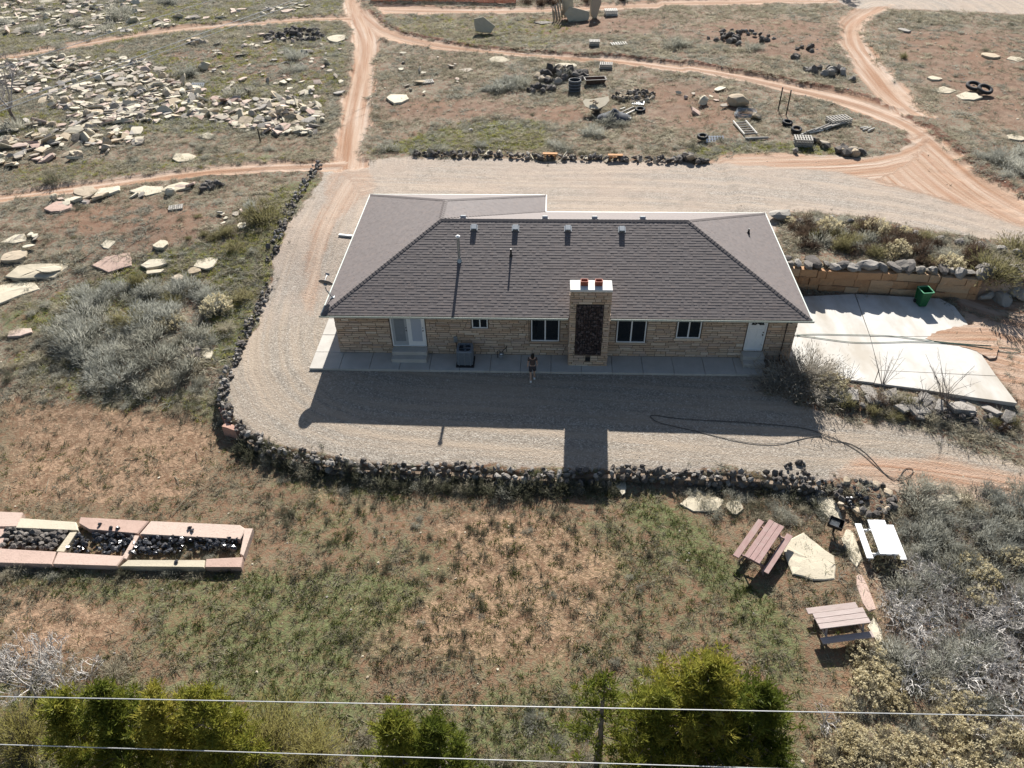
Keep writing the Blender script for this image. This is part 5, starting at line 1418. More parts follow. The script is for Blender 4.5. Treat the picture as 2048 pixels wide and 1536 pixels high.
# charcoal grill on the path
gp = G(1665, 1066); M_RUSTY = mat_plain('sooty_iron', (.02, .018, .018), .7, .3)
gr = tag(empty('park_grill', gp, -.5), 'black box charcoal grill on a post beside the stepping stones', 'grill')
part(MB().tube([(0, 0, -.1), (0, 0, .5)], .045, 8), 'post', M_RUSTY, gr)
part(MB().box(-.3, .3, -.22, .22, .5, .53).box(-.3, -.28, -.22, .22, .53, .75).box(.28, .3, -.22, .22, .53, .75).box(-.28, .28, .2, .22, .53, .75).box(-.28, .28, -.22, -.2, .53, .66), 'firebox', M_RUSTY, gr)
gg = MB()
for k in range(9): gg.tube([(-.24 + .045 * k, -.2, .66), (-.24 + .045 * k, .2, .66)], .008, 4)
part(gg, 'grate', M_METAL, gr); part(MB().box(-.2, .12, -.16, .14, .531, .545), 'ash', mat_plain('ash', (.3, .3, .3), .9), gr)

# ------------------------------------------------------------------ yard junk
M_GW = mat_wood('grey_weathered_wood', (.27, .25, .22), (.46, .43, .38)); M_PALE = mat_wood('pale_wood', (.55, .52, .46), (.72, .69, .62)); M_TYRE = mat_plain('tyre_rubber', (.022, .022, .024), .8); M_ORW = mat_wood('orange_wood', (.42, .2, .07), (.55, .29, .12))
def pallet(u, v, rz, n=1, label='', mat=None, L=1.2, Wd=1.05, tilt=0.):
    mat = mat or M_GW; L *= .85; Wd *= .85; p = G(u, v); t = tag(empty('pallet_stack' if n > 1 else 'pallet', p, rz), label, 'pallet')
    for q in range(n):
        z = .0 + q * .15; j = R.uniform(-.05, .05)
        for yb in (-Wd / 2 + .05, 0, Wd / 2 - .05): part(MB().box(-L / 2 + j, L / 2 + j, yb - .03, yb + .03, z + .02, z + .12), 'stringer', mat, t)
        for k in range(7):
            x0 = -L / 2 + k * (L - .11) / 6 + j
            part(MB().box(x0, x0 + .1, -Wd / 2, Wd / 2, z + .121, z + .14), 'slat', mat, t)
    t.rotation_euler = (tilt, 0, rz); return t
pallet(1676, 246, .3, 3, 'grey weathered pallet stack at right beside the log heap', L=2.0, Wd=1.3)
pallet(1605, 290, -.1, 4, 'tall weathered pallet stack at the right front of back yard junk', L=1.5, Wd=1.2)
pallet(1222, 30, .1, 4, 'pale pallet stack right of the far slab cluster', M_PALE, L=1.6, Wd=1.3)
pallet(1188, 90, 0, 3, 'grey crate-like pallet stack in the far field left of flat pallet', M_GW)
pallet(1238, 89, .2, 1, 'pale pallet lying flat and alone in the far field', M_PALE, L=1.9)
pallet(1212, 136, -.1, 3, 'dark weathered pallet stack close below the rising road', M_GW, L=1.4)
pallet(1430, 280, .05, 1, 'pallet of white slats beside a tyre at the back edging', M_WHT, L=1.6, Wd=.7, tilt=.5)
pallet(397, 173, .0, 1, 'pallet of white slats near the grey bush at upper left', M_WHT, L=1.4, Wd=.8, tilt=.5)
pallet(353, 417, .3, 1, 'small grey pallet lying in red soil below the slab row', M_GW, L=1.1, Wd=.8)
pallet(856, 165, .3, 1, 'grey broken pallet in the grass right of the dirt track', M_GW, L=1.3)
pallet(1277, 208, -.2, 1, 'white slatted pallet in front of the brown split rock heap', M_WHT, L=1.2)
def board(pa, pb, wd, th, z, label, mat, name='board', round_=False, group=None):
    a, b_ = G(*pa), G(*pb); a[2] += z; b_[2] += z
    if round_:
        c_ = (a + b_) / 2; o = MB().tube([a - c_, np.array([0, 0, .01]), b_ - c_], [wd / 2, wd / 2 * .92, wd / 2 * .8], 7).obj(name, mat); o.location = c_
    else:
        L = np.linalg.norm(b_ - a); c_ = (a + b_) / 2; m = Matrix.Rotation(math.atan2(b_[1] - a[1], b_[0] - a[0]), 4, 'Z')
        o = MB().bbox(-L / 2, L / 2, -wd / 2, wd / 2, -th / 2, th / 2, .005, m).obj(name, mat); o.location = c_
    if group: later(o, label, '', group)
    return tag(o, None if group else label, 'board' if not round_ else 'log')
board((678, 471), (706, 474), .16, .1, .06, 'white gutter length lying on gravel left of the house', M_WHITE, 'gutter_length')
def ladder(pa, pb, off, label):
    a, b_ = G(*pa), G(*pb); t = tag(empty('ladder_frame', a), label, 'ladder'); d = b_ - a; d[2] = 0; L = np.linalg.norm(d); e = d / L; n = np.array([-e[1], e[0], 0])
    for k in (0, 1):
        o0 = n * off * k; part(MB().tube([o0 + [0, 0, .15], o0 + d + [0, 0, .15]], .07, 6), 'rail', M_PALE, t)
    for k in range(6):
        q = d * (k + .5) / 6; part(MB().tube([q + [0, 0, .1], q + n * off + [0, 0, .1]], .05, 6), 'rung', M_GW, t)
ladder((1466, 246), (1488, 272), 1.0, 'long pale ladder-like frame lying in the right yard')
board((1490, 280), (1536, 278), .22, .2, .1, 'long grey log at the foot of the ladder-like frame', M_GW, 'log', True)
for k, (pa, pb) in enumerate((((1725, 262), (1742, 256)), ((1735, 264), (1748, 258)), ((1720, 258), (1735, 256)))):
    board(pa, pb, .14, .1, .08, 'short pale branch right of pallet stack', M_PALE, 'log', True, 'pale logs at far right of the yard')
for k in range(12):
    u = 1615 + 5.5 * k; board((u - 14, 272 - k * 1.2), (u + 14, 264 - k * 1.4 + R.uniform(-4, 4)), .16, .1, .1 + .06 * (k % 3), 'grey log in timber heap between pallet stacks', M_PALE if k % 3 == 0 else M_GW, 'log', True, 'logs of timber heap')
for k, (pa, pb) in enumerate((((1243, 228), (1268, 216)), ((1247, 234), (1275, 220)), ((1240, 222), (1250, 218)), ((1255, 238), (1262, 240)))):
    board(pa, pb, .12, .1, .12, 'grey plank end beside the dark fabric heap', M_PALE if k else M_GW, 'board', False, 'planks by the fabric heap')
def tyre(u, v, r, label, tilt=(0, 0), group=None, z=.1):
    p = G(u, v); m = MB(); 
    prof = [(r * .58, -.1), (r * .8, -.125), (r * .96, -.1), (r, -.04), (r, .04), (r * .96, .1), (r * .8, .125), (r * .58, .1), (r * .56, .0), (r * .58, -.1)]
    m.lathe(prof, 20, cap=False); o = m.obj('tyre', M_TYRE, None, True); o.location = (p[0], p[1], p[2] + z); o.rotation_euler = (tilt[0], tilt[1], 0)
    return tag(o, label, 'tyre', group)
tyre(1944, 182, .66, 'large black tyre on the pale slab, left one of the pair', (.25, 0), z=.45); tyre(1966, 190, .66, 'large black tyre on the pale slab, right one of the pair', (.3, .1), z=.5)
tyre(1404, 282, .42, 'upright standing black tyre beside white slatted pallet', (.1, 0), z=.35); tyre(1574, 249, .42, 'black tyre alone between the metal posts and pallets', (.15, .1), z=.15); tyre(1280, 223, .45, 'black tyre beside the dark fabric heap', (.1, 0), z=.15); tyre(1592, 264, .42, 'black tyre on the grass left of the timber heap', (.2, 0), z=.2)
# wire coil
wc = MB(); p = G(1490, 232)
for k in range(14):
    a = np.linspace(0, 2 * math.pi, 20); r_ = .75 + R.uniform(-.12, .12); tl = R.uniform(-.15, .15)
    wc.tube([(p[0] + r_ * math.cos(t_), p[1] + r_ * math.sin(t_), p[2] + .12 + .02 * k + tl * math.cos(t_)) for t_ in a], .015, 4, False)
tag(wc.obj('wire_coil', M_METAL), 'loose coil of pale wire in the right yard', 'wire')
# trough, barrel, posts
p = G(1190, 168); tr = tag(empty('metal_trough', p, .12), 'open rusty metal trough standing alone in the middle yard', 'trough')
part(loft([rect(.75, .3, .0), rect(.95, .45, .5), rect(.9, .4, .5), rect(.7, .26, .05)], (True, True)), 'tub', mat_plain('rusty_iron', (.12, .075, .055), .7, .2, .4), tr)
part(loft([rect(.93, .43, .47), rect(.99, .49, .49), rect(.99, .49, .53), rect(.92, .42, .53)]), 'rim', M_GW, tr)
p = G(1149, 182); br_ = tag(empty('wire_basket', p), 'dark cylindrical wire basket in front of the brown rock heap', 'basket')
part(MB().lathe([(.5, 0), (.55, .5), (.55, 1.0), (.5, 1.0), (.48, .1)], 16, cap=False), 'drum', mat_plain('dark_mesh', (.06, .065, .07), .7), br_)
for k in range(4): part(MB().lathe([(.565, .1 + .27 * k), (.58, .12 + .27 * k), (.565, .14 + .27 * k)], 16, cap=False), 'hoop', M_METAL, br_)
for u0, v0, v1, lab in ((1556, 222, 174, 'thin dark metal post, left of the two in right yard'), (1572, 231, 180, 'thin dark metal post, right of the two in right yard'), (521, 283, 257, 'single dark leaning post in the stone yard')):
    p = G(u0, v0); h_ = at_y(u0, v1, p[1])[2] - p[2]
    tag(MB().tube([p - [0, 0, .3], p + [0, 0, h_]], .05, 6).obj('metal_post', M_DARK), lab, 'post')
# heart shaped slab on a block
p = G(1192, 225); o = link('boulder', ROCKS['lava'][2], None, (p[0], p[1], p[2] + .3), (0, 0, 1), (.6, .5, .5)); tag(o, 'dark block under the heart shaped slab', 'boulder')
a = [(-.1, -1.0), (.5, -.7), (.95, -.1), (1.0, .55), (.55, .5), (.2, .55), (-.2, .5), (-.7, .75), (-.95, .4), (-.9, -.3), (-.6, -.8)]
m = MB(); n = len(a); m.add([(x * 1.1, y * .9, -.12) for x, y in a] + [(x * 1.15, y * .95, .0) for x, y in a], [tuple(range(n))[::-1], tuple(range(n, 2 * n))] + [(i, (i + 1) % n, n + (i + 1) % n, n + i) for i in range(n)])
o = m.obj('heart_slab', M_CREAM); o.location = (p[0], p[1] + .1, p[2] + .85); o.rotation_euler = (.25, -.1, .2); tag(o, 'pale heart shaped slab propped on a dark block with stones on it', 'stone slab')
for k in range(7):
    o = link('stone', R.choice(ROCKS['tan']), None, (p[0] - .15 + R.uniform(-.35, .35), p[1] - .1 + R.uniform(-.3, .3), p[2] + .92 + R.uniform(0, .06)), (R.random(), 0, R.random() * 6), R.uniform(.1, .2)); tag(o, None, 'stone'); later(o, 'small brown stone', 'on the heart shaped slab', 'stones on the heart slab')
# fabric heap
m = MB(); p = G(1228, 238); nx_ = 18
gx = np.linspace(-1.6, 1.6, nx_); X_, Y_ = np.meshgrid(gx, gx * .7, indexing='ij'); rr = np.hypot(X_ / 1.6, Y_ / 1.1)
Z_ = np.clip(1 - rr, 0, 1) ** .7 * .8 * (.6 + .8 * fbm(X_ * 1.6 + 5, Y_ * 1.6, 3)) - .05
V = np.stack([X_ + p[0], Y_ + p[1], Z_ + p[2]], -1).reshape(-1, 3); id_ = np.arange(nx_ * nx_).reshape(nx_, nx_)
F = np.stack([id_[:-1, :-1], id_[1:, :-1], id_[1:, 1:], id_[:-1, 1:]], -1).reshape(-1, 4); F = F[(np.clip(1 - rr, 0, 1)[:-1, :-1] > 0).ravel()]
tag(link('fabric_heap', mesh_np('fabric_heap', V, [F], mat_plain('dark_fabric', (.06, .065, .075), .85, 0, .4, 3), True)), 'crumpled dark grey fabric heap in the middle yard', 'fabric heap')
# orange-brown benches at the back edging
for u, v, lab in ((1100, 318, 'small orange wooden bench at the back edging'), (1230, 321, 'low orange brown planks leaning in the back edging')):
    p = G(u, v); t = tag(empty('wooden_bench', p, -.03), lab, 'bench')
    part(MB().bbox(-.55, .55, -.16, .16, .4, .46, .008), 'seat', M_ORW, t); part(MB().box(-.42, -.34, -.15, .15, -.05, .4), 'leg', M_ORW, t); part(MB().box(.34, .42, -.15, .15, -.05, .4), 'leg', M_ORW, t); part(MB().box(-.34, .34, -.03, .03, .2, .28), 'stretcher', M_ORW, t)
# orange net fence at the top
M_NET = mat_plain('orange_net', (.62, .13, .06), .7, 0, .15, 3)
a, b_ = G(742, 4), G(1032, 7); fe = tag(empty('net_fence', a), 'low orange plastic net fence along the far pale track', 'fence'); L = np.linalg.norm(b_ - a); rz = math.atan2(b_[1] - a[1], b_[0] - a[0]); fe.rotation_euler = (0, 0, rz)
nn = int(L / 2.4)
for k in range(nn + 1): part(MB().tube([(L * k / nn, 0, -.2), (L * k / nn, 0, 1.35)], .03, 6), 'post', M_DARK, fe)
for k in range(nn):
    x0, x1 = L * k / nn + .03, L * (k + 1) / nn - .03; m = MB()
    for q in range(9): m.box(x0, x1, .035, .045, .08 + q * .135, .18 + q * .135)
    for q in range(12): xq = x0 + (x1 - x0) * q / 11; m.box(xq - .01, xq + .01, .047, .055, .05, 1.28)
    part(m, 'net_panel', M_NET, fe)

# ------------------------------------------------------------------ overhead wires
M_WIRE = mat_plain('aluminium_wire', (.62, .62, .6), .35, .5, .05)
def wire(pa, pb, z, r, label, sag=0.):
    a, b_ = at_z(*pa, z), at_z(*pb, z); d = b_ - a
    P = [a + d * t for t in np.linspace(-1.2, 2.2, 24)]
    if sag: P = [p + np.array([0, 0, sag * ((i / 23 - .5) ** 2 - .25)]) for i, p in enumerate(P)]
    return tag(MB().tube(P, r, 6).obj('power_line', M_WIRE), label, 'power line', 'overhead power lines')
wire((0, 1393), (2048, 1432), 8.6, .0125, 'upper of the two white power lines crossing in front of the pines')
wire((0, 1489), (1350, 1531), 3.4, .0145, 'lower of the two white power lines crossing in front of the pines')
wire((0, 137), (424, 0), 9.0, .018, 'thin pale power line nearest the upper left corner')
wire((20, 205), (588, 0), 9.0, .02, 'thin pale power line, middle one of the upper left three')
wire((61, 200), (612, 0), 9.0, .018, 'thin pale power line, lowest one of the upper left three')
# ------------------------------------------------------------------ vegetation
def blades(P0, P1, P2, w, rg):
    d = P2 - P0; r_ = rg.normal(size=d.shape); sd_ = np.cross(d, r_); sd_ /= np.linalg.norm(sd_, axis=1)[:, None] + 1e-9
    w = np.asarray(w, float).reshape(-1, 1)
    n = len(P0); V = np.stack([P0 - sd_ * w, P0 + sd_ * w, P1 + sd_ * w * .8, P1 - sd_ * w * .8, P2], 1).reshape(-1, 3)
    i = np.arange(n)[:, None] * 5
    return V, [i + np.array([[0, 1, 2, 3]]), i + np.array([[3, 2, 4]])]

def radial(rg, n, up=.15, spread=1.0):
    v = rg.normal(size=(n, 3)); v[:, 2] = np.abs(v[:, 2]) * .8 + up; v[:, :2] *= spread
    return v / np.linalg.norm(v, axis=1)[:, None]

def bush_mesh(name, seed, mat, nstem=70, nleaf=620, h=.8, leaf=.22, w=.014, stemw=.01, lump=.35, inner=.35, droop=0., leafup=.4):
    """dome of stems with leaf blades gathered in uneven clumps"""
    rg = np.random.default_rng(seed); m = MB()
    nc = 16; C = radial(rg, nc, .05) * (rg.uniform(1 - lump, 1.05, nc)[:, None]); C[:, 2] *= h
    if nstem:
        k = rg.integers(0, nc, nstem); T = C[k] * rg.uniform(.75, 1.05, nstem)[:, None] + rg.normal(0, .12, (nstem, 3))
        B = rg.normal(0, .1, (nstem, 3)) * [1, 1, 0] - [0, 0, .05]
        m.addnp(*blades(B, (B + T) / 2 + rg.normal(0, .05, (nstem, 3)) + [0, 0, .06], T, np.full(nstem, stemw), rg))
    k = rg.integers(0, nc, nleaf)
    Q = C[k] * rg.uniform(inner, 1.0, nleaf)[:, None] + rg.normal(0, .16, (nleaf, 3)) * [1, 1, .8]
    Q[:, 2] = np.maximum(Q[:, 2], .02)
    d = Q / (np.linalg.norm(Q, axis=1)[:, None] + 1e-6) + rg.normal(0, .45, (nleaf, 3)) + [0, 0, leafup]; d /= np.linalg.norm(d, axis=1)[:, None]
    l = leaf * rg.uniform(.6, 1.3, nleaf)[:, None]
    m.addnp(*blades(Q, Q + d * l * .55, Q + d * l - [0, 0, droop] * l, w * rg.uniform(.7, 1.3, nleaf), rg))
    return m.mesh(name, mat)

def twig_mesh(name, seed, mat, n0=9, depth=4, h=1.0, r0=.04, spread=.85):
    """crooked branching twigs as thin three sided tubes"""
    r_ = random.Random(seed); m = MB()
    def grow(p, d, l, r, k):
        pts = [p]; q = Vector(p); dd = Vector(d)
        for _ in range(3):
            dd = (dd + Vector((r_.gauss(0, .28), r_.gauss(0, .28), r_.gauss(.02, .2)))).normalized(); q = q + dd * l / 3
            if q.z < .03: q.z = .03
            pts.append(tuple(q))
        m.tube(pts, np.linspace(r, r * .6, 4), 3, False)
        if k > 0:
            for _ in range(r_.randint(2, 3)):
                nd = (dd + Vector((r_.gauss(0, .6), r_.gauss(0, .6), r_.gauss(.1, .35)))).normalized()
                grow(pts[r_.choice((2, 3, 3))], nd, l * r_.uniform(.55, .85), r * .58, k - 1)
    for i in range(n0):
        a = 6.283 * i / n0 + r_.uniform(-.3, .3)
        grow((r_.uniform(-.1, .1), r_.uniform(-.1, .1), -.03), Vector((math.cos(a) * spread, math.sin(a) * spread, r_.uniform(.3, 1.1))).normalized(), h * .48 * r_.uniform(.8, 1.2), r0 * r_.uniform(.7, 1.1), depth - 1)
    return m.mesh(name, mat)

def flower_mesh(name, seed, mat, n=90, h=.85):
    rg = np.random.default_rng(seed); m = MB()
    C = radial(rg, n, .25) * rg.uniform(.8, 1.05, n)[:, None]; C[:, 2] *= h
    nb = 11
    Q = np.repeat(C, nb, 0) + rg.normal(0, .045, (n * nb, 3)); d = radial(rg, n * nb, .4)
    m.addnp(*blades(Q, Q + d * .05, Q + d * .1, np.full(n * nb, .03), rg))
    return m.mesh(name, mat)

L_SAGE = mat_leaf('sage_leaf', [(.2, (.19, .19, .155)), (.45, (.32, .315, .26)), (.7, (.44, .425, .35)), (.9, (.52, .49, .41))], 0.5)
L_BLUE = mat_leaf('blue_grey_twig', [(.2, (.21, .212, .185)), (.5, (.39, .39, .335)), (.8, (.57, .555, .475))], 0.45)
L_STRAW = mat_leaf('straw', [(.2, (.27, .235, .16)), (.5, (.43, .39, .29)), (.85, (.55, .51, .40))], 0.5)
L_OLIVE = mat_leaf('olive_leaf', [(.2, (.11, .1, .045)), (.5, (.22, .2, .1)), (.85, (.36, .32, .18))], 0.45)
L_FLOW = mat_leaf('cream_seed_head', [(.2, (.5, .43, .25)), (.5, (.64, .56, .36)), (.85, (.74, .67, .48))], 0.45)
L_BROWN = mat_leaf('brown_leaf', [(.2, (.075, .05, .035)), (.5, (.15, .105, .075)), (.85, (.24, .175, .12))], .2)
L_TWIG = mat_leaf('bleached_twig', [(.2, (.36, .33, .30)), (.5, (.5, .47, .43)), (.85, (.64, .61, .57))], .0)
L_DTWIG = mat_leaf('dark_twig', [(.2, (.10, .085, .075)), (.5, (.19, .165, .15)), (.85, (.28, .25, .22))], .0)
L_WEED = mat_leaf('dull_weed', [(.2, (.07, .072, .045)), (.5, (.125, .125, .082)), (.85, (.21, .2, .145))], 0.4)
L_GREEN = mat_leaf('green_grass', [(.2, (.045, .062, .018)), (.5, (.1, .12, .032)), (.85, (.2, .2, .07))], 0.5)
L_LIME = mat_leaf('yellow_green_grass', [(.2, (.15, .16, .035)), (.5, (.26, .26, .065)), (.85, (.42, .385, .15))], 0.55)
L_DRY = mat_leaf('dry_grass', [(.2, (.19, .165, .11)), (.5, (.31, .28, .205)), (.85, (.44, .40, .30))], 0.5)
L_PINE = mat_leaf('pine_needle', [(.15, (.05, .078, .014)), (.4, (.13, .155, .025)), (.58, (.27, .265, .045)), (.76, (.43, .37, .075))], 0.4, .5, 3.2)
L_WILL = mat_leaf('yellow_twig', [(.2, (.18, .16, .045)), (.5, (.31, .28, .09)), (.85, (.44, .39, .16))], 0.5)
M_BARK = mat_stone('bark', (.15, .12, .10), (.2, .165, .14), (.26, .22, .19), 6, .8, (.04, .03, .025), .5)
M_BARE = mat_plain('bare_bark', (.36, .335, .315), .9, 0, .25)

BK_ = {
 'sage': [bush_mesh('sagebrush', 10 + i, L_SAGE, 90, 800, .62, .2, .013) for i in range(5)],
 'blue': [bush_mesh('grey_brush', 30 + i, L_BLUE, 140, 1150, .72, .21, .011, .008, .45, .4) for i in range(4)],
 'straw': [bush_mesh('straw_clump', 50 + i, L_STRAW, 260, 420, .6, .32, .011, .009, .3, .1, .4, .1) for i in range(4)],
 'olive': [bush_mesh('olive_bush', 70 + i, L_OLIVE, 120, 950, .9, .2, .013) for i in range(3)],
 'brown': [bush_mesh('brown_shrub', 90 + i, L_BROWN, 200, 620, 1.0, .17, .016, .012, .5) for i in range(4)],
 'weed': [bush_mesh('weed_clump', 110 + i, L_WEED, 90, 330, .95, .28, .014, .01, .5) for i in range(4)],
 'rabbit': [bush_mesh('rabbitbrush', 130 + i, L_DRY, 240, 480, .8, .2, .011, .011, .35) for i in range(3)],
 'corner': [bush_mesh('twiggy_shrub', 190 + i, mat_leaf('pale_shrub_leaf' , [(.2, (.2, .17, .135)), (.5, (.34, .305, .25)), (.85, (.50, .465, .39))], .3), 420, 1700, .95, .10, .008, .006, .45, .45) for i in range(2)],
 'twig': [twig_mesh('dead_brush', 150 + i, L_TWIG) for i in range(4)],
 'dtwig': [twig_mesh('dead_brush', 170 + i, L_DTWIG, 9, 4, .9, .022) for i in range(3)],
}
FLW = [flower_mesh('seed_heads', 200 + i, L_FLOW) for i in range(3)]
BNAME = {'sage': 'sagebrush', 'blue': 'grey_brush', 'straw': 'straw_clump', 'olive': 'olive_bush', 'brown': 'brown_shrub', 'weed': 'weed_clump', 'rabbit': 'rabbitbrush', 'twig': 'dead_brush', 'dtwig': 'dead_brush', 'corner': 'twiggy_shrub'}
BDESC = {'sage': 'grey green sagebrush', 'blue': 'blue grey brush', 'straw': 'pale straw clump', 'olive': 'round olive green bush', 'brown': 'brown leafless shrub', 'weed': 'dull green weed clump', 'rabbit': 'cream headed rabbitbrush', 'twig': 'bleached dead twig brush', 'dtwig': 'dark dead twig brush'}
def bush(kind, xy, r, where=None, label=None, hs=1.0):
    z = float(H(xy[0], xy[1])) - .04
    o = link(BNAME[kind], R.choice(BK_[kind]), None, (xy[0], xy[1], z), (R.uniform(-.08, .08), R.uniform(-.08, .08), R.uniform(0, 6.28)), (r, r * R.uniform(.85, 1.1), r * hs * R.uniform(.85, 1.2)))
    tag(o, label, 'bush')
    if not label: later(o, BDESC[kind], where, 'bushes ' + where, r)
    if kind == 'rabbit': tag(link('seed_heads', R.choice(FLW), o), kind='stuff')
    return o
def pxr(u, v, rp):
    p = G(u, v); return p, rp * np.linalg.norm(p - CAM) / CF
def fill(kinds, wts, poly, n, r0, r1, where, hs=1.0, mind=.0):
    P = Gpoly(poly); lo, hi = P.min(0), P.max(0); got = []; tries = 0
    while len(got) < n and tries < n * 60:
        tries += 1; q = lo + NR.random(2) * (hi - lo)
        if not inpoly(q[0], q[1], P): continue
        r = R.uniform(r0, r1)
        if any(math.hypot(q[0] - g_[0], q[1] - g_[1]) < mind * (r + g_[2]) for g_ in got): continue
        got.append((q[0], q[1], r)); bush(R.choices(kinds, wts)[0], q, r, where, hs=hs)

# left brush patch
fill(['blue', 'sage', 'straw', 'olive'], [.5, .3, .12, .08], [(95, 640), (170, 585), (300, 560), (410, 575), (440, 620), (430, 690), (395, 735), (370, 770), (260, 790), (180, 760), (110, 690)], 64, .65, 1.25, 'in the thick left patch', 1.15, .34)
fill(['sage', 'straw', 'weed'], [.4, .35, .25], [(0, 620), (100, 600), (110, 700), (180, 780), (330, 810), (330, 830), (100, 790), (0, 760)], 34, .3, .6, 'below the left patch', 1.0, .4)
fill(['straw', 'weed', 'sage'], [.5, .3, .2], [(350, 780), (430, 740), (445, 820), (480, 850), (420, 830), (340, 820)], 18, .3, .55, 'outside the edging corner', 1.1, .4)
for u, v, r, k, lab in ((72, 720, 26, 'straw', 'pale straw clump at the bottom left of the brush patch'), (130, 692, 30, 'straw', 'large pale straw clump left of the brush patch'), (130, 722, 20, 'straw', 'small pale straw clump right of the bottom left one'),
                        (525, 440, 42, 'olive', 'big round olive bush beside the upper lava edging'), (505, 420, 24, 'blue', 'grey bush tucked against the big round olive bush'),
                        (445, 470, 22, 'olive', 'first olive grass clump left of the round bush'), (425, 478, 14, 'olive', 'second olive grass clump in the row left of round bush'), (408, 470, 12, 'olive', 'third olive grass clump in the row'), (472, 498, 22, 'olive', 'olive bush in front of the round bush'), (455, 465, 16, 'olive', 'small olive clump beside the first one'), (377, 478, 9, 'olive', 'small dark olive clump alone in red soil'),
                        (435, 620, 30, 'rabbit', 'cream headed bush at the right end of brush patch'), (485, 600, 28, 'olive', 'grey olive bush against lava edging mid way'), (345, 650, 24, 'rabbit', 'cream headed bush in the heart of brush patch'),
                        (368, 690, 16, 'weed', 'brown bush behind the black rocks in the brush'), (450, 660, 26, 'straw', 'straw bush beside the lower lava edging'),
                        (1588, 762, 84, 'corner', 'large bare twiggy bush at the right front corner of house'), (1622, 750, 58, 'corner', 'dark twiggy bush merging with corner bush'), (1660, 775, 34, 'rabbit', 'cream headed bush right of the large corner bush'),
                        (1545, 772, 42, 'corner', 'dark bush in house shadow left of the corner bush'),
                        (1975, 575, 52, 'olive', 'big grey olive bush at the right end of retaining wall'), (2030, 500, 36, 'olive', 'olive bush at the right edge of bank'),
                        (1838, 44, 7, 'weed', 'tiny dark shrub in the far right field'), (1806, 116, 10, 'olive', 'round dark green shrub in the right field'), (2022, 50, 8, 'weed', 'dark shrub at far right edge'),
                        (30, 262, 30, 'sage', 'grey green bush under the bare tree'), (110, 366, 26, 'weed', 'dark green bush at the edge of orange road')):
    p, rr = pxr(u, v, r); bush(k, p, rr, label=lab, hs=1.15 if k in ('brown', 'dtwig') else 1.0)
# upper left field
for u, v, r in ((100, 32, 16), (240, 38, 28), (160, 52, 18), (210, 62, 22), (80, 66, 16), (10, 50, 18), (60, 64, 16), (330, 8, 22), (470, 192, 26), (495, 185, 22), (590, 118, 22), (580, 142, 24), (600, 140, 18), (570, 105, 14), (300, 180, 16), (200, 205, 16), (370, 150, 30), (385, 150, 20), (250, 25, 18), (120, 96, 14)):
    p, rr = pxr(u, v, r); bush(R.choice(['blue', 'sage']), p, rr, 'among upper left stones')
fill(['sage', 'straw', 'weed'], [.5, .35, .15], [(0, 130), (300, 120), (600, 200), (600, 285), (280, 300), (0, 330)], 60, .35, .7, 'between stone yard flags', .8, .4)
fill(['sage', 'straw'], [.6, .4], [(0, 0), (290, 0), (280, 55), (120, 80), (0, 90)], 26, .4, .8, 'between far corner stones', .8, .4)
fill(['sage', 'straw', 'weed'], [.5, .35, .15], [(130, 330), (420, 270), (640, 300), (300, 330)], 22, .3, .6, 'above the orange road', .7, .4)
fill(['sage', 'straw', 'weed', 'olive'], [.45, .25, .2, .1], [(20, 420), (300, 400), (560, 365), (610, 380), (540, 500), (420, 560), (140, 560)], 46, .25, .55, 'below the orange road', .75, .4)
# middle yard
for u, v, r in ((1000, 178, 30), (975, 180, 16), (1040, 172, 26), (1020, 165, 26), (1128, 155, 22), (1150, 152, 18), (1215, 245, 26), (1185, 268, 26), (1240, 250, 18), (1130, 298, 24), (1110, 292, 18), (960, 292, 18), (880, 300, 20), (770, 300, 22), (795, 300, 16), (830, 308, 14), (870, 252, 12), (1345, 92, 24), (1362, 90, 20), (1500, 98, 18), (1520, 98, 14), (1480, 100, 12)):
    p, rr = pxr(u, v, r); bush(R.choice(['blue', 'sage', 'sage', 'straw']), p, rr, 'in the middle yard')
fill(['sage', 'weed', 'straw'], [.5, .25, .25], [(780, 110), (950, 120), (1400, 150), (1700, 220), (1800, 290), (1650, 300), (1300, 300), (760, 300), (760, 200)], 36, .22, .5, 'across the rear yard', .7, .4)
fill(['sage', 'weed', 'straw'], [.5, .25, .25], [(800, 50), (1640, 20), (1680, 140), (1400, 125), (950, 90)], 14, .25, .5, 'above the rising road', .7, .4)
fill(['sage', 'weed'], [.7, .3], [(1800, 40), (2048, 40), (2048, 360), (1990, 330), (1860, 200)], 26, .25, .6, 'in far right field', .7, .4)
for u, v, r in ((1960, 320, 20), (1990, 318, 26), (2020, 330, 30), (2040, 345, 26), (2010, 355, 18), (2045, 310, 20)):
    p, rr = pxr(u, v, r); bush('blue', p, rr, 'by the right road')
fill(['weed', 'straw', 'sage'], [.4, .3, .3], [(740, 305), (1420, 312), (1660, 300), (1660, 292), (1400, 285), (1000, 300), (740, 292)], 46, .25, .5, 'behind the back edging', .8, .35)
# planted bank at right
fill(['brown', 'sage', 'rabbit', 'olive', 'straw'], [.46, .2, .08, .12, .14], [(1575, 440), (1650, 438), (1720, 445), (1840, 470), (1935, 485), (1960, 520), (1920, 545), (1840, 530), (1700, 512), (1610, 505)], 76, .45, .95, 'on the planted bank', 1.1, .28)
fill(['straw', 'sage'], [.6, .4], [(1900, 485), (2048, 505), (2048, 560), (1960, 540)], 14, .4, .8, 'at the bank end', .9, .4)
# ledge below the driveway
fill(['straw', 'dtwig', 'olive', 'brown'], [.35, .3, .2, .15], [(1690, 785), (1800, 805), (1900, 825), (2048, 850), (2048, 880), (1900, 855), (1780, 840), (1680, 815)], 26, .35, .75, 'on the rock ledge', 1.1, .4)
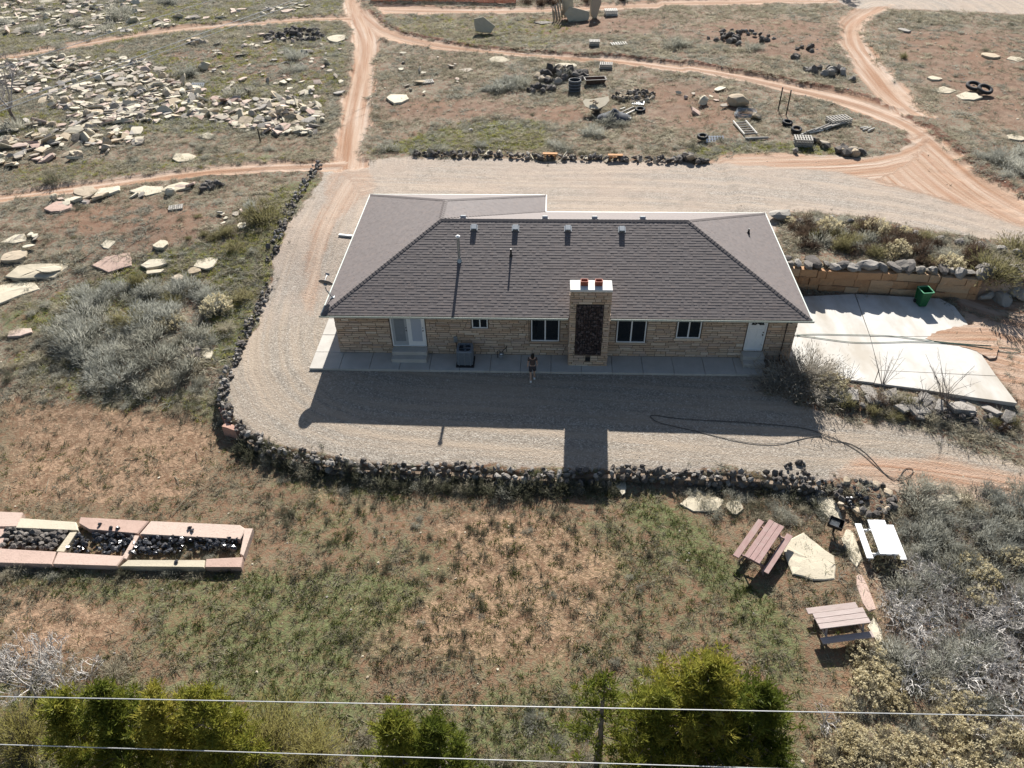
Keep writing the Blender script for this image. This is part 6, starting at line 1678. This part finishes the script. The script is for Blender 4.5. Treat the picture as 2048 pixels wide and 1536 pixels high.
# foot of the front wall
fill(['weed', 'straw', 'sage'], [.6, .15, .25], [(480, 885), (620, 930), (800, 955), (1000, 965), (1240, 965), (1240, 985), (1000, 990), (780, 975), (600, 950), (480, 910)], 96, .35, .7, 'at the front wall foot', 1.15, .28)
fill(['weed', 'sage', 'straw', 'dtwig'], [.2, .4, .25, .15], [(1340, 975), (1640, 985), (1660, 1040), (1560, 1050), (1430, 1040)], 34, .3, .6, 'above the pink table', .9, .38)
fill(['weed', 'sage'], [.8, .2], [(480, 920), (820, 990), (1240, 1000), (1240, 1120), (700, 1180), (520, 1020)], 64, .16, .36, 'in upper front field', 1.1, .5)
fill(['weed', 'sage'], [.8, .2], [(700, 1180), (1300, 1100), (1340, 1320), (900, 1400), (650, 1320)], 50, .14, .3, 'in middle front field', 1.3, .5)
fill(['straw', 'weed', 'sage'], [.4, .35, .25], [(-20, 1130), (480, 1136), (480, 1156), (-20, 1160)], 24, .25, .5, 'before the planter', 1.0, .4)
fill(['straw', 'sage'], [.5, .5], [(60, 1100), (470, 1118), (470, 1090), (280, 1090), (60, 1090)], 14, .18, .34, 'in the planter', 1.0, .4)
# thicket at lower right
fill(['dtwig', 'blue', 'sage', 'straw'], [.2, .4, .3, .1], [(1800, 1000), (1860, 960), (2060, 970), (2060, 1180), (1900, 1180), (1830, 1100)], 44, .5, 1.05, 'right of white table', 1.0, .36)
fill(['twig', 'dtwig', 'blue', 'sage'], [.5, .24, .16, .10], [(1800, 1100), (1900, 1180), (2060, 1180), (2060, 1400), (1900, 1420), (1800, 1330), (1770, 1230)], 84, .55, 1.0, 'in the dead thicket', .9, .27)
fill(['rabbit', 'straw', 'sage', 'twig'], [.58, .12, .18, .12], [(1730, 1300), (1790, 1280), (1920, 1420), (2060, 1400), (2060, 1640), (1600, 1640), (1640, 1450), (1720, 1380)], 62, .45, .85, 'at lower right corner', 1.0, .36)
for u, v, r in ((1780, 1130, 30), (1945, 1140, 34), (1970, 1160, 28), (1960, 1200, 26), (2020, 1120, 24), (1745, 1110, 20)):
    p, rr = pxr(u, v, r); bush('rabbit', p, rr, 'around white table')
fill(['sage', 'weed', 'dtwig'], [.4, .3, .3], [(1660, 1060), (1700, 1060), (1760, 1220), (1790, 1300), (1760, 1300), (1700, 1180)], 8, .25, .45, 'beside the stone path', .9, .4)
fill(['straw', 'sage', 'weed'], [.55, .2, .25], [(480, 1500), (700, 1480), (1000, 1440), (1180, 1430), (1180, 1640), (480, 1640)], 34, .3, .6, 'between the pines', .9, .4)
fill(['twig', 'straw'], [.6, .4], [(-20, 1300), (130, 1290), (240, 1350), (200, 1420), (-20, 1430)], 14, .5, .8, 'beside the bare shrub', 1.0, .4)
fill(['dtwig', 'brown'], [.5, .5], [(1040, 4), (1240, 0), (1280, 8), (1040, 10)], 12, .6, 1.1, 'along far pale track', 1.2, .3)

# bare trees and saplings
def bare_tree(x, y, h, seed, name, label, r0=.13, depth=5, mat=M_BARE, n0=4, cat='tree'):
    r_ = random.Random(seed); tr_, br_ = MB(), MB(); z = float(H(x, y))
    root = tag(empty(name, (x, y, z)), label, cat)
    top = Vector((r_.uniform(-.2, .2), r_.uniform(-.2, .2), h * .28))
    tr_.tube([(0, 0, -.2), tuple(top * .5), tuple(top)], [r0 * 1.2, r0, r0 * .85], 8)
    def grow(p, d, l, r, k):
        pts = [tuple(p)]; q = Vector(p); dd = Vector(d)
        for _ in range(3):
            dd = (dd + Vector((r_.gauss(0, .15), r_.gauss(0, .15), r_.gauss(.06, .1)))).normalized(); q = q + dd * l / 3; pts.append(tuple(q))
        br_.tube(pts, np.linspace(r, r * .6, 4), 4 if r > .02 else 3, False)
        if k > 0:
            for _ in range(r_.randint(3, 4)):
                nd = (dd + Vector((r_.gauss(0, .5), r_.gauss(0, .5), r_.gauss(.05, .35)))).normalized()
                grow(Vector(pts[r_.choice((1, 2, 3, 3))]), nd, l * r_.uniform(.55, .8), max(.008, r * .55), k - 1)
    for i in range(n0):
        a = 6.283 * i / n0 + r_.uniform(-.4, .4)
        grow(top * r_.uniform(.7, 1), Vector((math.cos(a) * .6, math.sin(a) * .6, r_.uniform(.5, 1.1))).normalized(), h * .34, r0 * .6, depth - 1)
    part(tr_, 'trunk', mat if mat is not M_BARE else M_BARK, root); part(br_, 'branches', mat, root)
p = G(34, 252); bare_tree(p[0], p[1], 6.0, 3, 'bare_tree', 'bare grey tree standing in the stone yard at left edge', .15, 5)
p = G(72, 1398); bare_tree(p[0], p[1], 2.6, 5, 'bare_shrub', 'bare whitish branching shrub at lower left beside the pine', .05, 5, L_TWIG, 5, 'shrub')
p = G(130, 1370); bare_tree(p[0], p[1], 1.6, 8, 'bare_shrub', 'low bare shrub between branching shrub and pine top', .035, 4, L_TWIG, 5, 'shrub')
for i, (u, v, h_) in enumerate(((1765, 772, 2.0), (1885, 800, 2.8), (1895, 812, 2.2), (1840, 812, 1.6), (1690, 775, 1.3))):
    p = G(u, v); r_ = random.Random(60 + i); m = MB()
    for k in range(9):
        a = r_.uniform(0, 6.28); q = Vector((math.cos(a) * .6, math.sin(a) * .6, 1)).normalized() * h_ * r_.uniform(.6, 1.1)
        m.tube([(0, 0, -.05), (q.x * .4 + r_.gauss(0, .05), q.y * .4 + r_.gauss(0, .05), q.z * .5), tuple(q)], [.018, .012, .005], 4, False)
        for _ in range(3):
            t_ = r_.uniform(.4, .85); b0 = q * t_; e_ = b0 + Vector((r_.gauss(0, .25), r_.gauss(0, .25), r_.uniform(.1, .4))); m.tube([tuple(b0), tuple(e_)], [.008, .004], 3, False)
    o = m.obj('bare_sapling', L_DTWIG); o.location = p; tag(o, None, 'shrub'); later(o, 'bare thin stemmed sapling', 'rising from driveway rock ledge', 'saplings on the rock ledge', h_)
p = G(1490, 958); m = MB(); r_ = random.Random(77)
for k in range(26):
    a = r_.uniform(-.5, .5); l = r_.uniform(.4, .95); m.tube([(0, 0, .1), (math.cos(a) * l * .5, math.sin(a) * l * .5, .25 + r_.uniform(0, .15)), (math.cos(a) * l, math.sin(a) * l, .2 + r_.uniform(-.1, .25))], [.015, .01, .004], 3, False)
o = m.obj('fallen_branch', mat_leaf('tan_branch', [(.2, (.36, .26, .13)), (.8, (.5, .38, .22))], 0)); o.location = p; tag(o, 'dry tan fallen branch lying on the black front wall', 'branch')
for i, (ua, va, ub, vb) in enumerate(((345, 1032, 388, 980), (372, 1015, 385, 1000), (92, 985, 98, 960), (350, 955, 358, 970), (392, 905, 396, 918), (250, 920, 280, 918))):
    a, b_ = G(ua, va), G(ub, vb); o = MB().tube([[0, 0, .05], (b_ - a) / 2 + [.05, 0, .12], b_ - a + [0, 0, .06]], [.02, .015, .008], 5).obj('dry_stalk', L_STRAW); o.location = a; tag(o, None, 'stalk'); later(o, 'thin pale dry stalk', 'lying on the red field', 'dry stalks on the red field')

# pines
def pine(x, y, h, rad, seed, label, nlimb=34, dens=1.0, shape=1.0, bare=.12):
    rg = np.random.default_rng(seed); r_ = random.Random(seed); z = float(H(x, y))
    root = tag(empty('pine_tree', (x, y, z)), label, 'tree')
    part(MB().tube([(0, 0, -.3), (.05, 0, h * .3), (.0, .05, h * .65), (0, 0, h * .97)], [h * .02, h * .017, h * .011, .01], 9), 'trunk', M_BARK, root)
    lim = MB(); tips = []; 
    for i in range(nlimb):
        t = bare + (1 - bare) * (i + r_.random()) / nlimb
        zz = h * t * .97; a = i * 2.4 + r_.uniform(-.4, .4)
        prof = (1 - t) ** .68 * (1 if t > .3 else .65 + t) * shape
        L = rad * max(.14, prof) * (r_.uniform(.5, .95) if r_.random() < .45 else r_.uniform(.95, 1.22)); up_ = .1 + .3 * t
        ze_ = min(zz + L * up_, h * .98); p1 = np.array([math.cos(a) * L * .5, math.sin(a) * L * .5, zz + (ze_ - zz) * .35]); p2 = np.array([math.cos(a) * L, math.sin(a) * L, ze_])
        lim.tube([(0, 0, zz), p1, p2], [.012 + .018 * L / 2, .012 + .008 * L / 2, .006], 5, False)
        k = int((2.4 + 4.4 * L) * dens)
        for _ in range(k):
            q = r_.uniform(.35, 1.02); c = (p1 + (p2 - p1) * (q * 2 - 1)) if q > .5 else p1 * q * 2 + np.array([0, 0, zz]) * (1 - q * 2)
            side = rg.normal(0, .17 + .15 * L * (1 - abs(q - .65)), 3) * [1, 1, .6]
            e = c + side
            if r_.random() < .3: lim.tube([tuple(c), tuple(e)], [.008, .005], 3, False)
            tips.append(e)
    for _ in range(int(8 * dens)): tips.append(np.array([rg.normal(0, .14), rg.normal(0, .14), h * r_.uniform(.86, 1.0)]))
    part(lim, 'limbs', M_BARK, root)
    T = np.array(tips); nb = 50
    K = len(T) * nb; cs = np.repeat(rg.uniform(.16, .34, len(T)), nb)[:, None]
    d = rg.normal(size=(K, 3)); d[:, 2] = np.abs(d[:, 2]) * .9 + .25; d /= np.linalg.norm(d, axis=1)[:, None]
    core = rg.normal(0, .2, (K, 3)) * cs
    Q = np.repeat(T, nb, 0) + core + d * cs * rg.uniform(.05, .5, (K, 1))
    l = cs * rg.uniform(.55, .95, (K, 1))
    V, F = blades(Q, Q + d * l * .6, Q + d * l + [0, 0, .02], np.full(K, .016), rg)
    link('crown', mesh_np('crown', V, F, L_PINE), root)
def pine_px(u, v, ztop, rad, seed, label, **k):
    p = at_z(u, v, ztop); pine(p[0], p[1], ztop - float(H(p[0], p[1])), rad, seed, label, **k)
pine_px(1425, 1338, 4.6, 2.45, 1, 'largest dense pine at the bottom right of centre', nlimb=64, dens=1.3)
pine_px(1535, 1392, 4.0, 1.9, 12, 'shorter pine merging with the right side of the largest', nlimb=48, dens=1.25)
pine_px(1325, 1392, 4.0, 1.7, 13, 'narrow pine merging with the left side of the largest', nlimb=42, dens=1.2)
pine_px(1212, 1352, 4.6, 1.2, 2, 'thin sparse pine with a single leader left of the largest', nlimb=20, dens=.6)
pine_px(108, 1400, 4.2, 1.35, 3, 'dense pine nearest the lower left corner', nlimb=38, dens=1.25)
pine_px(200, 1382, 4.6, 1.5, 14, 'dense pine second from the lower left corner', nlimb=44, dens=1.25)
pine_px(302, 1400, 4.2, 1.35, 15, 'golden green pine third from the lower left corner', nlimb=38, dens=1.15)
pine_px(388, 1388, 4.5, 1.4, 4, 'golden green pine right of the other lower left pines', nlimb=40, dens=1.1)
pine_px(790, 1440, 3.6, 1.35, 6, 'small pine at the bottom left of centre', nlimb=36, dens=1.15)
pine_px(868, 1452, 3.4, 1.25, 16, 'small pine touching the right side of the bottom centre pine', nlimb=32, dens=1.1)
# yellow twiggy willow
for u, v, zt, rr, sd_, lab in ((520, 1440, 1.3, 1.9, 1, 'yellow twiggy willow right of the lower left pines'), (610, 1478, .8, 1.5, 2, 'lower yellow willow spreading beside the taller one'), (0, 1440, 1.4, 1.6, 3, 'yellow twiggy willow cut by the left edge'), (430, 1470, 1.3, 1.5, 4, 'yellow willow close against the golden pine')):
    p = at_z(u, v, zt); z = float(H(p[0], p[1])); h_ = zt - z
    root = tag(empty('willow_bush', (p[0], p[1], z)), lab, 'shrub'); rg = np.random.default_rng(300 + sd_)
    n = 260; d = radial(rg, n, .5, .8); B = rg.normal(0, .12, (n, 3)) * [1, 1, 0]; T = d * [rr, rr, h_ * 1.05] * rg.uniform(.6, 1.05, (n, 1))
    m = MB(); m.addnp(*blades(B, (B + T) / 2 + [0, 0, .12], T, np.full(n, .014), rg)); part(m, 'stems', L_DTWIG, root)
    n = 5200; k = rg.integers(0, 260, n); Q = B[k] + (T[k] - B[k]) * rg.uniform(.35, 1.05, (n, 1)) + rg.normal(0, .11, (n, 3)); dd = d[k] * .6 + rg.normal(0, .4, (n, 3)) + [0, 0, .5]; dd /= np.linalg.norm(dd, axis=1)[:, None]; l = rg.uniform(.12, .32, (n, 1))
    m = MB(); m.addnp(*blades(Q, Q + dd * l * .5, Q + dd * l, np.full(n, .007), rg)); part(m, 'twigs', L_WILL, root)
p = G(1700, -12); pine(p[0] - 1, p[1] + 2, 5.0, 2.2, 21, 'dark tree just beyond the top edge throwing shade on gravel', nlimb=40, dens=.5)

# ------------------------------------------------------------------ ground cover: tufts instanced on points
def tuft(name, seed, mat, n, h, rad, w, lean=.5):
    rg = np.random.default_rng(seed); m = MB()
    B = rg.normal(0, rad * .4, (n, 3)) * [1, 1, 0] - [0, 0, .02]; d = radial(rg, n, 1 / max(.15, lean) * .35, 1.0) * [lean * 1.6, lean * 1.6, 1]
    l = h * rg.uniform(.6, 1.2, (n, 1)); T = B + d * l
    m.addnp(*blades(B, B + d * l * .55 + [0, 0, .03 * h], T, w * rg.uniform(.7, 1.3, n), rg))
    return m.mesh(name, mat)
def proto_col(name, meshes):
    c = bpy.data.collections.new(name)
    for i, me in enumerate(meshes):
        o = bpy.data.objects.new(name + '_tuft', me); c.objects.link(o)
    return c
def scatter(name, pts, scl, col_, label=None):
    me = bpy.data.meshes.new(name); n = len(pts)
    me.vertices.add(n); me.vertices.foreach_set('co', np.asarray(pts, np.float32).ravel())
    rot = np.stack([NR.normal(0, .14, n), NR.normal(0, .14, n), NR.uniform(0, 6.28, n)], 1).astype(np.float32)
    a = me.attributes.new('rot', 'FLOAT_VECTOR', 'POINT'); a.data.foreach_set('vector', rot.ravel())
    a = me.attributes.new('scl', 'FLOAT', 'POINT'); a.data.foreach_set('value', np.asarray(scl, np.float32))
    a = me.attributes.new('idx', 'INT', 'POINT'); a.data.foreach_set('value', NR.integers(0, len(col_.objects), n).astype(np.int32))
    ng = bpy.data.node_groups.new('scatter_' + name, 'GeometryNodeTree')
    ng.interface.new_socket('Geometry', in_out='INPUT', socket_type='NodeSocketGeometry'); ng.interface.new_socket('Geometry', in_out='OUTPUT', socket_type='NodeSocketGeometry')
    N = ng.nodes.new; gi, go = N('NodeGroupInput'), N('NodeGroupOutput'); ip = N('GeometryNodeInstanceOnPoints'); ci = N('GeometryNodeCollectionInfo')
    ci.inputs['Collection'].default_value = col_; ci.inputs['Separate Children'].default_value = True; ci.inputs['Reset Children'].default_value = True
    def na(nm, ty):
        x_ = N('GeometryNodeInputNamedAttribute'); x_.data_type = ty; x_.inputs[0].default_value = nm; return x_.outputs[0]
    er = N('FunctionNodeEulerToRotation')
    ng.links.new(na('rot', 'FLOAT_VECTOR'), er.inputs[0]); ng.links.new(er.outputs[0], ip.inputs['Rotation'])
    ng.links.new(na('scl', 'FLOAT'), ip.inputs['Scale']); ng.links.new(na('idx', 'INT'), ip.inputs['Instance Index']); ip.inputs['Pick Instance'].default_value = True
    ng.links.new(gi.outputs[0], ip.inputs['Points']); ng.links.new(ci.outputs[0], ip.inputs['Instance']); ng.links.new(ip.outputs[0], go.inputs[0])
    o = link(name, me); md_ = o.modifiers.new('scatter', 'NODES'); md_.node_group = ng
    return tag(o, label, None, None, 'stuff')
house_poly = np.array([(-1, -1.1), (22.8, -1.1), (22.8, .3), (24.6, .3), (24.6, 11.4), (11.4, 11.4), (11.4, 13.7), (-1, 13.7)])
drv = np.array([at_z(u, v, .08)[:2] for u, v in [(1480, 596), (1880, 598), (1925, 640), (1870, 665), (1945, 698), (1992, 750), (2034, 806), (1950, 795), (1690, 760), (1480, 745)]])
def sample(n, density, box):
    x0, x1, y0, y1 = box; out = []
    x = NR.uniform(x0, x1, n); y = NR.uniform(y0, y1, n)
    # inside the view wedge with a margin for a step aside
    dx, dy = x - CAM[0], y - CAM[1]; ok = (np.abs(dx + .058 * dy) < (.80 * dy + 8)) & (dy > 6)
    p = density(x, y); ok &= NR.random(n) < p
    ok &= ~inpoly(x, y, house_poly) & ~inpoly(x, y, drv)
    x, y = x[ok], y[ok]
    i = np.clip(np.searchsorted(GX, x), 1, len(GX) - 1); j = np.clip(np.searchsorted(GY, y), 1, len(GY) - 1)
    fx = (x - GX[i - 1]) / (GX[i] - GX[i - 1]); fy = (y - GY[j - 1]) / (GY[j] - GY[j - 1])
    z = (ZZ[i - 1, j - 1] * (1 - fx) + ZZ[i, j - 1] * fx) * (1 - fy) + (ZZ[i - 1, j] * (1 - fx) + ZZ[i, j] * fx) * fy
    return np.stack([x, y, z], 1)
bare_ = np.clip(grav * .985 + dirt * .98, 0, 1)
def free(x, y): return 1 - np.clip(gmask(bare_, x, y) * 1.08, 0, 1)
def d_dry(x, y): return free(x, y) * (1 - .75 * gmask(bare, x, y)) * (.28 + .9 * (fbm(x * .5, y * .5, 3) > .5)) * (1 - .75 * gmask(sand, x, y)) * .8
def d_green(x, y): return free(x, y) * np.clip(gmask(green, x, y) * 1.7 * (fbm(x * .6 + 9, y * .6, 3)) * 1.5 - .25, 0, 1)
def d_lawn(x, y): return free(x, y) * gmask(lawn, x, y)
NEAR, FAR = (-40, 60, -26, 30), (-85, 95, 30, 92)
dry = proto_col('dry_grass', [tuft('dry_grass', 400 + i, L_DRY, 16, .14, .16, .008, 1.3) for i in range(4)])
grn = proto_col('green_grass', [tuft('green_grass', 420 + i, L_GREEN, 18, .14, .16, .008, .8) for i in range(4)])
lime = proto_col('lime_grass', [tuft('lime_grass', 440 + i, L_LIME, 18, .15, .16, .009, .8) for i in range(4)])
weedc = proto_col('weed_tuft', [tuft('weed_tuft', 460 + i, L_WEED, 16, .26, .10, .008, .45) for i in range(4)])
sagec = proto_col('sage_tuft', [tuft('sage_tuft', 480 + i, L_SAGE, 34, .2, .22, .009, 1.3) for i in range(4)])
strawc = proto_col('straw_tuft', [tuft('straw_tuft', 490 + i, L_STRAW, 34, .2, .22, .009, 1.3) for i in range(4)])
STONEYARD = Gpoly([(-60, 0), (680, 0), (690, 60), (670, 280), (600, 310), (300, 335), (-60, 360)])
def go_(name, n, dens, box, c, s0, s1):
    p = sample(n, dens, box)
    if len(p): scatter(name, p, NR.uniform(s0, s1, len(p)), c)
    return len(p)
tot = [go_('dry_grass', 90000, d_dry, NEAR, dry, .7, 1.5), go_('dry_grass', 100000, d_dry, FAR, dry, 1.1, 2.3),
       go_('green_grass', 120000, lambda x, y: np.clip(d_green(x, y) + .14 * gmask(lawn, x, y), 0, 1) * (y < -6), NEAR, grn, .6, 1.4), go_('lime_grass', 60000, lambda x, y: d_green(x, y) * (y > -6), NEAR, lime, .7, 1.7), go_('lime_grass', 50000, d_green, FAR, lime, 1., 2.0),
       go_('weed_tufts', 40000, lambda x, y: d_lawn(x, y) * (fbm(x * .9 + 4, y * .9, 3) > .52) * .55 * (1 - .5 * gmask(sand, x, y)), NEAR, weedc, .5, 1.25),
       go_('sage_tufts', 40000, lambda x, y: free(x, y) * (1 - gmask(lawn, x, y)) * (fbm(x * .4 + 40, y * .4, 3) > .5) * .42, NEAR, sagec, .6, 1.5),
       go_('sage_tufts', 46000, lambda x, y: free(x, y) * (fbm(x * .3 + 40, y * .3, 3) > .48) * .5 * (1 - .8 * gmask(bare, x, y)), FAR, sagec, .8, 1.8)]
tot += [go_('straw_tufts', 60000, lambda x, y: free(x, y) * (1 - gmask(lawn, x, y)) * (fbm(x * .45 + 90, y * .45 + 7, 3) > .54) * .5 * (1 - .8 * gmask(bare, x, y)), NEAR, strawc, .6, 1.6),
        go_('straw_tufts', 70000, lambda x, y: free(x, y) * (fbm(x * .35 + 90, y * .35 + 7, 3) > .54) * .5 * (1 - .8 * gmask(bare, x, y)), FAR, strawc, .9, 1.9),
        go_('sage_tufts', 42000, lambda x, y: free(x, y) * inpoly(x, y, STONEYARD) * .45, (-85, -2, 28, 92), sagec, .8, 1.6),
        go_('lime_grass', 42000, lambda x, y: free(x, y) * inpoly(x, y, STONEYARD) * (fbm(x * .4 + 3, y * .4, 3) > .52) * .7, (-85, -2, 28, 92), lime, 1., 2.2)]
stc = proto_col('pebble', [rock_mesh('pebble', 950 + j, .65, 1, m_, .3) for j, m_ in enumerate((M_CREAM, M_TAN, M_GREY, M_GREY, M_CREAM))])
tot += [go_('loose_pebbles', 9000, lambda x, y: .5 * gmask(grav, x, y), NEAR, stc, .018, .05), go_('field_stones', 7000, lambda x, y: free(x, y) * .4 * (1 - .6 * gmask(lawn, x, y)), NEAR, stc, .025, .09),
        go_('field_stones', 14000, lambda x, y: free(x, y) * (.25 + .75 * inpoly(x, y, STONEYARD)), FAR, stc, .05, .17),
        go_('edge_weeds', 20000, lambda x, y: (gmask(blur(m_yard, 10), x, y) < .93) * (gmask(m_yard, x, y) > .5) * (fbm(x * .7, y * .7, 3) > .54) * .5 * (1 - gmask(dirt, x, y)), NEAR, weedc, .3, .9)]
print('tufts', tot)

settle_labels()
